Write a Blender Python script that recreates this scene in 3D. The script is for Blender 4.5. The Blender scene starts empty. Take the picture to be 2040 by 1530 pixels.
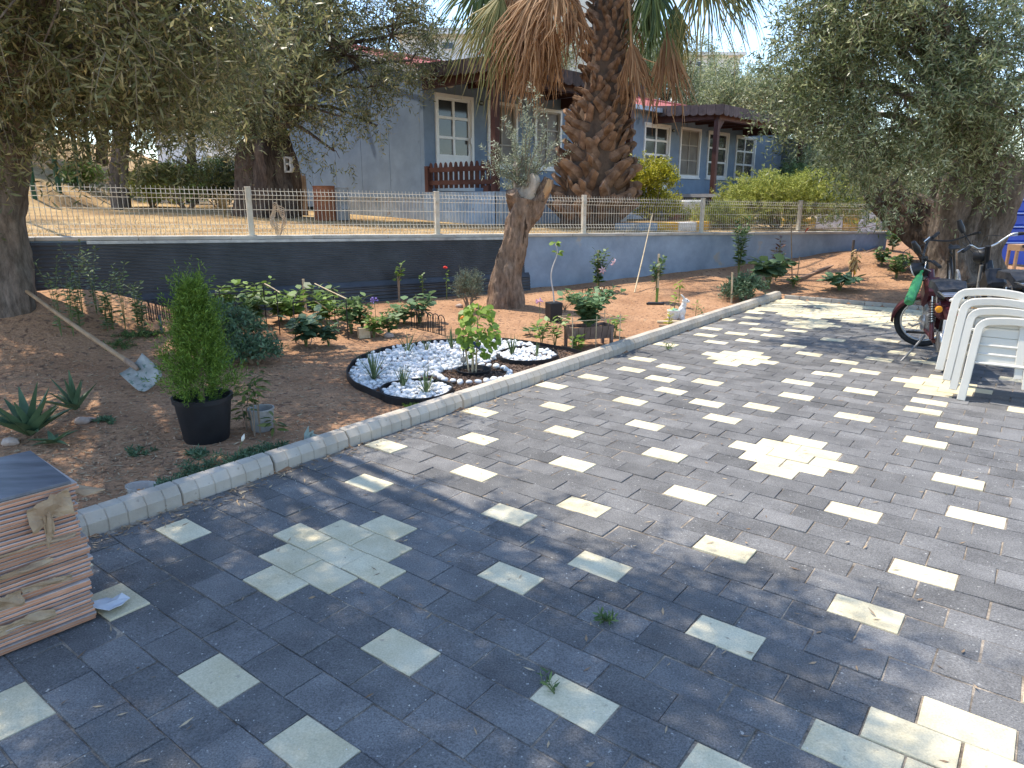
import bpy, bmesh, math, random
import numpy as np
from mathutils import Vector, Matrix, Euler, noise as mnoise

random.seed(7)
rng = np.random.default_rng(11)
scene = bpy.context.scene
COL = scene.collection

# ------------------------------------------------------------------ camera
FPX = 1389.16
PITCH = math.radians(14.847)
CAMH = 1.479
cd = bpy.data.cameras.new('camera')
cd.sensor_width = 36.0
cd.lens = FPX / 2040 * 36.0
cd.clip_start = 0.05
cd.clip_end = 800
cam = bpy.data.objects.new('camera', cd)
COL.objects.link(cam)
cam.location = (0, 0, CAMH)
cam.rotation_euler = (math.pi / 2 - PITCH, 0, 0)
scene.camera = cam
scene.render.resolution_x = 1024
scene.render.resolution_y = 768

# ------------------------------------------------------------------ light
SUN_EL = math.radians(66)
SHA = math.radians(63)          # shadows fall towards (sin, -cos) of this angle
SD = Vector((math.sin(SHA) * math.cos(SUN_EL), -math.cos(SHA) * math.cos(SUN_EL), -math.sin(SUN_EL)))
world = bpy.data.worlds.new('World')
scene.world = world
world.use_nodes = True
wn = world.node_tree
wn.nodes.clear()
sky = wn.nodes.new('ShaderNodeTexSky')
sky.sky_type = 'NISHITA'
sky.sun_disc = False
sky.sun_elevation = SUN_EL
sky.sun_rotation = math.atan2(-SD.x, -SD.y)
sky.altitude = 50
sky.air_density = 1.0
sky.dust_density = 0.2
sky.ozone_density = 1.6
bg = wn.nodes.new('ShaderNodeBackground')
bg.inputs['Strength'].default_value = 0.15
wo = wn.nodes.new('ShaderNodeOutputWorld')
wn.links.new(sky.outputs[0], bg.inputs['Color'])
wn.links.new(bg.outputs[0], wo.inputs['Surface'])
sl = bpy.data.lights.new('sun', 'SUN')
sl.energy = 2.7
sl.angle = math.radians(0.53)
sl.color = (1.0, 0.92, 0.80)
sun = bpy.data.objects.new('sun', sl)
COL.objects.link(sun)
sun.rotation_euler = SD.to_track_quat('-Z', 'Y').to_euler()
sun.location = (-20, 12, 40)
vs = scene.view_settings
vs.view_transform = 'Standard'
vs.look = 'None'
vs.gamma = 1.0
vs.use_curve_mapping = False
vs.exposure = 1.46

# ------------------------------------------------------------------ pixel helpers (full photograph pixels)
SP, CP = math.sin(PITCH), math.cos(PITCH)
def ray(x, y):
    xc = (x - 1020) / FPX
    yc = -(y - 765) / FPX
    return Vector((xc, CP + yc * SP, -SP + yc * CP))
def W(x, y, z=0.0):
    d = ray(x, y)
    return Vector((0, 0, CAMH)) + d * ((z - CAMH) / d.z)
def WD(x, y, D):
    d = ray(x, y)
    return Vector((0, 0, CAMH)) + d * (D / d.y)
def ppm(D):                       # photograph pixels per metre at forward distance D
    return FPX / (CP * D + 0.2)

# ------------------------------------------------------------------ mesh helpers
def V3(*a):
    return Vector(a)
class MB:
    def __init__(s):
        s.v = []; s.f = []
    def add(s, vs, fs):
        o = len(s.v)
        s.v.extend([tuple(q) for q in vs])
        s.f.extend([tuple(i + o for i in f) for f in fs])
        return s
    def box(s, c, size, rot=None, top=1.0):
        x, y, z = [k / 2 for k in size]
        P = [(-x, -y, -z), (x, -y, -z), (x, y, -z), (-x, y, -z),
             (-x * top, -y * top, z), (x * top, -y * top, z), (x * top, y * top, z), (-x * top, y * top, z)]
        P = [Vector(q) for q in P]
        if rot is not None:
            P = [rot @ q for q in P]
        c = Vector(c)
        return s.add([q + c for q in P], [(0, 3, 2, 1), (4, 5, 6, 7), (0, 1, 5, 4), (1, 2, 6, 5), (2, 3, 7, 6), (3, 0, 4, 7)])
    def tube(s, pts, rad, n=8, cap=True, lobes=None, up=None):
        pts = [Vector(q) for q in pts]
        if not hasattr(rad, '__len__'):
            rad = [rad] * len(pts)
        o = len(s.v)
        prev = None
        for k, q in enumerate(pts):
            a = pts[max(k - 1, 0)]; b = pts[min(k + 1, len(pts) - 1)]
            t = (b - a)
            t = t.normalized() if t.length > 1e-9 else Vector((0, 0, 1))
            if prev is None:
                r = Vector((1, 0, 0)) if abs(t.x) < .9 else Vector((0, 1, 0))
                if up is not None: r = Vector(up)
            else:
                r = prev
            r = (r - t * r.dot(t)).normalized()
            prev = r
            w = t.cross(r)
            for i in range(n):
                th = 2 * math.pi * i / n
                rr = rad[k]
                if lobes: rr *= lobes(th, k / max(len(pts) - 1, 1))
                s.v.append(tuple(q + (r * math.cos(th) + w * math.sin(th)) * rr))
        m = len(pts)
        for k in range(m - 1):
            for i in range(n):
                j = (i + 1) % n
                s.f.append((o + k * n + i, o + k * n + j, o + (k + 1) * n + j, o + (k + 1) * n + i))
        if cap:
            s.f.append(tuple(o + i for i in range(n - 1, -1, -1)))
            s.f.append(tuple(o + (m - 1) * n + i for i in range(n)))
        return s
    def lathe(s, c, prof, n=24, axis=None):
        o = len(s.v); c = Vector(c)
        R = axis.to_track_quat('Z', 'Y').to_matrix() if axis is not None else Matrix.Identity(3)
        for (r, z) in prof:
            for i in range(n):
                th = 2 * math.pi * i / n
                s.v.append(tuple(c + R @ Vector((r * math.cos(th), r * math.sin(th), z))))
        for k in range(len(prof) - 1):
            for i in range(n):
                j = (i + 1) % n
                s.f.append((o + k * n + i, o + k * n + j, o + (k + 1) * n + j, o + (k + 1) * n + i))
        if prof[0][0] > 1e-5: s.f.append(tuple(o + i for i in range(n - 1, -1, -1)))
        if prof[-1][0] > 1e-5: s.f.append(tuple(o + (len(prof) - 1) * n + i for i in range(n)))
        return s
    def prism(s, poly, d):          # polygon of points extruded by vector d
        n = len(poly); d = Vector(d)
        P = [Vector(q) for q in poly]
        return s.add(P + [q + d for q in P], [tuple(range(n - 1, -1, -1)), tuple(range(n, 2 * n))] +
                     [(i, (i + 1) % n, n + (i + 1) % n, n + i) for i in range(n)])
    def torus(s, c, R, r, axis=None, n=32, m=10, squash=1.0):
        o = len(s.v); c = Vector(c)
        Q = axis.to_track_quat('Z', 'Y').to_matrix() if axis is not None else Matrix.Identity(3)
        for i in range(n):
            a = 2 * math.pi * i / n
            for j in range(m):
                b = 2 * math.pi * j / m
                rr = R + r * math.cos(b)
                s.v.append(tuple(c + Q @ Vector((rr * math.cos(a), rr * math.sin(a), r * squash * math.sin(b)))))
        for i in range(n):
            for j in range(m):
                s.f.append((o + i * m + j, o + ((i + 1) % n) * m + j, o + ((i + 1) % n) * m + (j + 1) % m, o + i * m + (j + 1) % m))
        return s
    def ball(s, c, r, n=12, m=8, sq=(1, 1, 1), jit=0.0):
        o = len(s.v); c = Vector(c)
        if not hasattr(r, '__len__'): r = (r, r, r)
        s.v.append(tuple(c + Vector((0, 0, r[2]))))
        for k in range(1, m):
            ph = math.pi * k / m
            for i in range(n):
                th = 2 * math.pi * i / n
                q = 1 + random.uniform(-jit, jit)
                s.v.append(tuple(c + Vector((r[0] * math.sin(ph) * math.cos(th) * q, r[1] * math.sin(ph) * math.sin(th) * q, r[2] * math.cos(ph) * q))))
        s.v.append(tuple(c - Vector((0, 0, r[2]))))
        for i in range(n):
            s.f.append((o, o + 1 + i, o + 1 + (i + 1) % n))
            for k in range(m - 2):
                a = o + 1 + k * n
                s.f.append((a + i, a + n + i, a + n + (i + 1) % n, a + (i + 1) % n))
            a = o + 1 + (m - 2) * n
            s.f.append((a + i, len(s.v) - 1, a + (i + 1) % n))
        return s
    def rough(s, amp, sc, oct=3):
        for k, v in enumerate(s.v):
            p = Vector(v); d = Vector((0, 0, 0)); a = amp; f = sc
            for _ in range(oct):
                d += mnoise.noise_vector(Vector((p.x * f, p.y * f, p.z * f * .45))) * a; a *= .5; f *= 2.1
            s.v[k] = tuple(p + d)
        return s
    def mesh(s, name, smooth=False, bev=0.0):
        me = bpy.data.meshes.new(name)
        me.from_pydata(s.v, [], s.f)
        bm = bmesh.new(); bm.from_mesh(me)
        if bev:
            bmesh.ops.bevel(bm, geom=[e for e in bm.edges], offset=bev, segments=1, affect='EDGES', profile=0.5)
        bmesh.ops.recalc_face_normals(bm, faces=bm.faces)
        bm.to_mesh(me); bm.free()
        if smooth:
            me.polygons.foreach_set('use_smooth', [True] * len(me.polygons))
            if hasattr(me, 'set_sharp_from_angle'): me.set_sharp_from_angle(angle=math.radians(50))
        return me
    def build(s, name, m, parent=None, smooth=False, bev=0.0):
        me = s.mesh(name, smooth, bev)
        me.materials.append(m)
        return link(name, me, parent)
LOCAL = set()        # empties whose parts are built in the thing's own coordinates
def link(name, me, parent=None):
    o = bpy.data.objects.new(name, me)
    COL.objects.link(o)
    if parent is not None:
        o.parent = parent
        if parent.type == 'EMPTY' and parent.name not in LOCAL:
            o.matrix_parent_inverse = Matrix.Translation(-parent.location)
    return o
def npmesh(name, V, F, m, parent=None, smooth=False):
    V = np.asarray(V, dtype=np.float32); F = np.asarray(F, dtype=np.int32)
    me = bpy.data.meshes.new(name)
    k = F.shape[1]
    me.vertices.add(len(V)); me.vertices.foreach_set('co', V.ravel())
    me.loops.add(F.size); me.loops.foreach_set('vertex_index', F.ravel())
    me.polygons.add(len(F))
    me.polygons.foreach_set('loop_start', np.arange(0, F.size, k, dtype=np.int32))
    try: me.polygons.foreach_set('loop_total', np.full(len(F), k, dtype=np.int32))
    except Exception: pass
    if smooth: me.polygons.foreach_set('use_smooth', np.ones(len(F), dtype=bool))
    me.update(calc_edges=True); me.validate()
    me.materials.append(m)
    return link(name, me, parent)
def empty(name, loc=(0, 0, 0)):
    o = bpy.data.objects.new(name, None)
    o.empty_display_size = .1
    COL.objects.link(o); o.location = loc
    return o
def tag(o, label=None, cat=None, group=None, kind=None):
    if label: o['label'] = label
    if cat: o['category'] = cat
    if group: o['group'] = group
    if kind: o['kind'] = kind
    return o
def thing(name, label, cat, loc=(0, 0, 0), group=None):
    return tag(empty(name, loc), label, cat, group)
def lerp(a, b, t): return a + (b - a) * t
def sstep(x): x = max(0., min(1., x)); return x * x * (3 - 2 * x)

# ------------------------------------------------------------------ materials
MATS = {}
def mat(name, c1, c2=None, rough=.7, scale=8., bump=0., bscale=None, metal=0., spec=.4, obj_rand=0., isl_rand=0., c3=None,
        trans=0., alpha=1., coord='Object', detail=6., lo=.35, hi=.65, stretch=None, c4=None, fine=0., ior=1.45, sheen=0., subs=0., speck=None, bdist=.01, grain=None):
    """procedural Principled: two/three tone noise colour, per-island / per-object variation, bump, leaf translucency"""
    if name in MATS: return MATS[name]
    m = bpy.data.materials.new(name); MATS[name] = m
    m.use_nodes = True
    nt = m.node_tree; N = nt.nodes; L = nt.links
    N.clear()
    out = N.new('ShaderNodeOutputMaterial')
    b = N.new('ShaderNodeBsdfPrincipled')
    b.inputs['Roughness'].default_value = rough
    b.inputs['Metallic'].default_value = metal
    b.inputs['Specular IOR Level'].default_value = spec
    b.inputs['IOR'].default_value = ior
    L.new(b.outputs[0], out.inputs['Surface'])
    tc = N.new('ShaderNodeTexCoord')
    src = tc.outputs[coord]
    if coord == 'World':
        pass
    if stretch:
        mp = N.new('ShaderNodeMapping'); mp.inputs['Scale'].default_value = stretch
        L.new(src, mp.inputs['Vector']); src = mp.outputs[0]
    c2 = c2 or c1
    nz = N.new('ShaderNodeTexNoise'); nz.inputs['Scale'].default_value = scale; nz.inputs['Detail'].default_value = detail
    nz.inputs['Roughness'].default_value = .6
    L.new(src, nz.inputs['Vector'])
    rp = N.new('ShaderNodeValToRGB')
    rp.color_ramp.elements[0].position = lo; rp.color_ramp.elements[0].color = (*c1, 1)
    rp.color_ramp.elements[1].position = hi; rp.color_ramp.elements[1].color = (*c2, 1)
    L.new(nz.outputs['Fac'], rp.inputs['Fac'])
    colr = rp.outputs['Color']
    if isl_rand or obj_rand or c3:
        ge = N.new('ShaderNodeNewGeometry'); oi = N.new('ShaderNodeObjectInfo')
        ad = N.new('ShaderNodeMath'); ad.operation = 'ADD'
        L.new(ge.outputs['Random Per Island'], ad.inputs[0]); L.new(oi.outputs['Random'], ad.inputs[1])
        fr = N.new('ShaderNodeMath'); fr.operation = 'FRACT'; L.new(ad.outputs[0], fr.inputs[0])
        if c3:
            r2 = N.new('ShaderNodeValToRGB')
            cols = [c1, c2, c3] + ([c4] if c4 else [])
            r2.color_ramp.elements[0].color = (*cols[0], 1); r2.color_ramp.elements[1].color = (*cols[-1], 1)
            for q in range(1, len(cols) - 1):
                e = r2.color_ramp.elements.new(q / (len(cols) - 1) if not c4 else (.4, .8)[q - 1]); e.color = (*cols[q], 1)
            L.new(fr.outputs[0], r2.inputs['Fac'])
            mx = N.new('ShaderNodeMixRGB'); mx.inputs[0].default_value = .7
            L.new(colr, mx.inputs[1]); L.new(r2.outputs[0], mx.inputs[2]); colr = mx.outputs[0]
        k = max(isl_rand, obj_rand)
        if k:
            hs = N.new('ShaderNodeHueSaturation')
            mr = N.new('ShaderNodeMapRange'); mr.inputs['To Min'].default_value = 1 - k; mr.inputs['To Max'].default_value = 1 + k
            L.new(fr.outputs[0], mr.inputs['Value']); L.new(mr.outputs[0], hs.inputs['Value'])
            L.new(colr, hs.inputs['Color']); colr = hs.outputs[0]
    if grain:                                  # (scale, darkest, lightest) fine value grain
        gn = N.new('ShaderNodeTexNoise'); gn.inputs['Scale'].default_value = grain[0]; gn.inputs['Detail'].default_value = 4; gn.inputs['Roughness'].default_value = .7
        L.new(src, gn.inputs['Vector'])
        gm = N.new('ShaderNodeMapRange'); gm.inputs['From Min'].default_value = .32; gm.inputs['From Max'].default_value = .68
        gm.inputs['To Min'].default_value = grain[1]; gm.inputs['To Max'].default_value = grain[2]; L.new(gn.outputs['Fac'], gm.inputs['Value'])
        gh = N.new('ShaderNodeHueSaturation'); L.new(gm.outputs[0], gh.inputs['Value']); L.new(colr, gh.inputs['Color']); colr = gh.outputs[0]
    if speck:                                  # (colour, scale, threshold)
        sn = N.new('ShaderNodeTexNoise'); sn.inputs['Scale'].default_value = speck[1]; sn.inputs['Detail'].default_value = 3
        L.new(src, sn.inputs['Vector'])
        sr = N.new('ShaderNodeValToRGB'); sr.color_ramp.elements[0].position = speck[2]; sr.color_ramp.elements[1].position = speck[2] + .06
        L.new(sn.outputs['Fac'], sr.inputs['Fac'])
        sx = N.new('ShaderNodeMixRGB'); L.new(sr.outputs[0], sx.inputs[0]); L.new(colr, sx.inputs[1]); sx.inputs[2].default_value = (*speck[0], 1)
        colr = sx.outputs[0]
    L.new(colr, b.inputs['Base Color'])
    if bump:
        bn = N.new('ShaderNodeTexNoise'); bn.inputs['Scale'].default_value = bscale or scale * 6; bn.inputs['Detail'].default_value = 5
        L.new(src, bn.inputs['Vector'])
        bp = N.new('ShaderNodeBump'); bp.inputs['Strength'].default_value = bump; bp.inputs['Distance'].default_value = bdist
        L.new(bn.outputs['Fac'], bp.inputs['Height']); L.new(bp.outputs[0], b.inputs['Normal'])
    if trans:                                  # thin leaf
        tr = N.new('ShaderNodeBsdfTranslucent'); L.new(colr, tr.inputs['Color'])
        ms = N.new('ShaderNodeMixShader'); ms.inputs[0].default_value = trans
        L.new(b.outputs[0], ms.inputs[1]); L.new(tr.outputs[0], ms.inputs[2]); L.new(ms.outputs[0], out.inputs['Surface'])
    if alpha < 1:                              # thin clear plastic or glass
        tp = N.new('ShaderNodeBsdfTransparent'); L.new(colr, tp.inputs['Color'])
        ms = N.new('ShaderNodeMixShader'); ms.inputs[0].default_value = alpha
        L.new(tp.outputs[0], ms.inputs[1]); L.new(b.outputs[0], ms.inputs[2]); L.new(ms.outputs[0], out.inputs['Surface'])
    return m
# ================================================================== GROUND
HB = 0.12                                    # half a paver's length
CW = 0.12 * 1.2604                           # width of a course of pavers
GA = Vector((.79177, -.61081, 0)); GB = Vector((.61081, .79177, 0))
def gpt(i, j, z=0.0):                        # paving grid -> world
    q = GA * ((i - 8.955) * HB) + GB * (j * CW + 34.33 * HB)
    return Vector((q.x, q.y, z))
def gij(x, y):
    return ((x * GA.x + y * GA.y) / HB + 8.955, ((x * GB.x + y * GB.y) / HB - 34.33) / 1.2604)
IK, JEND, IRIGHT = -18.35, 46.0, 34.0        # kerb line, far end of the paving, right limit
P1 = Vector((-3.18, 8.74, 0)); WDIR = Vector((.874, .487, 0)).normalized(); WN = Vector((-.487, .874, 0)).normalized()
SPAN = 2.49
WL, WR = -6.2, 12.62                         # wall ends along the fence line, from the first post
def wtop(t): return lerp(1.054, .84, t / 12.45)
def wpos(t, off=0.0, z=0.0):
    q = P1 + WDIR * t + WN * off
    return Vector((q.x, q.y, z))
def wallt(x, y): return (x - P1.x) * WDIR.x + (y - P1.y) * WDIR.y
def walld(x, y): return (x - P1.x) * WN.x + (y - P1.y) * WN.y
MOUNDS = [(-4.75, 6.75, .40, .95), (-4.1, 7.3, .18, .8), (-.05, 9.05, .06, .45), (7.9, 12.3, .12, 1.6), (6.6, 13.2, .08, .8)]
def hnoise(x, y):
    return (math.sin(x * 2.3 + 1.7 * math.sin(y * 1.9)) * math.cos(y * 2.9 + 1.1 * math.sin(x * 1.3)) * .014
            + math.sin(x * 7.1 + 2 * math.sin(y * 5.3)) * math.cos(y * 6.7 + math.sin(x * 4.1)) * .007)
def ground(x, y):                            # soil of the garden bed
    i, j = gij(x, y)
    s = max((IK - i) * HB, (j - JEND) * CW)
    if s <= 0: return -.07
    d = -walld(x, y)
    t = wallt(x, y)
    zb = .16 + .29 * sstep((t - 3.5) / 9.0)
    fr = s / (s + max(d, 0) + 1e-6)
    z = .015 + (zb - .015) * (fr ** 1.4)
    for mx, my, mh, mr in MOUNDS:
        r2 = ((x - mx) ** 2 + (y - my) ** 2) / (mr * mr)
        z += mh * math.exp(-r2)
    return z + hnoise(x, y) * min(1, s * 4)
def G(px, py):                               # photograph pixel -> point on the garden soil
    z = .05
    for _ in range(12):
        w = W(px, py, z); z = .5 * z + .5 * max(ground(w.x, w.y), 0)
    w = W(px, py, z); w.z = ground(w.x, w.y) if ground(w.x, w.y) > -.05 else 0.0
    return w

M_soil = mat('soil', (.27, .145, .08), (.44, .26, .15), rough=.95, scale=1.3, bump=1., bscale=20, bdist=.035, grain=(60, .72, 1.22), spec=.1, detail=12, lo=.3, hi=.7,
             speck=((.17, .10, .065), 17, .60))
M_yard = mat('dry_yard', (.25, .155, .075), (.44, .31, .155), rough=.95, scale=1.1, bump=.8, bscale=18, spec=.1, detail=10, speck=((.22, .15, .08), 9, .60))
M_conc = mat('kerb_concrete', (.385, .335, .27), (.48, .425, .35), rough=.85, scale=6, bump=.2, bscale=120, spec=.2, obj_rand=.08, speck=((.30, .26, .215), 22, .69))
M_dark = mat('paver_charcoal', (.105, .102, .100), (.186, .181, .174), rough=.85, scale=4.5, bump=.9, bscale=190, bdist=.006, spec=.25, obj_rand=.2, isl_rand=.2, grain=(170, .55, 1.5),
             speck=((.40, .39, .36), 60, .675), lo=.30, hi=.72, detail=9, coord='Generated')
M_cream = mat('paver_cream', (.56, .48, .31), (.66, .585, .41), rough=.8, scale=5, bump=.5, bscale=170, bdist=.006, spec=.2, obj_rand=.07, isl_rand=.07, grain=(150, .82, 1.14),
              speck=((.40, .34, .24), 30, .66), coord='Generated')
M_sand = mat('joint_sand', (.10, .083, .066), (.38, .32, .25), rough=.95, scale=9, grain=(120, .6, 1.3), bump=.5, spec=.1)
for mm in (M_dark, M_cream):                 # world-space grain so that no two pavers match
    nt = mm.node_tree
    tcn = [n for n in nt.nodes if n.type == 'TEX_COORD'][0]
    ge = nt.nodes.new('ShaderNodeNewGeometry')
    for l in list(nt.links):
        if l.from_node == tcn:
            nt.links.new(ge.outputs['Position'], l.to_socket)

# soil sheet
x0, x1, y0, y1, st = -11.0, 15.0, .2, 20.0, .09
nx = int((x1 - x0) / st); ny = int((y1 - y0) / st)
gv = []; ok = []
for b in range(ny + 1):
    for a in range(nx + 1):
        x = x0 + a * st; y = y0 + b * st
        z = ground(x, y)
        t = wallt(x, y)
        behind = walld(x, y) > (.12 if WL - .3 < t < WR else (6.0 if t >= WR else .12))
        gv.append((x, y, z)); ok.append(not behind)
gf = []
w1 = nx + 1
for b in range(ny):
    for a in range(nx):
        q = (b * w1 + a, b * w1 + a + 1, (b + 1) * w1 + a + 1, (b + 1) * w1 + a)
        if all(ok[k] for k in q): gf.append(q)
used = sorted({k for q in gf for k in q}); mp = {k: n for n, k in enumerate(used)}
soil = npmesh('garden_soil', [gv[k] for k in used], [tuple(mp[k] for k in q) for q in gf], M_soil, smooth=True)
tag(soil, 'red brown garden soil between the kerb and the low blue wall', kind='structure')
# base sheet to the horizon
base = MB().add([(-300, -120, -.35), (300, -120, -.35), (300, 400, -.35), (-300, 400, -.35)], [(0, 1, 2, 3)]).build('ground', M_yard)
tag(base, 'dry earth ground reaching out to the horizon', kind='structure')

# ------------------------------------------------------------------ paving
CREAM = set([(-13,-21),(-7,-21),(-3,-21),(-16,-18),(-4,-18),(1,-17),(-4,-14),(3,-13),(-14,-12),(-2,-12),(-7,-11),(6,-10),(-17,-9),(-11,-9),(-5,-9),(1,-9),
 (7,-7),(-14,-6),(-8,-6),(-2,-6),(4,-4),(-17,-3),(-11,-3),(-5,-3),(8,-2),(-14,0),(-8,0),(7,1),(-17,3),(-11,3),(-5,3),(-7,5),(5,5),(-16,6),(-10,6),(-4,6),(1,7),
 (-12,8),(6,8),(-15,9),(-9,9),(-3,9),(4,10),(-13,11),(-16,12),(-4,12),(0,12),(4,12),(-3,15),(-1,17),(-3,19),(-14,20),(-6,20),(-1,21),(-16,22),(-12,22),(-8,22),
 (-14,24),(-17,25),(-11,25),(-13,27),(-10,28),(-15,29),(2,22),(11,-11),(-10,-24),(9,13),(-18,30),(-16,32),(-17,17),(12,4),(13,-5),(12,16),(14,10),(-6,26),(-2,28),(0,24),
 (4,26),(6,30),(8,20),(10,26),(12,32),(2,34),(-4,34),(15,21),(17,3),(16,14),(5,-18+1),(-17,-21),(-15,-25+2)])
for (ci, cj) in [(0, 0), (-10, -16), (-10, 16), (4, 16), (-10, 32), (9, -15), (4, 32), (14, 0)]:
    for dj in range(-2, 3):
        for di in range(-(2 - abs(dj)), 3 - abs(dj), 2):
            CREAM.add((ci + di, cj + dj))
DARKFAR = {(-14, 42), (-13, 41), (-16, 36), (-7, 43)}
def iscream(i, j):
    if j >= 35 + ((i * 7 + j * 3) % 3 == 0):
        return (i, j) not in DARKFAR
    return (i, j) in CREAM
pav = empty('pavement'); tag(pav, 'charcoal block paving with cream blocks laid in diamonds', kind='structure')
bed = MB()
bed.add([gpt(IK - .2, -40, -.007), gpt(IRIGHT, -40, -.007), gpt(IRIGHT, JEND, -.007), gpt(IK - .2, JEND, -.007)], [(0, 1, 2, 3)])
bed.build('joint_sand', M_sand, pav)
def paver_mesh(name, L, Wd, dark, seed):
    r = random.Random(seed)
    bm = bmesh.new()
    bmesh.ops.create_cube(bm, size=1)
    H = .06
    for v in bm.verts:
        v.co = Vector((v.co.x * (L - .006) + r.uniform(-.0028, .0028), v.co.y * (Wd - .0055) + r.uniform(-.0025, .0025), v.co.z * H - H / 2))
    te = [e for e in bm.edges if all(v.co.z > -.01 for v in e.verts)]
    bmesh.ops.bevel(bm, geom=te, offset=.0045, segments=2, affect='EDGES', profile=.6)
    bmesh.ops.recalc_face_normals(bm, faces=bm.faces)
    me = bpy.data.meshes.new(name); bm.to_mesh(me); bm.free()
    me.materials.append(M_dark if dark else M_cream)
    return me
PM = {(c, k): paver_mesh('paver', 2 * HB, CW, c, k) for c in (True, False) for k in range(7)}
ang = math.atan2(GA.y, GA.x)
cells = []
for j in range(-34, int(JEND)):
    for i in range(-22, int(IRIGHT) + 1):
        if (i - j) % 2: continue
        c = gpt(i, j)
        if i - 1 < IK - .9: continue
        vx = c.x; vy = c.y
        zc = vy * CP + CAMH * SP
        if zc < .5: continue
        px = 1020 + FPX * vx / zc; py = 765 - FPX * (vy * SP - CAMH * CP) / zc
        vis = -260 < px < 2300 and py < 1760
        if not vis and not (-3.2 < vx < 4.5 and vy > .2): continue
        inframe = -40 < px < 2080 and py < 1570
        cells.append((-(1 / zc) if inframe else 1.0, i, j))
cells.sort()
rest = {True: ([], []), False: ([], [])}
npv = 0
for _, i, j in cells:
    dark = not iscream(i, j)
    r = random.Random(i * 131 + j * 977)
    zt = r.uniform(-.004, .003) - (.002 if dark else 0)
    tilt = (r.uniform(-.010, .010), r.uniform(-.009, .009), r.uniform(-.010, .010))
    left = i - 1
    cut = left < IK + .02
    if cut:                                   # block cut along the kerb
        a0, a1 = IK + .04, i + 1
        if a1 - a0 < .3: continue
        ci = (a0 + a1) / 2; sc = (a1 - a0) / 2
    else:
        ci = i; sc = 1.0
    p = gpt(ci, j, zt)
    p.x += r.uniform(-.0015, .0015); p.y += r.uniform(-.0015, .0015)
    me = PM[(dark, r.randrange(7))]
    M = Matrix.Translation(p) @ Euler((tilt[0], tilt[1], ang + tilt[2])).to_matrix().to_4x4() @ Matrix.Diagonal((sc, 1, 1, 1))
    if npv < 300:
        o = bpy.data.objects.new('paver', me); COL.objects.link(o); o.parent = pav
        o.matrix_world = M
        npv += 1
    else:
        Vv, Ff = rest[dark]
        off = len(Vv)
        Vv.extend([tuple(M @ v.co) for v in me.vertices])
        Ff.extend([tuple(off + k for k in q.vertices) for q in me.polygons])
for dark in (True, False):
    Vv, Ff = rest[dark]
    me = bpy.data.meshes.new('paver_field'); me.from_pydata(Vv, [], Ff); me.materials.append(M_dark if dark else M_cream)
    tag(link('paver_field', me, pav), kind='stuff')

# ------------------------------------------------------------------ kerb: chamfered stones with scored joints
kerb = empty('kerb'); tag(kerb, 'pale concrete kerb of scored stones along the paving', kind='structure')
KX0 = (IK - 8.955) * HB                      # outer face along GA
prof = [(-.0, -.06), (-.0, .055), (-.030, .098), (-.098, .100), (-.128, .062), (-.128, -.06)]   # (across towards the bed, z)
NS, SEG = 6, .088
SL = NS * SEG
b0 = 34.33 * HB - 24.0 * CW
b1 = 34.33 * HB + JEND * CW
nst = int((b1 - b0) / SL)
SL = (b1 - b0) / nst; SEG = SL / NS
kmesh = []
for var in range(3):
    r = random.Random(var)
    mb = MB()
    rings = []
    def ring(b, sh):
        out = []
        for (a, z) in prof:
            cy = z - .02; ca = a + .064
            s = 1 - sh
            out.append((ca * (1 - sh * .8) - .064, b, (cy * (1 - sh * .6) + .02) if z > 0 else z))
        return out
    bs = []
    for k in range(NS):
        bA = k * SEG + (.004 if k == 0 else .0035); bB = (k + 1) * SEG - (.004 if k == NS - 1 else .0035)
        bs += [(bA - .003, .085), (bA + .001, 0.0), (bB - .001, 0.0), (bB + .003, .085)] if 0 < k < NS - 1 else (
            [(bA, .12), (bA + .004, 0.0), (bB - .001, 0.0), (bB + .003, .085)] if k == 0 else [(bA - .003, .085), (bA + .001, 0.0), (bB - .004, 0.0), (bB, .12)])
    n = len(prof)
    for (b, sh) in bs: rings += ring(b, sh)
    fs = []
    m = len(bs)
    for k in range(m - 1):
        for q in range(n - 1):
            fs.append((k * n + q, k * n + q + 1, (k + 1) * n + q + 1, (k + 1) * n + q))
    fs += [tuple(range(n)), tuple(range(m * n - 1, (m - 1) * n - 1, -1))]
    mb.add(rings, fs)
    me = mb.mesh('kerb_stone'); me.materials.append(M_conc); kmesh.append(me)
kang = math.atan2(GB.y, GB.x) - math.pi / 2
for k in range(nst):
    r = random.Random(k)
    o = bpy.data.objects.new('kerb_stone', kmesh[r.randrange(3)]); COL.objects.link(o); o.parent = kerb
    q = GA * KX0 + GB * (b0 + k * SL)
    o.location = (q.x + r.uniform(-.003, .003), q.y, r.uniform(-.003, .003)); o.rotation_euler = (0, 0, kang + r.uniform(-.006, .006))
# low edging across the far end of the paving
ed = MB()
for k in range(12):
    a = IK + .3 + k * 1.9
    c = gpt(a + .95, JEND + .25, .0)
    ed.box((c.x, c.y, .0), (1.9 * HB - .008, .06, .09), Euler((0, 0, ang)).to_matrix())
tag(ed.build('edging_strip', M_conc, None), 'flush pale edging strip across the end of the paving', kind='structure')
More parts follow.
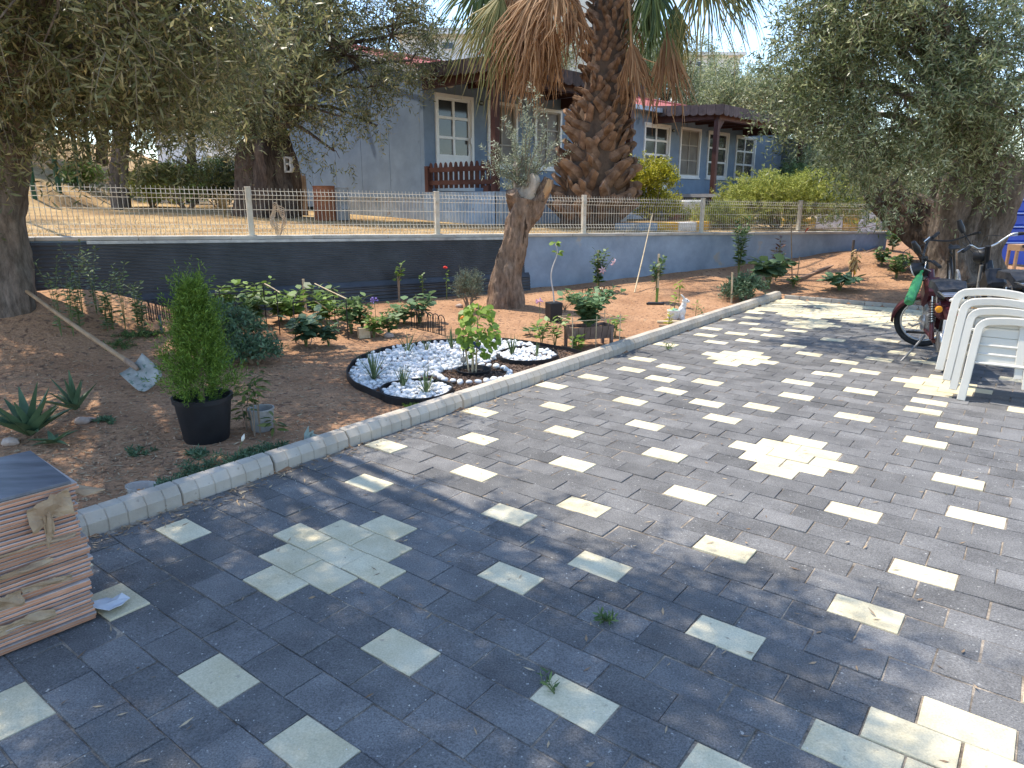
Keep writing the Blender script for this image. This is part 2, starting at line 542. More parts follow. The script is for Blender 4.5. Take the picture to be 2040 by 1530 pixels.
# ================================================================== UPPER YARD, WALL AND FENCE
def yardz(x, y):
    d = max(walld(x, y), 0)
    t = wallt(x, y)
    z = wtop(min(max(t, -8), 14)) - .05 + .026 * min(d, 14) + .008 * math.sin(x * 1.1) * math.cos(y * .9)
    # dry slope beyond the green posts on the left
    s = (-8.6 - .62 * (y - 13.0)) - x if False else (-(x + 9.3) - .18 * (y - 14.0))
    if s > 0: z += .34 * min(s, 9) + .06 * math.sin(x * 2.1 + y) * min(s, 1)
    return z
yv = []; yf = []; yok = []
sx = .35
nx = int(62 / sx); ny = int(44 / sx)
for b in range(ny + 1):
    for a in range(nx + 1):
        t = -26 + a * sx; d = .02 + b * sx
        q = wpos(t, d)
        yok.append(t < WR + .1 or d > 4.0)
        zz = yardz(q.x, q.y)
        yv.append((q.x, q.y, zz if t < WR + 2 else lerp(zz, .5, sstep((t - WR - 2) / 6))))
w1 = nx + 1
for b in range(ny):
    for a in range(nx):
        q = (b * w1 + a, b * w1 + a + 1, (b + 1) * w1 + a + 1, (b + 1) * w1 + a)
        if all(yok[k] for k in q): yf.append(q)
tag(npmesh('yard_ground', yv, yf, M_yard, smooth=True), 'dry straw coloured yard ground behind the mesh fence', kind='structure')

M_blue = mat('blue_render', (.225, .285, .355), (.275, .335, .41), rough=.85, scale=1.6, bump=.35, bscale=30, spec=.2, detail=9, grain=(2.2, .82, 1.15), speck=((.34, .33, .31), 3.1, .64))
M_cope = mat('coping_stone', (.36, .33, .28), (.50, .47, .41), rough=.8, scale=4, bump=.2, spec=.2, speck=((.36, .33, .29), 9, .62))
M_white = mat('cream_fence_paint', (.50, .44, .34), (.62, .57, .47), rough=.55, scale=12, spec=.4, speck=((.42, .24, .12), 17, .69))
M_panel = mat('dark_sheet', (.030, .034, .040), (.055, .061, .070), rough=.42, scale=3, spec=.5, bump=.1, bscale=18)
M_alu = mat('bare_metal_trim', (.22, .235, .26), (.36, .38, .41), rough=.35, metal=.7, scale=8)

wall = thing('retaining_wall', 'low pale blue rendered wall behind the garden bed', 'wall', wpos(3, 0, .1))
mb = MB()
prof_t = [WL + k * (WR - WL) / 24 for k in range(25)]
for k in range(24):
    a, b = prof_t[k], prof_t[k + 1]
    za, zb = wtop(a) - .05, wtop(b) - .05
    mb.add([wpos(a, 0, -.3), wpos(b, 0, -.3), wpos(b, 0, zb), wpos(a, 0, za), wpos(a, .2, -.3), wpos(b, .2, -.3), wpos(b, .2, zb), wpos(a, .2, za)],
           [(0, 1, 2, 3), (5, 4, 7, 6), (3, 2, 6, 7)] + ([(4, 0, 3, 7)] if k == 0 else []) + ([(1, 5, 6, 2)] if k == 23 else []))
mb.build('wall_body', M_blue, wall)
nc = 19
for k in range(nc):
    a = WL + k * (WR - WL) / nc + .003; b = WL + (k + 1) * (WR - WL) / nc - .003
    mb = MB(); dz = random.uniform(-.003, .003)
    mb.add([wpos(a, -.03, wtop(a) - .048 + dz), wpos(b, -.03, wtop(b) - .048 + dz), wpos(b, .22, wtop(b) - .048 + dz), wpos(a, .22, wtop(a) - .048 + dz),
            wpos(a, -.03, wtop(a) - .008 + dz), wpos(b, -.03, wtop(b) - .008 + dz), wpos(b, .22, wtop(b) - .008 + dz), wpos(a, .22, wtop(a) - .008 + dz)],
           [(0, 3, 2, 1), (4, 5, 6, 7), (0, 1, 5, 4), (1, 2, 6, 5), (2, 3, 7, 6), (3, 0, 4, 7)])
    mb.build('coping_slab', M_cope, wall, bev=.004)

FH = .552
fence = thing('mesh_fence', 'cream welded wire mesh fence with posts on top of the low wall', 'fence', wpos(3, .1, 1.0))
posts_t = [k * SPAN for k in range(-3, 6)]
def rodq(mb, a, b, r, side):
    """four-sided wire between two points"""
    d = (b - a); n1 = Vector((WN.x, WN.y, 0)) * r; n2 = side * r
    mb.add([a + n1, a + n2, a - n1, a - n2, b + n1, b + n2, b - n1, b - n2], [(0, 1, 5, 4), (1, 2, 6, 5), (2, 3, 7, 6), (3, 0, 4, 7)])
for t in posts_t:
    if t < WL: continue
    z = wtop(t) - .01
    mb = MB()
    c = wpos(t, .09)
    R = Euler((0, 0, math.atan2(WDIR.y, WDIR.x))).to_matrix()
    mb.box((c.x, c.y, z + FH / 2 + .01), (.058, .058, FH + .02), R)
    mb.box((c.x, c.y, z + FH + .025), (.066, .066, .012), R)
    mb.box((c.x, c.y, z + .004), (.11, .11, .008), R)
    p = mb.build('post', M_white, fence, bev=.003)
    for zz in (.12, .44):
        cl = MB(); cl.box((c.x - WN.x * .035, c.y - WN.y * .035, z + zz), (.03, .02, .04), R)
        cl.build('clamp', M_white, p)
HZ = [.025, .075, .125, .30, .425, .475, .525]      # heights of the cross wires; folds at both ends
def fold(z):                                         # pressed V folds push the wires outwards
    for c in (.075, .475):
        if abs(z - c) < .05: return -.03 * (1 - abs(z - c) / .05)
    return 0.0
up = Vector((0, 0, 1))
for k in range(len(posts_t) - 1):
    ta, tb = posts_t[k], posts_t[k + 1]
    ta = max(ta, WL + .05)
    mb = MB()
    for hz in HZ:
        rodq(mb, wpos(ta + .03, .09 + fold(hz), wtop(ta) + hz), wpos(tb - .03, .09 + fold(hz), wtop(tb) + hz), .0030, up)
    nwv = int((tb - ta - .06) / .05)
    for q in range(nwv + 1):
        t = ta + .035 + q * .05
        zt = wtop(t)
        hs = [.0, .025, .075, .125, .425, .475, .525, .56]
        for a, b in zip(hs[:-1], hs[1:]):
            rodq(mb, wpos(t, .086 + fold(a), zt + a), wpos(t, .086 + fold(b), zt + b), .0034, WDIR)
    mb.build('mesh_panel', M_white, fence)

# dark ribbed sheets leaning on the wall
def px_t(px, off=-.06):                              # wall position under a photograph column
    d = ray(px, 500)
    # intersect in plan
    P = P1 + WN * off
    den = d.x * WN.x + d.y * WN.y
    s = ((P.x) * WN.x + (P.y) * WN.y) / den
    return (d.x * s - P.x) * WDIR.x + (d.y * s - P.y) * WDIR.y
tA, tB = px_t(175), px_t(1043)
sheet = thing('cladding_sheet', 'long charcoal ribbed metal sheet leaning along the low wall', 'metal sheet', wpos((tA + tB) / 2, -.1, .15))
def sheetstrip(name, ta, tb, z0f, z1f, off0, off1, ribs, parent, m=M_panel):
    mb = MB(); n = ribs * 4 + 1
    rows = []
    for q in range(n):
        f_ = q / (n - 1)
        dep = (0, .009, .009, 0)[q % 4] if ribs > 1 else 0
        rows.append((f_, dep))
    vs = []
    nsg = 10
    for (f_, dep) in rows:
        for s in range(nsg + 1):
            t = lerp(ta, tb, s / nsg)
            vs.append(wpos(t, lerp(off0, off1, f_) - dep + .006 * math.sin(s * 1.3), lerp(z0f(t), z1f(t), f_)))
    fs = [(a * (nsg + 1) + s, a * (nsg + 1) + s + 1, (a + 1) * (nsg + 1) + s + 1, (a + 1) * (nsg + 1) + s) for a in range(n - 1) for s in range(nsg)]
    mb.add(vs, fs)
    return mb.build(name, m, parent)
wz = lambda t: wtop(t)
gz = lambda t: ground(*wpos(t, -.14)[:2])
sheetstrip('upper_sheet', tA, tB, lambda t: .38 + .0 * t, lambda t: wz(t) - .075, -.10, -.045, 20, sheet)
sheetstrip('lower_lip', tA, tB + .06, lambda t: .36, lambda t: .42, -.165, -.115, 1, sheet)
sheetstrip('lower_sheet', tA, tB + .06, lambda t: gz(t) - .06, lambda t: .365, -.175, -.150, 6, sheet)
mb = MB()
for k in range(10):
    a, b = lerp(tA, tB, k / 10), lerp(tA, tB, (k + 1) / 10)
    mb.add([wpos(a, -.07, wz(a) - .085), wpos(b, -.07, wz(b) - .085), wpos(b, -.07, wz(b) - .055), wpos(a, -.07, wz(a) - .055), wpos(a, -.035, wz(a) - .052), wpos(b, -.035, wz(b) - .052)],
           [(0, 1, 2, 3), (3, 2, 5, 4)])
mb.build('trim_strip', M_alu, sheet)
tC = px_t(60)
sheet2 = thing('cladding_sheet', 'short black sheet leaning on the wall behind the old olive trunk', 'metal sheet', wpos((tC + tA) / 2, -.1, .15))
sheetstrip('sheet', WL + .2, tA + .02, lambda t: gz(t) - .05, lambda t: wz(t) - .065, -.13, -.036, 16, sheet2)
mb = MB(); q = wpos(px_t(42), -.10, 0)
mb.box((q.x, q.y, gz(px_t(42)) + .47), (.17, .14, .98), Euler((.02, 0, .5)).to_matrix())
tag(mb.build('timber_post', mat('black_wood', (.02, .02, .022), (.045, .04, .04), rough=.8, scale=9, bump=.4), bev=.01), 'thick black post standing by the wall beside the olive trunk', 'post')

# ================================================================== THE BLUE HOUSE
HA = math.radians(43.7)
HU = Vector((math.sin(HA), math.cos(HA), 0)); HN = Vector((math.cos(HA), -math.sin(HA), 0))
C0 = WD(848, 390, 15.0); C0.z = 0
FLOOR, EAVE = 1.63, 3.86
HLEN, HWID = 17.2, 5.4
def hp(t, n=0.0, z=0.0):                     # along the front wall, out of the front wall, height
    q = C0 + HU * t + HN * n
    return Vector((q.x, q.y, z))
def fx(px, n=0.0):                           # photograph column -> distance along the front wall
    d = ray(px, 300); P = C0 + HN * n
    s = (P.x * HN.x + P.y * HN.y) / (d.x * HN.x + d.y * HN.y)
    return (d.x * s - P.x) * HU.x + (d.y * s - P.y) * HU.y
RH = Matrix((HU, HN, Vector((0, 0, 1)))).transposed()     # local x along wall, y outwards
def hbox(mb, t0, t1, n0, n1, z0, z1):
    c = hp((t0 + t1) / 2, (n0 + n1) / 2, (z0 + z1) / 2)
    return mb.box(c, (abs(t1 - t0), abs(n1 - n0), abs(z1 - z0)), RH)
M_hblue = mat('house_blue', (.175, .235, .315), (.215, .28, .365), rough=.7, scale=1.2, bump=.08, bscale=20, spec=.3, detail=8, speck=((.12, .165, .22), 2.5, .66), grain=(3, .88, 1.1))
M_frame = mat('white_frame', (.74, .73, .70), (.82, .81, .78), rough=.45, scale=6, spec=.4)
M_glass = mat('window_glass', (.03, .033, .036), (.055, .055, .055), rough=.08, spec=.7, scale=2)
M_curtain = mat('shuttered_pane', (.16, .14, .12), (.22, .20, .17), rough=.5, spec=.4, scale=3)
M_wood = mat('dark_red_wood', (.060, .024, .018), (.095, .040, .030), rough=.6, scale=6, spec=.35, bump=.25, bscale=40, obj_rand=.15)
M_scal = mat('fascia_shingle', (.070, .050, .048), (.115, .085, .080), rough=.75, scale=8, spec=.3, obj_rand=.25, bump=.3)
M_roof = mat('red_roof', (.30, .075, .065), (.40, .13, .115), rough=.7, scale=3, spec=.3, bump=.2)
M_galv = mat('galvanised', (.30, .36, .42), (.45, .51, .57), rough=.5, metal=.25, scale=4, spec=.5, speck=((.30, .20, .13), 6, .68))
M_grey = mat('dull_grey', (.30, .30, .29), (.42, .41, .40), rough=.8, scale=5)

house = thing('house', 'long pale blue prefabricated house with red roof and two porches', 'house', hp(8, -2, 1.2))
ops = []      # openings on the front wall: (t0, t1, z0, z1, kind)
ZT = 3.58
ops.append((fx(868), fx(943), FLOOR + .02, ZT, 'door'))
ops.append((fx(971), fx(1030), 2.18, ZT - .01, 'shut'))
ops.append((fx(1064), fx(1117), 2.18, ZT - .02, 'shut'))
ops.append((fx(1281), fx(1333), FLOOR + .02, ZT - .01, 'door'))
ops.append((fx(1353), fx(1394), 2.13, ZT, 'shut'))
ops.append((fx(1409), fx(1450), 2.13, ZT, 'win'))
ops.append((fx(1465), fx(1504), 2.13, ZT - .02, 'win'))
ops.sort()
mb = MB()
tprev = 0.0
for (a, b, z0, z1, kd) in ops:               # front wall in panels round the openings
    hbox(mb, tprev, a, -.12, 0, FLOOR - .1, EAVE)
    hbox(mb, a, b, -.12, 0, z1, EAVE)
    if z0 > FLOOR + .1: hbox(mb, a, b, -.12, 0, FLOOR - .1, z0)
    else: hbox(mb, a, b, -.12, 0, FLOOR - .1, z0)
    tprev = b
hbox(mb, tprev, HLEN, -.12, 0, FLOOR - .1, EAVE)
mb.build('front_wall', M_hblue, house)
# gable wall of sandwich panels with narrow seams
ng = 5
for k in range(ng):
    n0 = -.12 - (HWID - .12) * k / ng - .006; n1 = -.12 - (HWID - .12) * (k + 1) / ng + .006
    def gh(n): return EAVE + .85 * (1 - abs((-n) - HWID / 2) / (HWID / 2))
    mb = MB()
    pts = [hp(.0, n0, 1.30 if k > 2 else FLOOR - .1), hp(.0, n1, 1.30 if k > 2 else FLOOR - .1), hp(.0, n1, gh(n1) - .03)]
    if n1 < -HWID / 2 < n0: pts.append(hp(0, -HWID / 2, gh(-HWID / 2) - .03))
    pts.append(hp(.0, n0, gh(n0) - .03))
    mb.prism(pts, HU * .1)
    mb.build('wall_panel', M_hblue, house)
mb = MB(); hbox(mb, .03, .09, -.1, -HWID, 1.3, EAVE - .1); mb.build('seam_backing', M_grey, house)
mb = MB()
hbox(mb, HLEN - .1, HLEN, -.121, -HWID, 1.2, EAVE); hbox(mb, .1, HLEN, -HWID, -HWID + .1, 1.2, EAVE)
mb.build('back_wall', M_hblue, house)
mb = MB(); hbox(mb, 0.101, HLEN, -.2, -HWID + .1, FLOOR - .25, FLOOR - .1); mb.build('floor_slab', M_grey, house)
# corrugated main roof, two slopes
def corr(name, A, B, Cc, Dd, n, amp, m, parent, sub=4):
    """corrugated sheet A-B along the eave, D-C along the ridge; waves run across"""
    mb = MB(); nn = n * sub; N_ = (B - A).cross(Dd - A).normalized()
    vs = []
    for q in range(nn + 1):
        s = q / nn; h = math.sin(q / sub * 2 * math.pi) * amp
        vs += [A.lerp(B, s) + N_ * h, Dd.lerp(Cc, s) + N_ * h]
    mb.add(vs, [(2 * q, 2 * q + 2, 2 * q + 3, 2 * q + 1) for q in range(nn)])
    return mb.build(name, m, parent, smooth=True)
RZ = EAVE + .90
corr('roof_slope', hp(-.05, .30, EAVE + .02), hp(HLEN + .3, .30, EAVE + .02), hp(HLEN + .3, -HWID / 2, RZ), hp(-.05, -HWID / 2, RZ), 95, .018, M_roof, house)
corr('roof_slope', hp(-.05, -HWID - .30, EAVE + .02), hp(HLEN + .3, -HWID - .30, EAVE + .02), hp(HLEN + .3, -HWID / 2, RZ), hp(-.05, -HWID / 2, RZ), 95, .018, M_roof, house)
mb = MB(); mb.tube([hp(-.3, -HWID / 2, RZ + .01), hp(HLEN + .3, -HWID / 2, RZ + .01)], .07, 8); mb.build('ridge_cap', M_roof, house, smooth=True)
mb = MB()
mb.add([hp(-.075, .31, EAVE + .03), hp(-.075, -HWID / 2, RZ + .01), hp(-.075, -HWID / 2, RZ - .12), hp(-.075, .31, EAVE - .10)], [(0, 1, 2, 3)])
mb.add([hp(-.075, -HWID - .31, EAVE + .03), hp(-.075, -HWID / 2, RZ + .01), hp(-.075, -HWID / 2, RZ - .12), hp(-.075, -HWID - .31, EAVE - .10)], [(0, 1, 2, 3)])
mb.build('barge_board', M_frame, house)
mb = MB(); hbox(mb, 6.4, 8.6, .30, .42, EAVE - .06, EAVE + .05); mb.build('gutter', M_galv, house)

def window(o, kind):
    a, b, z0, z1, kd = o
    fr = MB()
    fw = .065
    isdoor = kd == 'door'
    for (p, q, r, s) in ((a, a + fw, z0, z1), (b - fw, b, z0, z1), (a + fw, b - fw, z1 - fw, z1), (a + fw, b - fw, z0, z0 + fw)):
        hbox(fr, p, q, -.09, .035, r, s)
    nm = 'door' if isdoor else 'window'
    fo = fr.build(nm, M_frame, house)
    x0, x1 = a + fw, b - fw
    g0 = z0 + fw + (.62 if isdoor else 0)
    g1 = z1 - fw
    leaf = MB()
    if isdoor:
        hbox(leaf, x0, x1, -.07, -.02, z0 + fw, g0)
        for q in range(5): hbox(leaf, x0 + .05, x1 - .05, -.02, -.012, z0 + fw + .05 + q * .11, z0 + fw + .15 + q * .11)
    sw = .055 if kd != 'shut' else .03
    cols, rows = 2, 3
    cw_ = (x1 - x0) / cols; rh = (g1 - g0) / rows
    st = .055 if isdoor else .035
    hbox(leaf, x0, x0 + st, -.072, -.015, g0, g1); hbox(leaf, x1 - st, x1, -.072, -.015, g0, g1)
    hbox(leaf, x0 + st, x1 - st, -.072, -.015, g1 - st, g1); hbox(leaf, x0 + st, x1 - st, -.072, -.015, g0, g0 + st)
    hbox(leaf, (x0 + x1) / 2 - sw / 2, (x0 + x1) / 2 + sw / 2, -.072, -.016, g0 + st, g1 - st)
    for r in range(1, rows): hbox(leaf, x0 + st, x1 - st, -.071, -.017, g0 + r * rh - sw / 2, g0 + r * rh + sw / 2)
    leaf.build('sash' if not isdoor else 'door_leaf', M_frame if kd != 'shut' else mat('beige_sash', (.34, .30, .25), (.42, .38, .32), rough=.5), fo)
    for c in range(cols):
        for r in range(rows):
            gm = MB(); hbox(gm, x0 + c * cw_ + .02, x0 + (c + 1) * cw_ - .02, -.055, -.045, g0 + r * rh + .015, g0 + (r + 1) * rh - .015)
            gm.build('pane', M_glass if kd != 'shut' else M_curtain, fo)
    if isdoor:
        hm = MB(); hbox(hm, x1 - .05, x1 - .015, -.015, .05, FLOOR + 1.0, FLOOR + 1.12); hm.build('handle', M_frame, fo)
    else:
        sm = MB(); hbox(sm, a - .03, b + .03, 0, .06, z0 - .04, z0); sm.build('sill', M_frame, fo)
for o in ops: window(o, o[4])

def scallop_run(p0, p1, z, hgt, n, parent, slope=0.0):
    """hanging shingle boards with rounded feet along an edge"""
    d = (p1 - p0); L_ = d.length / n; u = d.normalized()
    for k in range(n):
        a = p0 + u * (k * L_ + .004); w = L_ - .008
        r = random.Random(k)
        pts = [Vector((a.x, a.y, z + slope * k / n)), Vector((a.x + u.x * w, a.y + u.y * w, z + slope * k / n))]
        low = z + slope * k / n - hgt
        arc = []
        for q in range(6):
            th = math.pi * q / 5
            arc.append(Vector((a.x + u.x * w * (.5 + .5 * math.cos(th)), a.y + u.y * w * (.5 + .5 * math.cos(th)), low - .05 * math.sin(th))))
        mb = MB(); nrm = Vector((-u.y, u.x, 0)) * (.022 + .006 * r.random())
        mb.prism(pts + arc, nrm)
        mb.build('scallop', M_scal, parent)
def porch(t0, t1, dep, zedge, name):
    """open timber porch: posts, beams, tiled canopy with scalloped edge"""
    zw = zedge + .16
    roof = MB()
    a, b, c, d = hp(t0 - .18, dep + .25, zedge), hp(t1 + .18, dep + .25, zedge), hp(t1 + .18, -.05, zw), hp(t0 - .18, -.05, zw)
    roof.prism([a, b, c, d], Vector((0, 0, .05)))
    ro = roof.build('porch_roof', M_scal, house)
    scallop_run(hp(t0 - .19, .05, 0), hp(t0 - .19, dep + .26, 0), zedge + .045 + .14, .22, 9, ro, slope=-.12)
    scallop_run(hp(t0 - .17, dep + .27, 0), hp(t1 + .19, dep + .27, 0), zedge + .06, .22, int((t1 - t0 + .36) / .25), ro)
    bm_ = MB()
    hbox(bm_, t0 - .02, t1 + .02, dep - .07, dep + .07, zedge - .28, zedge - .005)
    hbox(bm_, t0 - .06, t0 + .06, 0.0, dep - .072, zedge - .26, zedge - .005)
    hbox(bm_, t1 - .06, t1 + .06, 0.0, dep - .072, zedge - .26, zedge - .005)
    for k in range(1, 7):
        t = lerp(t0, t1, k / 7); hbox(bm_, t - .04, t + .04, .002, dep - .072, zedge - .12, zedge - .006)
    bm_.build('beam', M_wood, house)
    for t in (t0, t1):
        p = MB()
        hbox(p, t - .06, t + .06, dep - .06, dep + .06, FLOOR - .45, zedge - .28)
        for s in (-1, 1):                    # knee brackets
            x = hp(t + s * .06, dep, zedge - .55); y = hp(t + s * .34, dep, zedge - .28); zz = hp(t + s * .06, dep, zedge - .28)
            if (s > 0) == (t == t0): p.prism([x - HN * .04, y - HN * .04, zz - HN * .04], HN * .08)
        p.build('porch_post', M_wood, house)
    dk = MB()
    hbox(dk, t0 - .1, t1 + .1, .001, dep + .1, FLOOR - .1, FLOOR - .01)
    dk.build('porch_deck', M_grey, house)
PD = 2.0
porch(.05, fx(1253, PD), PD, 3.86, 'a')
tp2 = fx(1425, PD)
porch(tp2, tp2 + 5.6, PD, 3.80, 'b')
# picket railing on the near side of the first porch
rail = MB()
for zz in (FLOOR + .17, FLOOR + .42):
    hbox(rail, -.0, .05, .10, PD - .06, zz - .045, zz + .045)
ra = rail.build('railing', M_wood, house)
for k in range(12):
    n = .14 + k * .152
    mb = MB()
    a, b = hp(.06, n - .045), hp(.06, n + .045)
    def pz(p, z): return Vector((p.x, p.y, z))
    m_ = (a + b) / 2
    mb.prism([pz(a, FLOOR + .06), pz(b, FLOOR + .06), pz(b, FLOOR + .48), pz(b.lerp(a, .18), FLOOR + .54), pz(m_, FLOOR + .565), pz(a.lerp(b, .18), FLOOR + .54), pz(a, FLOOR + .48)], HU * -.022)
    mb.build('picket', M_wood, ra)
mb = MB(); hbox(mb, -.03, .09, .02, .12, FLOOR - .02, FLOOR + .5); hbox(mb, -.03, .09, PD - .25, PD - .13, FLOOR - .12, FLOOR + .1); mb.build('railing_post', M_wood, house)
# corrugated skirting under gable and deck
corr('skirting', hp(.02, .1, 1.0), hp(.02, -3.3, 1.0), hp(.02, -3.3, FLOOR - .06), hp(.02, .1, FLOOR - .06), 30, .016, M_galv, house)
corr('skirting', hp(-.06, .02, 1.0), hp(-.06, PD + .1, 1.0), hp(-.06, PD + .1, FLOOR - .02), hp(-.06, .02, FLOOR - .02), 22, .014, M_galv, house)
corr('skirting', hp(-.06, PD + .13, 1.0), hp(5.2, PD + .13, 1.0), hp(5.2, PD + .13, FLOOR - .02), hp(-.06, PD + .13, FLOOR - .02), 42, .014, M_galv, house)
corr('skirting', hp(5.25, .02, 1.0), hp(HLEN, .02, 1.0), hp(HLEN, .02, FLOOR - .08), hp(5.25, .02, FLOOR - .08), 90, .012, M_hblue, house)
# wall lamps and number plates
def lamp_at(px, py):
    t = fx(px); d = ray(px, py); P = C0
    s = (P.x * HN.x + P.y * HN.y) / (d.x * HN.x + d.y * HN.y); z = CAMH + d.z * s
    mb = MB(); c = hp(t, .02, z)
    mb.lathe(c, [(.13, 0), (.13, .03), (.11, .07), (.06, .10), (.001, .11)], 16, HN); mb.build('wall_lamp', mat('lamp_opal', (.62, .54, .44), (.70, .62, .52), rough=.4), house, smooth=True)
lamp_at(897, 163); lamp_at(1310, 238)
for (px, py) in ((959, 206), (1339, 260)):
    t = fx(px); d = ray(px, py); s = (C0.x * HN.x + C0.y * HN.y) / (d.x * HN.x + d.y * HN.y); z = CAMH + d.z * s
    mb = MB(); c = hp(t, .006, z); mb.lathe(c, [(.085, 0), (.085, .012), (.07, .018), (.001, .018)], 14, HN)
    for v in range(len(mb.v)):
        x, y, zz = mb.v[v]; mb.v[v] = (x, y, z + (zz - z) * .55)
    npl = mb.build('number_plate', mat('plate_black', (.01, .012, .012), rough=.3), house)
    mk = MB()
    for s_ in (-.03, .0, .03): hbox(mk, t + s_ - .009, t + s_ + .009, .026, .03, z - .022, z + .022)
    mk.build('plate_marks', mat('plate_pale', (.45, .5, .45), rough=.5), npl)
# security floodlight by the first porch beam
c = hp(.75, PD + .12, 3.50)
mb = MB(); mb.lathe(c, [(.06, 0), (.075, .04), (.075, .09), (.05, .10), (.001, .10)], 14, HN); fl = mb.build('floodlight', M_frame, house, smooth=True)
mb = MB(); mb.lathe(c + HN * .101, [(.03, 0), (.03, .008), (.001, .008)], 12, HN); mb.build('lens', M_glass, fl)

# thing: red and grey barrels by the skirting, pale old bent pipe
def barrel(px, py, D, r, h, m, label):
    c = WD(px, py, D); z = yardz(c.x, c.y)
    o = thing('barrel', label, 'barrel', (c.x, c.y, z))
    mb = MB(); mb.lathe((c.x, c.y, z), [(r * .97, 0), (r, .02), (r * .98, h * .32), (r * 1.02, h * .34), (r * .98, h * .36), (r * .98, h * .64), (r * 1.02, h * .66), (r * .98, h * .68), (r, h - .02), (r * .97, h), (r * .9, h - .01), (r * .9, h - .06), (.001, h - .06)], 24)
    mb.build('drum', m, o, smooth=True)
    mb = MB(); mb.torus((c.x, c.y, z + h), r * .98, .012); mb.build('rim', m, o, smooth=True)
barrel(648, 425, 13.6, .20, .62, mat('rust_red', (.22, .075, .035), (.32, .13, .06), rough=.8, scale=6, bump=.3), 'rusty red barrel standing at the blue gable wall')
barrel(674, 425, 13.9, .22, .60, M_grey, 'grey barrel standing beside the rusty red barrel')

# ------------------------------------------------------------------ buildings behind
M_bw = mat('white_stucco', (.70, .69, .66), (.80, .79, .76), rough=.8, scale=2, bump=.1)
M_bb = mat('cream_stucco', (.62, .56, .46), (.72, .66, .56), rough=.8, scale=2, bump=.1)
def block(name, label, px0, px1, pyt, D, depth, m, bands=(), wins=(), z0=.5):
    """flat-roofed building whose front spans the given photograph columns at distance D"""
    a = WD(px0, pyt, D); b = WD(px1, pyt, D); zt = a.z
    o = thing(name, label, 'building', ((a.x + b.x) / 2, D, z0))
    mb = MB(); mb.box(((a.x + b.x) / 2, D + depth / 2, (z0 + zt) / 2), (b.x - a.x, depth, zt - z0)); mb.build('wall', m, o)
    mb = MB(); mb.box(((a.x + b.x) / 2, D + depth / 2 - .15, zt + .12), (b.x - a.x + .6, depth + .6, .24)); mb.build('roof_slab', M_bw, o)
    for (q0, q1, y0_, y1_) in wins:
        A = WD(q0, y0_, D - .06); B = WD(q1, y1_, D - .06)
        mb = MB(); mb.box(((A.x + B.x) / 2, D - .03, (A.z + B.z) / 2), (B.x - A.x, .08, A.z - B.z)); w = mb.build('window', M_frame, o)
        mb = MB(); mb.box(((A.x + B.x) / 2, D - .075, (A.z + B.z) / 2), ((B.x - A.x) * .82, .012, (A.z - B.z) * .86)); mb.build('pane', M_glass, w)
    return o
block('apartment_building', 'tall cream apartment building rising behind the palm', 1000, 1330, -260, 44, 12, M_bb, wins=((1010, 1040, 60, 120), (1060, 1090, 60, 120), (1285, 1310, 80, 130), (1100, 1120, -40, 20), (1330, 1360, 60, 110)))
ob = block('apartment_building', 'white flat roofed building left of the palm behind the house', 935, 1075, -60, 38, 6, M_bw, wins=((1000, 1020, 58, 105), (950, 975, -30, 10)))
block('white_building', 'low white building with a parapet behind the red house roof', 800, 1000, 72, 33, 6, M_bw, wins=((880, 905, 84, 98),))
block('white_building', 'far white building with blue roof edge beyond the house', 1375, 1475, 112, 60, 8, M_bw, wins=((1385, 1400, 122, 140), (1412, 1428, 122, 140)))
block('white_building', 'small white building seen through the left trees', 300, 400, 200, 45, 5, M_bw, wins=((330, 350, 230, 262),))
# neighbouring blue house to the right
nb = thing('house', 'second blue house farther right behind the big olive', 'house', hp(20.5, -1, 1.3))
mb = MB(); hbox(mb, 18.6, 27, -5.5, .6, 1.2, 3.75); mb.build('wall', M_hblue, nb)
corr('roof_slope', hp(18.3, .9, 3.75), hp(27.3, .9, 3.75), hp(27.3, -2.5, 4.6), hp(18.3, -2.5, 4.6), 50, .02, M_roof, nb)
for t in (19.4, 21.6, 24):
    mb = MB(); hbox(mb, t, t + .9, .55, .65, 2.2, 3.4); w = mb.build('window', M_frame, nb)
    mb = MB(); hbox(mb, t + .08, t + .82, .6, .66, 2.28, 3.32); mb.build('pane', M_glass, w)
mb = MB(); hbox(mb, 18.9, 19.02, 1.9, 2.02, 1.2, 3.5); mb.build('porch_post', M_wood, nb)
mb = MB(); hbox(mb, 18.5, 23, .6, 2.3, 3.5, 3.62); mb.build('porch_roof', M_scal, nb)
# ------------------------------------------------------------------ left: low edging wall, green posts with wire, border kerb blocks
M_green = mat('green_paint', (.018, .07, .035), (.03, .10, .05), rough=.5, scale=8)
lowpts = [WD(-40, 452, 12.2), WD(20, 440, 13.3), WD(100, 415, 15.6), WD(178, 394, 18.2), WD(240, 391, 20.5), WD(400, 408, 21)]
lw = thing('edging_wall', 'low grey concrete edging wall under the green fence posts', 'wall', (lowpts[2].x, lowpts[2].y, 1.2))
mb = MB()
for a, b in zip(lowpts[:-1], lowpts[1:]):
    d = (b - a); d.z = 0; n = Vector((-d.y, d.x, 0)).normalized() * .22
    zb = 1.0
    q = [Vector((a.x, a.y, zb)), Vector((b.x, b.y, zb)), Vector((b.x, b.y, b.z)), Vector((a.x, a.y, a.z))]
    mb.add(q + [k + n for k in q], [(0, 1, 2, 3), (5, 4, 7, 6), (3, 2, 6, 7), (0, 3, 7, 4), (1, 5, 6, 2)])
mb.build('wall_body', mat('grey_concrete', (.38, .36, .33), (.52, .50, .46), rough=.9, scale=5, bump=.3), lw)
gf_ = thing('wire_fence', 'tall chain wire fence on green steel posts by the dry slope', 'fence', (lowpts[1].x, lowpts[1].y, 1.2))
gp = []
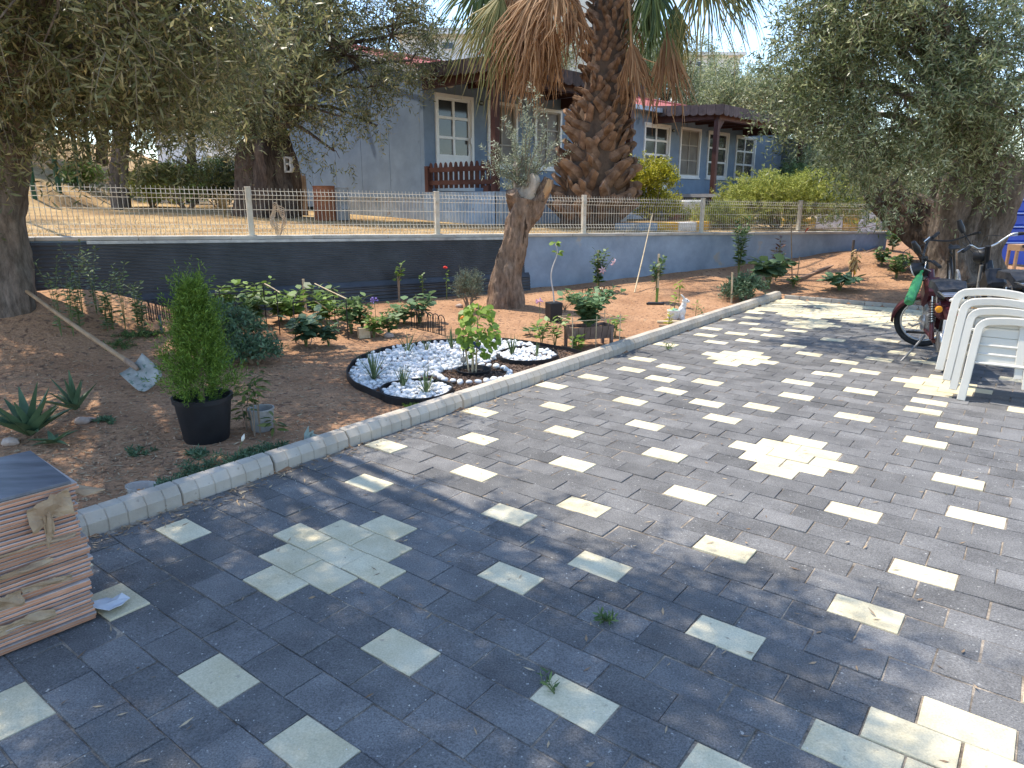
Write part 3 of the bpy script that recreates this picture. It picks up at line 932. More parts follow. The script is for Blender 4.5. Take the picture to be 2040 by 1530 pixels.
for (px, py, D) in ((-30, 446, 12.8), (82, 413, 15.2), (130, 402, 17.0), (171, 390, 18.6), (196, 386, 20.5)):
    c = WD(px, py, D); c.x -= .1; gp.append(c)
    mb = MB(); mb.tube([(c.x, c.y, c.z - .25), (c.x, c.y, c.z + 1.9), (c.x + .18, c.y - .1, c.z + 2.25)], .06, 8); mb.build('post', M_green, gf_, smooth=True)
wm = MB()
for a, b in zip(gp[:-1], gp[1:]):
    L_ = (b - a).length; n = int(L_ / .09)
    side = Vector((0, 0, 1))
    for k in range(-16, n):
        for sg in (1, -1):
            s0 = k / n; s1 = (k + 16) / n
            c0_, c1_ = max(s0, 0), min(s1, 1)
            if c1_ <= c0_: continue
            za, zb_ = (c0_ - s0) / (s1 - s0) * 1.8, (c1_ - s0) / (s1 - s0) * 1.8
            if sg < 0: za, zb_ = 1.8 - za, 1.8 - zb_
            A = a.lerp(b, c0_) + side * za; B = a.lerp(b, c1_) + side * zb_
            wm.add([A, A + Vector((0, 0, .006)), B + Vector((0, 0, .006)), B], [(0, 1, 2, 3)])
wm.build('wire_mesh', M_green, gf_)

# yellow and white painted border blocks of the raised bed behind the fence on the right
M_yel = mat('yellow_paint', (.55, .30, .03), (.66, .40, .06), rough=.7, scale=7, speck=((.4, .35, .28), 12, .66))
M_wht = mat('white_paint', (.68, .66, .62), (.78, .76, .72), rough=.7, scale=7, speck=((.4, .36, .3), 12, .66))
rb = thing('border_kerb', 'raised bed border of yellow and white painted blocks behind the fence', 'kerb', WD(1360, 450, 14.6))
ppx = [(1215, 456, 13.0), (1265, 456, 13.1), (1310, 456, 13.2), (1352, 454, 13.4), (1388, 453, 13.7), (1412, 452, 14.2)]
for k in range(len(ppx) - 1):
    a, b = WD(*ppx[k]), WD(*ppx[k + 1]); n = Vector((-(b - a).y, (b - a).x, 0)).normalized() * .16
    zt = max(a.z, b.z) + .10; zb = .7
    g = (b - a) * .01
    mb = MB(); q = [Vector((a.x + g.x, a.y + g.y, zb)), Vector((b.x - g.x, b.y - g.y, zb)), Vector((b.x - g.x, b.y - g.y, zt)), Vector((a.x + g.x, a.y + g.y, zt))]
    mb.prism(q, n); mb.build('border_block', [M_blue, M_blue, M_yel, M_wht, M_yel][k], rb, bev=.006)
poly = [WD(p[0], p[1] - 2, p[2] + .18) for p in ppx] + [WD(1500, 444, 16.5), WD(1400, 428, 17.5), WD(1240, 430, 16)]
mb = MB(); mb.prism([Vector((q.x, q.y, .8)) for q in poly], Vector((0, 0, WD(*ppx[3]).z + .09 - .8))); mb.build('bed_fill', M_yard, rb)
rb2 = thing('border_kerb', 'far yellow and white painted border blocks near the leaning trunk', 'kerb', WD(1700, 440, 17))
ppx = [(1560, 452, 17.5), (1625, 446, 17.4), (1680, 438, 17.3), (1712, 432, 17.2), (1748, 428, 17.3)]
for k in range(len(ppx) - 1):
    a, b = WD(*ppx[k]), WD(*ppx[k + 1]); zt = max(a.z, b.z) + .12
    n = Vector((-(b - a).y, (b - a).x, 0)).normalized() * .2; g = (b - a) * .01
    mb = MB(); mb.prism([Vector((a.x + g.x, a.y + g.y, .6)), Vector((b.x - g.x, b.y - g.y, .6)), Vector((b.x - g.x, b.y - g.y, zt)), Vector((a.x + g.x, a.y + g.y, zt))], n)
    mb.build('border_block', [M_yel, M_wht, M_yel, M_wht][k], rb2, bev=.006)
st_ = thing('brick_step', 'low red brick step beside the yellow leaved bush', 'step', WD(1390, 428, 15.2))
for r in range(2):
    for k in range(4):
        c = WD(1345 + k * 22, 434 - r * 8, 15.4)
        mb = MB(); mb.box((c.x, c.y, 1.02 + r * .10), (.22, .24, .09), Euler((0, 0, .3)).to_matrix()); mb.build('brick', mat('red_brick', (.26, .10, .06), (.38, .18, .11), rough=.9, scale=8, bump=.3), st_, bev=.006)
c = WD(1375, 412, 16.2); mb = MB(); mb.box((c.x, c.y, 1.25), (.62, .3, .42), Euler((0, 0, .4)).to_matrix())
tag(mb.build('stone_block', M_bw, None, bev=.03), 'whitewashed block standing behind the brick step', 'block')
c = WD(1228, 425, 14.2); mb = MB(); mb.box((c.x, c.y, 1.12), (.45, .05, .62), Euler((.12, 0, .3)).to_matrix())
tag(mb.build('metal_sheet', M_galv, None), 'pale blue metal sheet leaning at the palm base', 'metal sheet')
# bundle of pale rope hanging on the fence, stick pushed through the mesh
hose = MB(); c0 = WD(550, 425, 9.0)
pts = []
for k in range(90):
    th = k * .42; r = .085 + .02 * math.sin(k * 1.7)
    q = wpos(wallt(c0.x, c0.y) + r * math.cos(th) * .9, .035 + .01 * math.sin(k * .9), c0.z - .0 + r * 1.5 * math.sin(th) - (.0015 * k))
    pts.append(q)
hose.tube(pts, .006, 5)
tag(hose.build('rope_coil', mat('hemp_rope', (.46, .33, .22), (.58, .45, .32), rough=.9, scale=30)), 'coil of tan rope hung on the mesh fence before the thick trunk', 'rope')
# ================================================================== VEGETATION HELPERS
def unit(a): return a / np.maximum(np.linalg.norm(a, axis=-1, keepdims=True), 1e-9)
def leaf_quads(B, d, l, w, twist=None):
    """rhombic leaves: base points, directions, lengths, widths -> verts, quads"""
    n = len(B)
    r = twist if twist is not None else rng.normal(size=(n, 3))
    s = unit(np.cross(d, r))
    l = np.asarray(l).reshape(-1, 1) * np.ones((n, 1)); w = np.asarray(w).reshape(-1, 1) * np.ones((n, 1))
    nn = np.cross(d, s)
    mid = B + d * l * .45
    V = np.stack([B, mid + s * w / 2 + nn * w * .12, B + d * l, mid - s * w / 2 + nn * w * .12], axis=1).reshape(-1, 3)
    F = np.arange(4 * n).reshape(n, 4)
    return V, F
def sprays(start, d, L, m, leaf, width, droop=.25, spread=.85, stem=.0035, jl=.35):
    """twigs with leaves set along them; returns leaf mesh arrays and stem ribbons"""
    n = len(start)
    L = L.reshape(-1, 1)
    side = unit(np.cross(d, rng.normal(size=(n, 3))))
    oth = unit(np.cross(d, side))
    s = (np.arange(m) + .6) / m
    P = start[:, None, :] + d[:, None, :] * (L[:, None, :] * s[None, :, None])
    P[:, :, 2] -= droop * L * s[None, :] ** 2
    tan = np.repeat(d[:, None, :], m, axis=1).copy()
    tan[:, :, 2] -= 2 * droop * s[None, :]
    tan = unit(tan)
    ang = rng.uniform(0, 6.28, size=(n, 1)) + np.arange(m)[None, :] * 2.4
    out = side[:, None, :] * np.cos(ang)[..., None] + oth[:, None, :] * np.sin(ang)[..., None]
    ld = unit(tan * (1 - spread * .55) + out * spread + rng.normal(size=(n, m, 3)) * .22)
    B = P.reshape(-1, 3); D_ = ld.reshape(-1, 3)
    k = len(B)
    ll = leaf * rng.uniform(1 - jl, 1 + jl, size=k)
    V, F = leaf_quads(B, D_, ll, width * rng.uniform(.75, 1.2, size=k))
    # stems: ribbon from start through mid to tip
    mids = start + d * L * .5; mids[:, 2] -= droop * L[:, 0] * .25
    tip = start + d * L; tip[:, 2] -= droop * L[:, 0]
    so = side * stem
    SV = np.stack([start - so, start + so, mids + so * .7, mids - so * .7, tip + so * .3, tip - so * .3], axis=1).reshape(-1, 3)
    o = (np.arange(n) * 6)[:, None]
    SF = np.concatenate([o + np.array([[0, 1, 2, 3]]), o + np.array([[3, 2, 4, 5]])])
    return V, F, SV, SF
def rdir(n): return unit(rng.normal(size=(n, 3)))

M_bark = mat('olive_bark', (.045, .032, .025), (.135, .10, .075), rough=.95, scale=5, bump=1.0, bscale=14, bdist=.05, spec=.1, stretch=(1, 1, .3), detail=9, grain=(26, .6, 1.35))
M_bark2 = mat('grey_bark', (.095, .075, .058), (.20, .165, .135), rough=.95, scale=6, bump=1.0, bscale=14, bdist=.05, spec=.1, stretch=(1, 1, .3), detail=9, grain=(26, .6, 1.35))
M_twig = mat('twig', (.14, .115, .075), (.22, .18, .12), rough=.9)
M_olive = mat('olive_leaf', (.09, .115, .045), (.15, .17, .07), rough=.48, scale=3, spec=.45, c3=(.20, .21, .11), c4=(.27, .21, .09), isl_rand=.3, trans=.3)
M_olive_b = mat('olive_leaf_brown', (.10, .122, .042), (.185, .195, .072), rough=.38, scale=3, spec=.65, c3=(.33, .31, .155), c4=(.40, .30, .14), isl_rand=.4, trans=.5)
M_olive_g = mat('olive_leaf_green', (.11, .155, .055), (.205, .25, .105), rough=.36, scale=3, spec=.7, c3=(.36, .385, .22), c4=(.50, .50, .31), isl_rand=.4, trans=.5)
M_silver = mat('olive_leaf_silver', (.20, .23, .14), (.30, .33, .22), rough=.5, scale=3, spec=.5, c3=(.42, .44, .33), isl_rand=.25, trans=.25)

def lob(seed, a=.16, k1=3, k2=5):
    r = random.Random(seed); p1, p2, p3 = [r.uniform(0, 6.28) for _ in range(3)]
    return lambda th, f: 1 + a * math.sin(k1 * th + p1 + 2.2 * f) + a * .6 * math.sin(k2 * th + p2 - 3 * f) + a * .35 * math.sin(9 * th + p3 + 5 * f)
def smoothpath(pts, rad, n=6):
    """resample a poly-line by Catmull-Rom"""
    P = [Vector(q) for q in pts]; P = [P[0] * 2 - P[1]] + P + [P[-1] * 2 - P[-2]]
    R_ = [rad[0]] + list(rad) + [rad[-1]]
    op, orr = [], []
    for k in range(1, len(P) - 2):
        for q in range(n):
            t = q / n
            a, b, c, d = P[k - 1], P[k], P[k + 1], P[k + 2]
            op.append(.5 * ((2 * b) + (c - a) * t + (2 * a - 5 * b + 4 * c - d) * t * t + (3 * b - a - 3 * c + d) * t ** 3))
            orr.append(lerp(R_[k], R_[k + 1], t))
    op.append(P[-2]); orr.append(R_[-2])
    return op, orr
def tree(name, label, trunk, tr, blobs, clumps, tw, m, leaf, width, lmat, bmat=None, group=None, seed=1, fork=None, droop=.3, lobes=.16, cl=.34, Lr=(.22, .42), nseg=24, cat='tree', extra=None):
    """trunk path and radii; blobs (centre, radius); leaves come in clumps round the blobs"""
    global rng
    rng = np.random.default_rng(seed); rr = random.Random(seed)
    bmat = bmat or M_bark
    root = thing(name, label, cat, trunk[0], group)
    op, orr = smoothpath(trunk, tr, 12)
    mb = MB(); mb.tube(op, orr, nseg, lobes=lob(seed, lobes)); mb.rough(tr[0] * .13, 1.7 / max(tr[0], .2), 4); mb.build('trunk', bmat, root, smooth=True)
    top = Vector(fork if fork is not None else trunk[-1])
    lm = MB()
    C = []; O = []; R_ = []
    vols = [b[1] ** 2 for b in blobs]; tot = sum(vols)
    for (c, r), v in zip(blobs, vols):
        c = Vector(c)
        midp = top.lerp(c, .5) + Vector((rr.uniform(-.3, .3), rr.uniform(-.3, .3), .15 * (c - top).length * (1 if c.z > top.z - 1 else .4)))
        r0 = max(.02, min(tr[-1] * .6, .03 + .05 * r))
        p_, q_ = smoothpath([top, midp, c], [r0 * 1.2, r0 * .75, .018], 5)
        lm.tube(p_, q_, 7, lobes=lob(rr.random(), .1))
        for _ in range(max(1, int(clumps * v / tot))):
            u = Vector((rr.gauss(0, 1), rr.gauss(0, 1), rr.gauss(0, 1))).normalized()
            e = c + u * r * (.35 + .65 * math.sqrt(rr.random()))
            C.append(e); O.append((e - c).normalized()); 
            if rr.random() < .6:
                lm.tube([c.lerp(e, .0), c.lerp(e, .55) + Vector((rr.uniform(-.06, .06), rr.uniform(-.06, .06), rr.uniform(0, .08))), e], [.014, .009, .004], 4, cap=False)
    tag(lm.build('limbs', bmat, root, smooth=True), kind='stuff')
    C = np.array([tuple(q) for q in C]); O = np.array([tuple(q) for q in O])
    cs = np.repeat(C, tw, axis=0) + rng.normal(size=(len(C) * tw, 3)) * cl * .42
    od = np.repeat(O, tw, axis=0)
    d = unit(od * .7 + rng.normal(size=cs.shape) * .62 + np.array([0, 0, -.12]))
    V, F, SV, SF = sprays(cs, d, rng.uniform(*Lr, size=len(cs)), m, leaf, width, droop)
    npmesh('crown', V, F, lmat, root)
    tag(npmesh('twigs', SV, SF, M_twig, root), kind='stuff')
    return root
def shade(px, py, H):                        # place in the air whose shadow falls on a photograph pixel of the ground
    q = W(px, py, 0) if True else None
    k = H / -SD.z
    return Vector((q.x - SD.x * k, q.y - SD.y * k, H))

# ------------------------------------------------------------------ left old olive
base = WD(-22, 690, 6.5); base.z = ground(base.x, base.y) - .1
tk = [base, WD(-23, 580, 6.5), WD(-24, 470, 6.5), WD(-8, 320, 6.5), WD(25, 260, 6.4)]
L_blobs = [(WD(20, 60, 6.2), .6), (WD(120, 110, 5.9), .62), (WD(215, 150, 6.2), .55), (WD(260, 40, 5.8), .62), (WD(380, 60, 5.9), .55), (WD(320, 170, 6.4), .5), (WD(50, 185, 6.4), .34),
           (WD(390, 150, 6.6), .42), (WD(-160, 60, 5.6), .9), (WD(450, -10, 5.6), .5), (WD(120, -60, 5.0), .7)]
for (x, y, H, r) in [(300, 1160, 4.2, .62), (620, 1190, 4.6, .7), (880, 1270, 4.4, .68), (470, 1400, 4.9, .7), (1020, 1420, 4.4, .7), (1230, 1400, 4.7, .55), (1430, 1210, 4.6, .46), (1530, 1290, 4.5, .30),
                     (180, 940, 4.1, .6), (420, 900, 4.0, .5), (600, 1010, 4.4, .46), (820, 1060, 4.5, .42), (1280, 1500, 4.8, .5), (700, 1490, 4.5, .6), (1570, 1470, 5.0, .36), (250, 760, 3.6, .5), (480, 760, 3.9, .42),
                     (620, 800, 4.2, .32), (330, 1020, 4.8, .5), (760, 740, 4.4, .36), (100, 1330, 4.0, .7), (560, 690, 4.0, .34), (900, 700, 4.6, .24), (120, 600, 3.4, .5), (60, 900, 3.8, .6), (60, 760, 3.6, .6), (300, 860, 3.9, .5), (560, 880, 4.3, .4), (150, 1080, 4.3, .55), (380, 690, 3.7, .5), (-100, 1000, 3.8, .8), (-80, 800, 3.6, .8), (650, 760, 4.3, .26), (-100, 1250, 4.2, .8), (790, 712, 4.6, .34), (860, 732, 4.7, .28), (735, 745, 4.4, .3), (770, 772, 4.3, .2), (930, 690, 4.8, .2)]:
    L_blobs.append((shade(x, y, H), r * 1.0))
tree('olive_tree', 'old olive tree with a pale fluted trunk rising from the soil mound beside the shovel', tk, [.46, .39, .31, .27, .20], L_blobs, 940, 11, 12, .082, .018, M_olive_b, M_bark2, seed=3, lobes=.15, droop=.32, nseg=40)

# ------------------------------------------------------------------ olive with the painted letter
base = WD(540, 440, 14.4); base.z = yardz(base.x, base.y) - .15
tk = [base, WD(540, 400, 14.4), WD(538, 345, 14.4), WD(535, 300, 14.4), WD(540, 262, 14.4)]
B_blobs = [(WD(470, 60, 14), .95), (WD(580, 70, 13.6), 1.0), (WD(690, 110, 13.4), .95), (WD(780, 70, 13.6), .8), (WD(610, 175, 13.4), .65), (WD(540, 190, 14.2), .8), (WD(430, 170, 14.4), .8), (WD(840, 40, 14.2), .4),
           (WD(735, 175, 13.2), .42), (WD(690, 235, 13.1), .26), (WD(580, 255, 13.8), .45), (WD(660, 20, 14), .9), (WD(400, 240, 15), .6), (WD(820, 120, 13.3), .3), (WD(750, 250, 13.0), .14), (WD(665, 300, 13.0), .2),
           (WD(560, -60, 14), 1.2), (WD(720, -60, 14), 1.1), (WD(480, 260, 14.4), .5)]
tB_ = tree('olive_tree', 'thick dark olive trunk with a white letter painted on it', tk, [.58, .50, .52, .50, .30], B_blobs, 540, 9, 12, .095, .022, M_olive_b, M_bark, seed=5, lobes=.22, nseg=36)
# painted letter B on the bark
lm = MB()
tb_me = [o for o in COL.objects if o.parent == tB_ and o.name.startswith('trunk')][0].data
c = WD(568, 327, 14.4 - .5)
c.y = min(v.co.y for v in tb_me.vertices if abs(v.co.x - c.x) < .12 and abs(v.co.z - c.z) < .18) - .012
s = .0094
def seg(a, b, w=.03):
    A = c + V3(a[0], 0, a[1]); B = c + V3(b[0], 0, b[1]); d = (B - A); n = Vector((-d.z, 0, d.x)).normalized() * w / 2
    lm.prism([A - n, B - n, B + n, A + n], V3(0, .16, 0))
for pq in [((-.06, -.13), (-.06, .13)), ((-.075, .13), (.03, .13)), ((.03, .13), (.05, .08)), ((.05, .08), (.03, .015)), ((.03, .015), (-.06, .01)), ((.03, .01), (.06, -.06)), ((.06, -.06), (.035, -.13)), ((.035, -.13), (-.075, -.13))]: seg(*pq)
lm.build('painted_letter', mat('chalk_paint', (.55, .52, .48), (.66, .63, .58), rough=.9, scale=20), tB_)

# ------------------------------------------------------------------ slim trees and background wood on the left
for q, (px, D, lb) in enumerate([(229, 15.8, 'slim leaning grey trunk standing in the dry yard'), (248, 17.2, 'straight slim brown trunk behind the leaning grey one')]):
    base = WD(px + (4 if q == 0 else 2), 418 - q * 10, D); base.z = yardz(base.x, base.y) - .1
    tk = [base, WD(px - 2, 360, D), WD(px + 2, 300, D), WD(px + 6, 230, D)]
    bl = [(WD(240 + q * 60, 120, D), 1.2), (WD(150 + q * 40, 60, D), 1.2), (WD(330 + q * 40, 170, D + .5), .95), (WD(110 + q * 130, 200, D + .6), .8), (WD(200 + q * 90, 0, D), 1.3), (WD(70 + q * 260, 130, D + 1), 1.0)]
    tree('slim_tree', lb, tk, [.12, .105, .095, .075], bl, 240, 9, 12, .10, .022, M_olive, M_bark2, seed=20 + q, lobes=.06, nseg=12, group=None)
for q, (px, py, D, r, lb) in enumerate([(60, 90, 24, 2.3, 'dense green tree beyond the wire fence at the slope'), (380, 200, 24, 2.4, 'bright green tree behind the slim trunks'), (560, 200, 25, 2.4, 'green tree filling the gap behind the lettered olive'),
                                        (-140, 60, 20, 2.3, 'dark tree at the foot of the dry slope'), (210, 20, 28, 3.0, 'tall tree behind the slim trunks')]):
    base = WD(px, 380, D); base.z = max(yardz(base.x, base.y), 1.0) - .3
    cen = WD(px, py, D)
    bl = [(cen + V3(rng.uniform(-1, 1) * r * .8, rng.uniform(-.6, .6) * r, rng.uniform(-.7, .9) * r * .6), r * .55) for _ in range(6)]
    bl = [(c, r_) for c, r_ in bl if c.z > base.z + .6]
    tree('garden_tree', lb, [base, base.lerp(cen, .4), base.lerp(cen, .7)], [.2, .16, .1], bl, 240, 8, 11, .15, .045, M_olive if q % 2 else mat('fresh_leaf', (.045, .085, .018), (.085, .14, .03), rough=.5, c3=(.14, .19, .05), isl_rand=.25, trans=.35), M_bark, seed=40 + q, nseg=10, Lr=(.4, .7), cl=.6)

# ------------------------------------------------------------------ big olive on the right
base = WD(1925, 545, 11.6); base.z = ground(base.x, base.y) - .15
tk = [base, WD(1932, 500, 11.6), WD(1948, 440, 11.6), WD(1972, 380, 11.5), WD(2000, 310, 11.4)]
R_blobs = [(WD(1640, 70, 10.6), .62), (WD(1740, 50, 10.2), .7), (WD(1860, 60, 10), .75), (WD(1980, 90, 10), .75), (WD(1690, 160, 10.2), .62), (WD(1600, 170, 11), .5), (WD(1800, 190, 9.8), .62), (WD(1930, 200, 9.8), .62),
           (WD(1720, 270, 10.2), .5), (WD(1800, 320, 10.2), .42), (WD(1650, 245, 10.8), .42), (WD(2030, 230, 10), .55), (WD(1890, 300, 10.4), .38), (WD(1990, 330, 10.6), .3), (WD(1770, 375, 10.6), .26), (WD(1610, 40, 11.2), .38),
           (WD(1700, -40, 10.4), .9), (WD(1900, -60, 10.4), 1.0), (WD(2120, 100, 10.2), 1.0), (WD(1850, 360, 10.8), .26), (WD(1580, 250, 11.4), .26)]
for (x, y, H, r) in [(1640, 680, 4.6, .42), (1760, 700, 4.4, .45), (1700, 650, 5.0, .4), (1560, 640, 5.2, .3), (1900, 690, 4.3, .5), (1980, 650, 4.0, .55), (1500, 605, 5.4, .3), (2000, 740, 4.2, .5), (1420, 590, 5.2, .28), (1860, 620, 4.8, .4)]:
    R_blobs.append((shade(x, y, H), r))
tree('olive_tree', 'great olive tree with a split grey trunk behind the motorbikes', tk, [.52, .40, .36, .36, .30], R_blobs, 640, 10, 12, .088, .021, M_olive_g, M_bark2, seed=9, lobes=.23, nseg=34, fork=WD(1960, 330, 11.4), droop=.22)
mb = MB(); p_, q_ = smoothpath([WD(1903, 548, 11.5), WD(1898, 500, 11.5), WD(1893, 440, 11.5), WD(1905, 380, 11.4), WD(1918, 320, 11.4)], [.34, .29, .25, .22, .17], 6); mb.tube(p_, q_, 30, lobes=lob(14, .2)); mb.rough(.05, 4, 4)
greatolive = [o for o in COL.objects if o.get('label', '').startswith('great olive')][0]
mb.build('side_stem', M_bark2, greatolive, smooth=True)
# second stem of the same tree: leaning hollow trunk
mb = MB()
p_, q_ = smoothpath([WD(1905, 520, 12.2), WD(1862, 468, 12.6), WD(1812, 425, 12.9), WD(1772, 395, 13.2), WD(1735, 345, 13.4), WD(1700, 290, 13.4)], [.42, .36, .32, .27, .2, .12], 6)
mb.tube(p_, q_, 30, lobes=lob(77, .17)); mb.rough(.06, 4, 4)
lt = thing('leaning_trunk', 'stout olive trunk leaning left over the end of the wall', 'tree', p_[0])
mb.build('trunk', M_bark, lt, smooth=True)
rng = np.random.default_rng(5)
st0 = np.array([tuple(WD(1700 + k % 9 * 14, 290 + (k * 37) % 90, 12.6 + (k % 5) * .2)) for k in range(240)])
Vv, Ff, SV, SF = sprays(st0, unit(rdir(240) + np.array([0, -.3, .1])), rng.uniform(.25, .45, 240), 14, .07, .016, .25)
npmesh('crown', Vv, Ff, M_olive_g, lt); tag(npmesh('twigs', SV, SF, M_twig, lt), kind='stuff')
mb = MB()
p_, q_ = smoothpath([WD(1880, 500, 13.6), WD(1872, 440, 13.6), WD(1878, 400, 13.7), WD(1868, 350, 13.7)], [.26, .23, .17, .14], 6)
mb.tube(p_, q_, 24, lobes=lob(78, .2)); mb.rough(.05, 5, 4); tk3 = thing('hollow_trunk', 'gnarled sunlit trunk between the leaning one and the great olive', 'tree', p_[0])
mb.build('trunk', M_bark2, tk3, smooth=True)
mb = MB(); mb.tube([WD(1880, 420, 13.5), WD(1895, 450, 13.3), WD(1897, 478, 13.2)], [.07, .09, .05], 10, lobes=lob(79, .2)); mb.build('burl', M_bark2, tk3, smooth=True)

# ------------------------------------------------------------------ olives behind the house, right
for q, (px, py, D, r, lb) in enumerate([(1500, 195, 30, 1.9, 'grey green olive behind the red roof'), (1610, 175, 27, 1.7, 'grey green olive beside the great olive crown'), (1410, 190, 36, 2.2, 'far olive just right of the palm'), (1330, 130, 34, 2.0, 'green tree behind the palm trunk'),
                                        (1660, 330, 24, 1.6, 'olive standing right of the house wall'), (1060, 110, 30, 1.6, 'green tree behind the first porch roof'), (1800, 300, 30, 3.4, 'dark tree far behind the great olive'), (2010, 330, 26, 3.2, 'dark tree behind the blue container')]):
    cen = WD(px, py, D); base = V3(cen.x, cen.y, .8)
    rs = random.Random(q)
    bl = [(cen + V3(rs.uniform(-1, 1) * r * .75, rs.uniform(-.6, .6) * r, rs.uniform(-.9, .6) * r * .7), r * .5) for _ in range(7)]
    tree('olive_tree', lb, [base, base.lerp(cen, .45), base.lerp(cen, .75)], [.22, .18, .12], bl, 230, 8, 11, .15, .036, M_olive_g, M_bark, seed=60 + q, nseg=10, Lr=(.4, .7), cl=.6)

# ------------------------------------------------------------------ pruned olive stump in the bed
base = G(1008, 606); Db = base.y
cutw = mat('cut_wood', (.34, .19, .09), (.46, .29, .15), rough=.8, scale=9, bump=.4, stretch=(1, 1, .3))
M_stump = mat('stump_bark', (.11, .072, .048), (.29, .20, .14), rough=.95, scale=7, bump=1.0, bscale=16, bdist=.04, spec=.1, stretch=(1, 1, .28), detail=10, grain=(30, .55, 1.4), speck=((.05, .035, .025), 7, .62))
sp = [V3(base.x, base.y, base.z - .12), WD(1007, 590, Db), WD(1012, 540, Db), WD(1020, 500, Db), WD(1030, 455, Db), WD(1045, 420, Db), WD(1052, 395, Db)]
sr = [.26, .215, .175, .16, .16, .19, .20]
stump = thing('olive_tree', 'hard pruned leaning olive trunk with silvery regrowth in the garden bed', 'tree', base)
p_, q_ = smoothpath(sp, sr, 14); mb = MB(); mb.tube(p_, q_, 44, lobes=lob(4, .13, 3, 4)); mb.rough(.045, 5, 4); mb.build('trunk', M_stump, stump, smooth=True)
def stub(pts, rad, m=M_stump, sd=1):
    mb = MB(); a, b = smoothpath(pts, rad, 5); mb.tube(a, b, 20, lobes=lob(sd, .14)); mb.rough(.02, 9, 3); return mb.build('stub', m, stump, smooth=True)
stub([WD(1045, 420, Db), WD(1075, 395, Db - .05), WD(1088, 370, Db - .08), WD(1092, 356, Db - .1)], [.13, .10, .075, .06], sd=2)
stub([WD(1072, 402, Db - .1), WD(1091, 375, Db - .14), WD(1096, 357, Db - .14)], [.035, .045, .03], cutw, sd=3)
stub([WD(1036, 415, Db), WD(1024, 396, Db - .08), WD(1019, 382, Db - .14)], [.11, .085, .07], sd=5)
stub([WD(1050, 400, Db), WD(1062, 365, Db - .05), WD(1058, 346, Db - .05)], [.12, .09, .05], mat('pale_dead_wood', (.36, .29, .22), (.50, .42, .33), rough=.9, scale=8, bump=.8), sd=6)
stub([WD(1045, 410, Db + .1), WD(1042, 345, Db + .12), WD(1044, 312, Db + .12)], [.16, .13, .10], mat('grey_dead_wood', (.20, .17, .15), (.32, .28, .25), rough=.9, scale=8, bump=.8, stretch=(1, 1, .3)), sd=7)
rng = np.random.default_rng(8); rr = random.Random(8)
tips = [(1060, 185), (1040, 225), (1075, 200), (1005, 245), (990, 290), (968, 300), (1085, 265), (1110, 275), (1118, 310), (1000, 340), (1030, 290), (1055, 250), (1070, 300), (985, 345), (1010, 370), (1020, 260), (1090, 235), (975, 330), (1048, 330), (1015, 320)]
ST = []; DD = []; LL = []; tb = MB()
for (x, y) in tips:
    o = WD(rr.choice([1030, 1050, 1075, 1045]), rr.uniform(350, 395), Db - .05 + rr.uniform(-.1, .1)); e = WD(x, y, Db + rr.uniform(-.25, .2))
    md = o.lerp(e, .5) + V3(rr.uniform(-.05, .05), rr.uniform(-.05, .05), -.02)
    pp, qq = smoothpath([o, md, e], [.009, .006, .003], 5); tb.tube(pp, qq, 5)
    for k in range(15):
        f_ = .2 + .8 * (k / 14); q = pp[int(f_ * (len(pp) - 1))]
        ST.append(tuple(q)); DD.append(tuple(((e - o).normalized() * .9 + V3(rr.gauss(0, .5), rr.gauss(0, .5), rr.gauss(.2, .4))).normalized())); LL.append(rr.uniform(.10, .2))
tb.build('shoots', M_twig, stump)
Vv, Ff, SV, SF = sprays(np.array(ST), np.array(DD), np.array(LL), 13, .046, .0115, .05)
npmesh('crown', Vv, Ff, M_silver, stump)

# ------------------------------------------------------------------ PALM
PDp = 13.4
pb = WD(1180, 405, PDp); pb.z = yardz(pb.x, pb.y) - .1
M_boot = mat('palm_boot', (.13, .072, .042), (.33, .21, .135), rough=.85, scale=6, bump=.5, bscale=30, obj_rand=.3, spec=.2)
M_ptr = mat('palm_trunk', (.07, .045, .03), (.13, .085, .055), rough=.95, scale=8, bump=1.)
M_dead = mat('dead_frond', (.22, .105, .045), (.36, .19, .085), rough=.65, scale=4, spec=.3, c3=(.50, .31, .16), isl_rand=.25, trans=.3)
M_frond = mat('green_frond', (.05, .085, .022), (.11, .15, .035), rough=.45, scale=3, spec=.45, c3=(.20, .22, .06), isl_rand=.25, trans=.3)
M_fyel = mat('yellow_frond', (.13, .15, .035), (.26, .23, .07), rough=.5, scale=3, spec=.4, c3=(.40, .28, .11), isl_rand=.25, trans=.3)
palm = thing('palm_tree', 'fan palm with a rough trunk of old leaf bases and hanging dead fronds', 'palm', pb)
PT = 6.3
def prad(z):
    f_ = (z - pb.z) / (PT - pb.z)
    return .40 * (1 - f_) ** 1.6 + .27 + .04 * math.sin(f_ * 9)
def pax(z):
    f_ = (z - pb.z) / (5.0 - pb.z); return V3(pb.x - .04 + .27 * f_, pb.y, z)
mb = MB(); zs = [lerp(pb.z, PT, k / 14) for k in range(15)]
mb.tube([pax(z) for z in zs], [prad(z) * .86 for z in zs], 20); mb.build('trunk', M_ptr, palm, smooth=True)
bmes = []
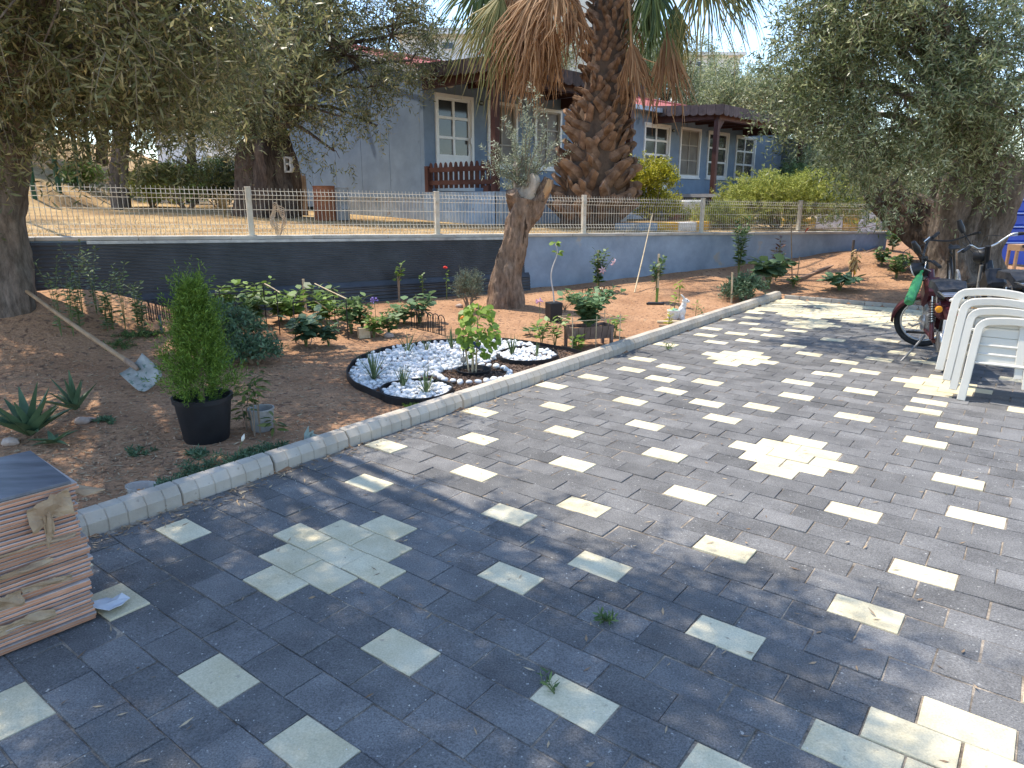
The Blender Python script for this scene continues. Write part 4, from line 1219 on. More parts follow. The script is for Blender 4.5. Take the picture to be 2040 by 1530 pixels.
for v in range(4):                            # old leaf bases: curved split wedges
    r = random.Random(v); mb = MB()
    w = .105; rows = []
    for k, (f_, oy, ww, th) in enumerate([(0, -.03, 1.15, .05), (.4, .04, .95, .05), (.78, .12, .72, .035), (1.0, .17, .58, .012)]):
        z = f_ * .36; x = ww * w * (1 + r.uniform(-.08, .08)); sk = r.uniform(-.02, .02)
        rows.append([(-x + sk, oy - .012, z), (0 + sk, oy + th, z + .02), (x + sk, oy - .012, z), (x + sk, oy - .05, z), (-x + sk, oy - .05, z)])
    vs_ = [p for rw in rows for p in rw]; fs = []
    for k in range(3):
        for q in range(5):
            fs.append((k * 5 + q, k * 5 + (q + 1) % 5, (k + 1) * 5 + (q + 1) % 5, (k + 1) * 5 + q))
    fs += [(4, 3, 2, 1, 0), (15, 16, 17, 18, 19)]
    mb.add(vs_, fs); me = mb.mesh('leaf_base', smooth=False); me.materials.append(M_boot); bmes.append(me)
rows_ = 27; cnt = 0
for k in range(rows_):
    z = lerp(pb.z + .3, 5.45, k / (rows_ - 1)); rad = prad(z)
    nper = 11
    for q in range(nper):
        th = 2 * math.pi * (q + .5 * (k % 2)) / nper + random.uniform(-.12, .12)
        if cnt >= 298: break
        cnt += 1
        o = bpy.data.objects.new('leaf_base', bmes[random.randrange(4)]); COL.objects.link(o); o.parent = palm
        o.matrix_parent_inverse = Matrix.Translation(-palm.location)
        c = pax(z); nrm = V3(math.cos(th), math.sin(th), 0)
        rz = math.atan2(nrm.y, nrm.x) - math.pi / 2
        lean = random.choice((-1, 1)) * random.uniform(.45, 1.05)
        s_ = rad / .62 * random.uniform(.9, 1.25) * 1.02
        o.matrix_basis = Matrix.Translation(c + nrm * rad * .84) @ Matrix.Rotation(rz, 4, 'Z') @ Matrix.Rotation(lean, 4, 'Y') @ Matrix.Rotation(random.uniform(-.3, .15), 4, 'X') @ Matrix.Scale(max(s_, .62), 4)
def frond(hub, dirv, L_, spread, m, droop, n=58, label=None, sd=0, width=.036, cup=.25):
    """fan leaf: pleated segments that split and droop, on a petiole"""
    r = random.Random(sd)
    dirv = Vector(dirv).normalized()
    side = dirv.cross(V3(0, -1, .15)).normalized(); nrm = side.cross(dirv).normalized()
    mb = MB()
    for k in range(n):
        a = lerp(-spread, spread, (k + .5) / n) + r.uniform(-.02, .02)
        d = dirv * math.cos(a) + side * math.sin(a) + nrm * (cup * (abs(a) / spread) ** 2 * -1 + r.uniform(-.06, .06))
        d.normalize(); wv = (side * math.cos(a) - dirv * math.sin(a)).normalized()
        ln = L_ * r.uniform(.62, 1.08) * (1 - .22 * (abs(a) / spread) ** 2)
        wd = width * r.uniform(.7, 1.1); dk_ = r.uniform(.5, 1.6); bend_ = r.gauss(0, .10)
        pts = []
        for s in (0.02, .3, .55, .78, 1.0):
            q = hub + d * ln * s + V3(0, 0, -droop * dk_ * ln * s ** 2.4) + wv * (.03 * r.uniform(-1, 1) * s * 3) + nrm * (bend_ * s * s)
            ww = wd * (s / .3 if s < .3 else (1 - (s - .3) / .7) ** .8) * .5 + .002
            pts.append((q, ww))
        vs_ = []
        for (q, ww) in pts: vs_ += [q - wv * ww, q + nrm * ww * .5, q + wv * ww]
        fs = []
        for s in range(4):
            fs += [(3 * s, 3 * s + 1, 3 * s + 4, 3 * s + 3), (3 * s + 1, 3 * s + 2, 3 * s + 5, 3 * s + 4)]
        mb.add(vs_, fs)
    fo = mb.build('frond', m, palm)
    pt = MB(); tz = max(hub.z + .1, 5.3); st0 = pax(min(tz, 6.2)); away = (hub - st0); away.z = 0
    st1 = st0 + away.normalized() * .25
    md = st1.lerp(hub, .55) + V3(0, 0, .28)
    pp, qq = smoothpath([st1, md, hub, hub + dirv * .12], [.035, .024, .018, .012], 4); pt.tube(pp, qq, 6); pt.build('petiole', m, fo)
FR = [  # hub pixel, distance, direction (right, away, up), length, spread, material, droop
    ((1112, -25), 12.6, (.0, -.35, -1), 1.25, .95, M_dead, .15), ((1085, -25), 12.7, (-.35, -.2, -1), 1.75, .75, M_dead, .25), ((1000, 0), 13.0, (-.35, -.2, -.9), 1.7, .75, M_fyel, .35),
    ((1075, 60), 12.9, (-.25, -.1, -1), 1.7, .35, M_dead, .15), ((1030, 40), 13.3, (-.1, -.1, -1), 1.9, .42, M_dead, .15), ((1080, 20), 13.2, (-.1, .0, -1), 1.6, .45, M_dead, .12),
    ((970, -40), 13.4, (-.6, -.1, -.75), 1.5, .9, M_frond, .4), ((1330, 70), 12.9, (.12, -.1, -1), 1.85, .42, M_dead, .1), ((1258, 95), 12.8, (.2, -.15, -1), 1.35, .5, M_dead, .15),
    ((1300, -35), 13.0, (.1, -.2, -1), 1.5, .7, M_frond, .2), ((1400, -55), 12.8, (.5, -.25, -.9), 1.65, 1.15, M_fyel, .35), ((1300, 10), 13.6, (.1, .2, -1), 1.3, .5, M_frond, .2),
    ((1100, -80), 13.8, (-.4, .3, -1), 2.0, .8, M_dead, .3), ((1450, -60), 13.4, (.8, .1, -.6), 1.2, .9, M_frond, .4), ((1345, 20), 13.9, (.2, .3, -1), 1.4, .5, M_fyel, .25),
    ((1040, -60), 13.2, (-.35, -.1, -1), 1.7, .55, M_dead, .2), ((1010, -50), 13.5, (-.4, 0, -1), 1.6, .6, M_fyel, .3),
    ((1105, 60), 13.2, (-.2, 0, -1), 1.5, .4, M_dead, .1), ((1060, -10), 12.8, (-.2, -.2, -1), 1.6, .6, M_dead, .15), ((1150, 10), 13.1, (-.1, -.1, -1), 1.3, .5, M_dead, .1), ((1010, 30), 13.1, (-.2, -.1, -1), 1.5, .5, M_dead, .15), ((1245, 0), 13.2, (.15, .1, -1), 1.3, .4, M_dead, .1)]
for k, (hpx, D, dv, L_, sprd, m_, dr) in enumerate(FR): frond(WD(hpx[0], hpx[1] - 12, D), dv, L_ * .82, sprd, m_, dr, sd=k)
for k in range(16):                           # living crown, unseen above the frame; outer fronds added to shade the bed
    th = 2 * math.pi * k / 16 + .3; u = V3(math.cos(th), math.sin(th), 0); far_ = k % 2
    frond(pax(6.2) + u * (1.0 + .95 * far_) + V3(0, 0, .8 - .1 * far_), u + V3(0, 0, -.15 * (k % 3)), 1.3, 1.2, M_frond, .25, sd=50 + k, n=34)
# ================================================================== GARDEN BED
def leafpoly(B, d, l, w, nrm=None, curl=.18):
    """broad hexagonal leaves with a drooping tip"""
    n = len(B)
    r = nrm if nrm is not None else rng.normal(size=(n, 3))
    s = unit(np.cross(d, r)); nn = unit(np.cross(s, d))
    l = np.asarray(l).reshape(-1, 1) * np.ones((n, 1)); w = np.asarray(w).reshape(-1, 1) * np.ones((n, 1))
    c = nn * l * curl
    V = np.stack([B, B + d * l * .28 + s * w * .42, B + d * l * .62 + s * w * .46 - c * .35, B + d * l - c, B + d * l * .62 - s * w * .46 - c * .35, B + d * l * .28 - s * w * .42], axis=1).reshape(-1, 3)
    return V, np.arange(6 * n).reshape(n, 6)
G_fresh = mat('leaf_fresh', (.10, .18, .035), (.17, .26, .055), rough=.45, c3=(.24, .34, .09), isl_rand=.25, trans=.35, spec=.45)
G_mid = mat('leaf_mid', (.065, .12, .035), (.11, .175, .055), rough=.5, c3=(.17, .235, .09), isl_rand=.25, trans=.3, spec=.4)
G_blue = mat('leaf_bluegreen', (.065, .12, .06), (.10, .165, .085), rough=.5, c3=(.15, .22, .12), isl_rand=.25, trans=.25, spec=.4)
G_lime = mat('leaf_lime', (.13, .22, .025), (.20, .30, .04), rough=.45, c3=(.30, .38, .08), isl_rand=.2, trans=.4, spec=.4)
G_potato = mat('leaf_potato', (.075, .15, .06), (.12, .20, .085), rough=.55, c3=(.18, .26, .13), isl_rand=.22, trans=.3, spec=.35)
G_dry = mat('leaf_dry', (.30, .22, .10), (.42, .33, .16), rough=.7, c3=(.36, .25, .12), isl_rand=.2, trans=.3)
G_red = mat('leaf_bronze', (.11, .05, .03), (.16, .08, .045), rough=.5, c3=(.10, .11, .04), isl_rand=.25, trans=.25)
M_stem = mat('green_stem', (.09, .12, .04), (.14, .17, .06), rough=.6)
M_wstem = mat('woody_stem', (.20, .14, .09), (.30, .22, .15), rough=.85, scale=20)
M_cane = mat('bamboo_cane', (.42, .32, .19), (.56, .45, .29), rough=.6, scale=14)
M_blackp = mat('black_plastic', (.010, .011, .013), (.020, .021, .024), rough=.5, scale=6, spec=.4)
M_iron = mat('black_iron', (.012, .011, .010), (.03, .026, .022), rough=.6, scale=12)

def plant(name, label, base, H, nst=3, spread=.35, per=14, leaf=.07, width=.04, m=None, cat='plant', start=.25, seed=0, stem_r=.004, group=None, broad=True, up=.35, sm=None, tops=None, lean=(0, 0), size_fall=.4, droop=.2):
    """stems from the base, leaves spiralling up each stem"""
    global rng
    rng = np.random.default_rng(seed + 100); rr = random.Random(seed)
    root = thing(name, label, cat, base, group)
    B, D_, L_ = [], [], []
    sb = MB()
    for k in range(nst):
        th = 2 * math.pi * (k + rr.random() * .6) / nst
        sp = spread * rr.uniform(.4, 1.0) if nst > 1 else spread * .3
        h = H * rr.uniform(.72, 1.0) if k else H
        tip = base + V3(math.cos(th) * sp * H + lean[0], math.sin(th) * sp * H + lean[1], h)
        mid = base.lerp(tip, .5) + V3(-math.cos(th) * sp * H * .2, -math.sin(th) * sp * H * .2, h * .08)
        pp, qq = smoothpath([base - V3(0, 0, .03), mid, tip], [stem_r, stem_r * .8, stem_r * .4], 8)
        sb.tube(pp, qq, 5)
        for q in range(per):
            f_ = start + (1 - start) * (q + .5) / per
            x = f_ * (len(pp) - 1); i0 = min(int(x), len(pp) - 2); P = pp[i0].lerp(pp[i0 + 1], x - i0)
            a = q * 2.4 + k + rr.uniform(-.4, .4)
            D_.append((math.cos(a), math.sin(a), up + rr.uniform(-.3, .35) + .5 * (f_ > .92)))
            B.append(tuple(P)); L_.append(leaf * (1 - size_fall * f_ * rr.random()) * rr.uniform(.75, 1.15))
    sb.build('stem', sm or M_stem, root)
    B = np.array(B); D_ = unit(np.array(D_)); L_ = np.array(L_)
    B = B + D_ * .012
    nr = unit(np.array([[0, 0, 1.]]) + rng.normal(size=B.shape) * .35)
    if broad: V, F = leafpoly(B, D_, L_, L_ * width / leaf, nr, droop)
    else: V, F = leaf_quads(B, D_, L_, L_ * width / leaf)
    npmesh('foliage', V, F, m or G_mid, root)
    return root
def bush(name, label, base, rx, ry, rz, n, m_, leaf, width, mat_, cat='shrub', seed=0, Lr=(.08, .16), group=None, lift=.45, upw=.3, droop=.15, floor=True, bumps=7):
    """rounded shrub: twigs over an uneven bumpy dome"""
    global rng
    rng = np.random.default_rng(seed + 300); rr = random.Random(seed)
    root = thing(name, label, cat, base, group)
    cen = np.array([base.x, base.y, base.z + rz * lift])
    cs = [(np.array([rr.uniform(-.62, .62) * rx, rr.uniform(-.62, .62) * ry, rr.uniform(-.2, .55) * rz]), rr.uniform(.38, .58)) for _ in range(bumps)]
    per = n // bumps
    P = []; D_ = []
    for c, s in cs:
        u = rdir(per); u[:, 2] = np.abs(u[:, 2]) * .9 - .18
        R_ = np.array([rx, ry, rz]) * s
        P.append(cen + c + u * R_ * rng.uniform(.55, 1.0, size=(per, 1))); D_.append(u)
    P = np.concatenate(P); D_ = unit(np.concatenate(D_) + rng.normal(size=P.shape) * .4 + np.array([0, 0, upw]))
    if floor: P[:, 2] = np.maximum(P[:, 2], base.z + .02)
    V, F, SV, SF = sprays(P, D_, rng.uniform(*Lr, size=len(P)), m_, leaf, width, droop)
    npmesh('foliage', V, F, mat_, root); tag(npmesh('twigs', SV, SF, M_twig, root), kind='stuff')
    sb = MB()
    for c, s in cs: sb.tube([base - V3(0, 0, .05), base.lerp(Vector(tuple(cen + c)), .5), Vector(tuple(cen + c))], [.012 + .02 * rz, .012, .005], 5)
    sb.build('stems', M_wstem, root)
    return root
def stick(name, label, a, b, r, m=None, cat='stake', r2=None):
    mb = MB(); pp, qq = smoothpath([a, a.lerp(b, .5) + V3(random.uniform(-.006, .006), 0, 0), b], [r, (r + (r2 or r)) / 2, r2 or r], 4); mb.tube(pp, qq, 8)
    return tag(mb.build(name, m or M_cane, None, smooth=True), label, cat)

# ------------------------------------------------------------------ potted conifer
b = G(413, 874); S_ = 1 / ppm(b.y)
pot = thing('potted_conifer', 'bushy bright green conifer in a large black plastic pot', 'potted plant', b)
h = .285
mb = MB(); mb.lathe(b, [(.001, 0), (.128, 0), (.135, .015), (.165, h - .03), (.176, h - .03), (.178, h), (.166, h), (.158, h - .05), (.001, h - .06)], 32); mb.build('pot', M_blackp, pot, smooth=True)
mb = MB(); mb.tube([b + V3(0, 0, h - .06), b + V3(.01, 0, h + .4), b + V3(0, 0, h + .62)], [.014, .008, .003], 6); mb.build('stem', M_wstem, pot)
rng = np.random.default_rng(2)
n = 1300
f_ = rng.uniform(0, 1, n) ** .8
th = rng.uniform(0, 6.28, n)
rad = .20 * np.minimum(1.0, .62 + f_ * 2.2) * (1 - f_) ** .85 * rng.uniform(.15, 1.0, n) ** .7 * (1 + .30 * np.sin(th * 3 + f_ * 9)) * rng.uniform(.8, 1.1, n) + .006
P = np.stack([b.x + rad * np.cos(th) + .01 * f_, b.y + rad * np.sin(th), b.z + h - .05 + f_ * .66], axis=1)
D_ = unit(np.stack([np.cos(th) * .7, np.sin(th) * .7, .75 + .9 * f_], axis=1) + rng.normal(size=(n, 3)) * .28)
V, F, SV, SF = sprays(P, D_, rng.uniform(.06, .17, n) * np.where(rng.random(n) < .12, 1.5, 1), 17, .028, .0062, -.02, spread=.55)
npmesh('foliage', V, F, mat('conifer_leaf', (.08, .155, .018), (.135, .225, .03), rough=.55, c3=(.20, .29, .05), isl_rand=.3, trans=.3), pot)

# small pale pot with a leafless rim, and two thin leafy stems before it
b = G(523, 856); pt = thing('flower_pot', 'small pale grey pot behind thin leafy stems', 'pot', b)
mb = MB(); mb.lathe(b, [(.001, 0), (.062, 0), (.068, .01), (.082, .14), (.086, .14), (.086, .15), (.078, .15), (.074, .11), (.001, .105)], 24); mb.build('pot', mat('pale_pot', (.27, .26, .24), (.33, .32, .30), rough=.6, scale=8), pt, smooth=True)
mb = MB(); mb.lathe(b + V3(0, 0, .106), [(.001, .012), (.05, .008), (.072, .0)], 16); mb.build('potting_soil', M_soil, pt)
for k, (x, y, H, lb) in enumerate([(508, 870, .40, 'thin stemmed seedling with drooping leaves left of the pale pot'), (519, 868, .44, 'taller thin stemmed seedling before the pale pot'), (548, 868, .12, 'small drooping seedling right of the pale pot'), (492, 858, .26, 'leafy seedling between the black pot and the pale pot')]):
    plant('seedling', lb, G(x, y), H, 2 if H > .2 else 1, .16, 15, .085, .026, mat('leaf_seedling', (.06, .10, .02), (.11, .15, .035), rough=.45, c3=(.16, .17, .05), isl_rand=.25, trans=.3), seed=k + 5, start=.62 if k < 2 else .3, sm=M_wstem, stem_r=.0035, up=.15, droop=.4)

# ------------------------------------------------------------------ shovel resting on the olive trunk
M_handle = mat('shovel_handle', (.30, .19, .10), (.42, .28, .16), rough=.6, scale=10, stretch=(1, 1, .2))
tipp = G(308, 782); sock = WD(264, 727, tipp.y + .10); topp = WD(46, 575, 6.42)
sh = thing('shovel', 'long handled square shovel leaning on the olive trunk', 'shovel', tipp)
ax = (tipp - sock); 
mb = MB(); pp, qq = smoothpath([topp, topp.lerp(sock, .5) + V3(0, 0, -.012), sock], [.017, .018, .019], 8); mb.tube(pp, qq, 10); mb.build('handle', M_handle, sh, smooth=True)
axn = (sock - topp).normalized()
dirb = (WD(318, 775, tipp.y - .0) - sock).normalized(); sidb = dirb.cross(V3(0, -.8, .6)).normalized(); nb_ = sidb.cross(dirb).normalized()
mb = MB(); vs_ = []; BL, BW = .27, .225
c0 = sock - dirb * .02
for i in range(7):
    for j in range(7):
        u = i / 6; v = j / 6 - .5
        wid = BW * (1 if u < .75 else 1 - .25 * ((u - .75) / .25) ** 2)
        vs_.append(c0 + dirb * (BL * u) + sidb * (wid * v) + nb_ * (-.035 * (1 - (2 * v) ** 2) * (1 - .3 * u) + .02 * u * u))
mb.add(vs_, [(i * 7 + j, i * 7 + j + 1, (i + 1) * 7 + j + 1, (i + 1) * 7 + j) for i in range(6) for j in range(6)])
bl = mb.build('blade', mat('worn_blade', (.24, .24, .21), (.40, .39, .35), rough=.6, scale=14, metal=.2, speck=((.13, .18, .14), 26, .57)), sh, smooth=True)
so = bl.modifiers.new('thick', 'SOLIDIFY'); so.thickness = .003
mb = MB(); mb.tube([sock - axn * .10, sock, sock + dirb * .06], [.021, .022, .014], 10); mb.build('socket', mat('rusty_socket', (.22, .14, .09), (.34, .24, .17), rough=.7, scale=20), bl, smooth=True)

# ------------------------------------------------------------------ aloes: every leaf a part
G_aloe = mat('aloe_leaf', (.055, .10, .05), (.095, .15, .075), rough=.5, scale=9, obj_rand=.18, spec=.4, speck=((.20, .18, .12), 16, .68))
def aloe(label, b, n, L_, W_, seed, upb=.8):
    r = random.Random(seed); root = thing('aloe', label, 'plant', b)
    for k in range(n):
        th = k * 2.4 + r.uniform(-.2, .2); e = upb * (1 - .75 * k / n) + r.uniform(-.08, .12); ln = L_ * r.uniform(.7, 1.1)
        d0 = V3(math.cos(th) * math.cos(e * 1.4), math.sin(th) * math.cos(e * 1.4), math.sin(e * 1.4)); sd = V3(-math.sin(th), math.cos(th), 0); up_ = sd.cross(d0) * -1
        if up_.z < 0: up_ = -up_
        mb = MB(); vs_ = []; ns = 7
        for q in range(ns):
            f_ = q / (ns - 1); w = W_ * (1 - f_ ** 1.6) * .5 + .002
            p = b + V3(0, 0, .0) + d0 * (ln * f_) + V3(0, 0, -.22 * ln * f_ * f_ * (1 - e)) + V3(0, 0, .03)
            vs_ += [p - sd * w + up_ * w * .35, p + up_ * -w * .1, p + sd * w + up_ * w * .35, p - up_ * w * .5]
        fs = [(q * 4 + i, q * 4 + (i + 1) % 4, (q + 1) * 4 + (i + 1) % 4, (q + 1) * 4 + i) for q in range(ns - 1) for i in range(4)]
        mb.add(vs_, fs + [(0, 1, 2, 3)]); mb.build('leaf', G_aloe, root, smooth=True)
aloe('large spiky aloe at the foot of the soil mound', G(62, 872), 20, .36, .075, 1)
aloe('narrow upright aloe beside the large aloe', G(152, 822), 13, .27, .05, 2, 1.0)
aloe('small pale aloe clump lying at the large aloe base', G(108, 890), 8, .16, .035, 6, .4)

# ------------------------------------------------------------------ weeds, litter, tub by the kerb
def weed(label, b, n, L_, seed, m=G_blue, sz=.03):
    global rng
    rng = np.random.default_rng(seed + 77); root = thing('weed', label, 'weed', b)
    th = rng.uniform(0, 6.28, n); e = rng.uniform(.15, .9, n)
    D_ = np.stack([np.cos(th) * np.cos(e), np.sin(th) * np.cos(e), np.sin(e)], axis=1)
    P = np.repeat(np.array([[b.x, b.y, b.z]]), n, axis=0) + D_ * .01 + np.stack([rng.normal(size=n) * .03, rng.normal(size=n) * .03, np.zeros(n)], axis=1)
    V, F, SV, SF = sprays(P, D_, rng.uniform(.5, 1.0, n) * L_, 22, sz, sz * .28, .35, spread=.8)
    npmesh('foliage', V, F, m, root); tag(npmesh('stems', SV, SF, M_stem, root), kind='stuff')
for k, (x, y, n, L_, lb) in enumerate([(335, 975, 34, .12, 'dark ferny weed beside the plastic tub'), (402, 945, 30, .15, 'ferny weed spreading between tub and kerb'), (470, 925, 44, .18, 'wide ferny weed with a white bud along the kerb'), (535, 908, 40, .16, 'ferny weed trailing onto the kerb'),
                                        (395, 905, 14, .07, 'tiny weed before the black pot'), (270, 905, 10, .06, 'lone tiny weed on the bare soil'), (830, 812, 16, .06, 'pale weed at the rim of the pebble circle'), (210, 840, 12, .05, 'tiny weed near the shovel blade')]):
    weed(lb, G(x, y), n, L_, k, G_blue if k != 6 else G_lime)
b = G(470, 925); stick('flower_bud', 'white pointed bud standing in the kerb side weed', b, b + V3(.05, 0, .14), .002, M_stem, 'flower'); 
mb = MB(); c = b + V3(.055, 0, .155); mb.lathe(c, [(.001, -.02), (.008, -.01), (.010, .005), (.001, .03)], 8, V3(.4, 0, 1)); tag(mb.build('flower_bud', mat('white_petal', (.70, .68, .60), rough=.5), None, smooth=True), 'closed white flower bud above the kerb side weed', 'flower')
b = G(608, 888); mb = MB()
for k in range(3): mb.add(*[[(b.x + k * .012 - .01, b.y, b.z), (b.x + .03 + k * .012, b.y + .005, b.z + .02), (b.x + .03 + k * .03, b.y, b.z + .13 - k * .03), (b.x + k * .02, b.y, b.z + .08)], [(0, 1, 2, 3)]])
tag(mb.build('blade_weed', mat('grey_blade', (.20, .26, .24), (.28, .34, .31), rough=.5), None), 'single grey green leaf blade standing by the kerb', 'weed')
b = G(285, 990); tub = thing('food_tub', 'clear plastic food tub with orange scraps lying by the kerb', 'tub', b)
M_clear = mat('clear_plastic', (.80, .80, .78), rough=.18, alpha=.3, spec=.5)
mb = MB(); R_ = Vector((.10, .12, 1)); mb.lathe(b + V3(0, 0, .004), [(.001, 0), (.060, 0), (.066, .006), (.078, .052), (.083, .053), (.083, .058), (.074, .056), (.062, .008), (.001, .006)], 28, R_); mb.build('tub_wall', M_clear, tub, smooth=True)
rr = random.Random(3)
for k in range(34):
    a = rr.uniform(0, 6.28); r_ = rr.uniform(0, .05); mb = MB(); mb.ball(b + V3(r_ * math.cos(a), r_ * math.sin(a), .018 + rr.uniform(0, .012)), rr.uniform(.006, .011), 7, 5, jit=.15)
    mb.build('food_scrap', mat('orange_scrap', (.42, .15, .04), (.55, .26, .08), rough=.6, obj_rand=.4) if k % 3 else mat('nut_shell', (.40, .30, .20), (.5, .4, .28), rough=.7), tub, smooth=True)

# fallen leaves, sticks and crumbs of soil
rng = np.random.default_rng(21)
pts = []; 
for k in range(8200):
    if k < 6000:
        x, y = rng.uniform(0, 760), rng.uniform(690, 1040)
    else:
        x, y = rng.uniform(300, 1780), rng.uniform(560, 760)
    q = G(x, y)
    i, j = gij(q.x, q.y)
    if i < IK - 1.2 or j > JEND + 1: pts.append((q.x, q.y, q.z + .005))
for k in range(500):                          # drifts against the kerb on the paving
    j = -23 + abs(rng.normal()) * 14; i = IK + .12 + abs(rng.normal()) * .8
    if j < 40: 
        q = gpt(i, j); pts.append((q.x, q.y, .004))
for k in range(260):
    i, j = rng.uniform(-17, 9), rng.uniform(-24, 10); q = gpt(i, j); pts.append((q.x, q.y, .004))
P = np.array(pts); n = len(P)
th = rng.uniform(0, 6.28, n); D_ = np.stack([np.cos(th), np.sin(th), rng.normal(size=n) * .12], axis=1)
V, F = leaf_quads(P, unit(D_), rng.uniform(.022, .055, n), rng.uniform(.005, .011, n), np.array([[0, 0, 1.]]) + rng.normal(size=(n, 3)) * .3)
lit = npmesh('leaf_litter', V, F, mat('litter', (.20, .12, .07), (.32, .22, .13), rough=.85, c3=(.44, .35, .22), c4=(.12, .08, .055), isl_rand=.3))
tag(lit, 'dry fallen olive leaves scattered on soil and paving', kind='stuff')
cr = MB(); rr = random.Random(9)
for k in range(3400):
    q = G(rr.uniform(0, 1780), rr.uniform(600, 1000) if k % 3 else rr.uniform(560, 720)); i, j = gij(q.x, q.y)
    if i > IK - 1.2 and j < JEND + 1: continue
    s = rr.uniform(.004, .013) * (1.7 if rr.random() < .07 else 1)
    cr.add([q + V3(-s, 0, -s * .3), q + V3(s * .6, s * .8, -s * .3), q + V3(s * .5, -s * .8, -s * .3), q + V3(0, 0, s)], [(0, 1, 2), (0, 3, 1), (1, 3, 2), (2, 3, 0)])
tag(cr.build('soil_crumbs', mat('clod', (.26, .14, .08), (.40, .25, .16), rough=.95, isl_rand=.3), None), 'small clods and stones lying on the soil', kind='stuff')
grit = MB()
for k in range(650):                          # pale grit on the paving
    q = gpt(rr.uniform(-17, 12), -24 + abs(rr.gauss(0, 1)) * 16); s = rr.uniform(.001, .003) * (1.6 if rr.random() < .08 else 1)
    grit.add([q + V3(-s, 0, -.001), q + V3(s * .6, s * .8, -.001), q + V3(s * .5, -s * .8, -.001), q + V3(0, 0, s)], [(0, 1, 2), (0, 3, 1), (1, 3, 2), (2, 3, 0)])
tag(grit.build('paving_grit', mat('grit', (.45, .43, .40), (.62, .60, .56), rough=.9, isl_rand=.2), None), 'specks of pale grit on the paving', kind='stuff')
# green sprigs lying on the paving
for k, (x, y, L_, lb) in enumerate([(1105, 1385, .10, 'green leafy sprig lying on a cream block'), (1208, 1240, .045, 'wilted green weed growing in a paving joint'), (1330, 697, .12, 'small weed in the paving near the bamboo framed planter')]):
    q = W(x, y, 0); q.z = .002; root = thing('leaf_sprig', lb, 'sprig', q)
    rng = np.random.default_rng(k); n = 3 if k == 0 else 9
    th = (rng.uniform(1.7, 2.4, n) if k == 0 else rng.uniform(0, 6.28, n)); D_ = np.stack([np.cos(th), np.sin(th), np.full(n, .12 if k == 0 else .7)], axis=1)
    V, F, SV, SF = sprays(np.repeat(np.array([[q.x, q.y, q.z + .004]]), n, axis=0), unit(D_), rng.uniform(.7, 1, n) * L_, 7, .03, .009, .05); V[:, 2] = np.maximum(V[:, 2], .004)
    npmesh('leaves', V, F, G_mid, root); npmesh('stem', SV, SF, M_stem, root)
rr = random.Random(14)
# stones by the aloe and the bed
def rock(label, q, r, m, cat='stone', sq=.6):
    mb = MB(); mb.ball(q + V3(0, 0, r * sq * .5), (r, r * .8, r * sq), 10, 7, jit=.12); return tag(mb.build('stone', m, None, smooth=True), label, cat)
M_rock = mat('field_stone', (.34, .25, .20), (.48, .38, .31), rough=.9, scale=9, bump=.5)
rock('round stone at the foot of the narrow aloe', G(165, 843), .05, M_rock); rock('flat stone leaning on the round one by the aloe', G(178, 838), .04, M_rock, sq=.4); rock('pinkish stone on the soil below the aloes', G(22, 885), .05, M_rock)
rock('pale stone beside the pebble circle', G(775, 672), .06, M_rock); rock('stone lying behind the seedling tree', G(915, 612), .05, M_rock)
q = G(725, 672); mb = MB(); mb.box(q + V3(0, 0, .05), (.12, .10, .11), Euler((0, 0, .4)).to_matrix()); tag(mb.build('wood_block', M_cane, None, bev=.004), 'cut wooden block lying beside the pepper plants', 'wood block')
# ------------------------------------------------------------------ pebble circle with edging rings
M_peb = mat('white_pebble', (.62, .615, .60), (.76, .755, .74), rough=.55, scale=10, bump=.15, obj_rand=.10, isl_rand=.10, spec=.3)
M_mulch = mat('bark_mulch', (.055, .035, .026), (.10, .068, .05), rough=.95, c3=(.17, .115, .085), isl_rand=.35)
PC = V3(-.30, 5.95, 0); PR = 1.12
def kd(x, y): i, j = gij(x, y); return (IK - 1.07 - i) * HB        # distance from the kerb's inner face
R1c, R1r = V3(-.735, 5.185, 0), .275
R2c, R2r = V3(.145, 6.43, 0), .285
SPc = V3(-.325, 5.72, 0)
pc = thing('pebble_circle', 'circular bed of white pebbles and dark bark edged in black beside the kerb', 'pebble bed', (PC.x, PC.y, ground(PC.x, PC.y)))
def strip(pts, h, m, parent, th=.008, name='edging', z0=-.02):
    mb = MB(); n = len(pts); vs_ = []
    for k, p in enumerate(pts):
        a = pts[max(k - 1, 0)]; b = pts[min(k + 1, n - 1)]; d = (b - a); nn = V3(-d.y, d.x, 0).normalized() * th / 2
        z = max(ground(p.x, p.y), 0)
        vs_ += [(p.x - nn.x, p.y - nn.y, z + z0), (p.x - nn.x, p.y - nn.y, z + h), (p.x + nn.x, p.y + nn.y, z + h), (p.x + nn.x, p.y + nn.y, z + z0)]
    fs = [(k * 4 + q, k * 4 + (q + 1) % 4, k * 4 + 4 + (q + 1) % 4, k * 4 + 4 + q) for k in range(n - 1) for q in range(4)] + [(0, 1, 2, 3), tuple((n - 1) * 4 + q for q in (3, 2, 1, 0))]
    mb.add(vs_, fs); return mb.build(name, m, parent, smooth=False)
arc = [PC + V3(math.cos(a), math.sin(a), 0) * PR for a in [2 * math.pi * k / 120 for k in range(121)]]
keep = [p for p in arc if kd(p.x, p.y) > .02]
st0 = max(range(len(keep)), key=lambda k: (keep[k] - keep[k - 1]).length)
keep = keep[st0:] + keep[:st0]
keep = [p for k, p in enumerate(keep) if k == 0 or (p - keep[k - 1]).length > 1e-4]
strip(keep, .055, M_blackp, pc)
for c, r in ((R1c, R1r), (R2c, R2r)):
    strip([c + V3(math.cos(a), math.sin(a), 0) * r for a in [2 * math.pi * k / 48 for k in range(49)]], .058, M_blackp, pc)
rr = random.Random(31)
pm = []
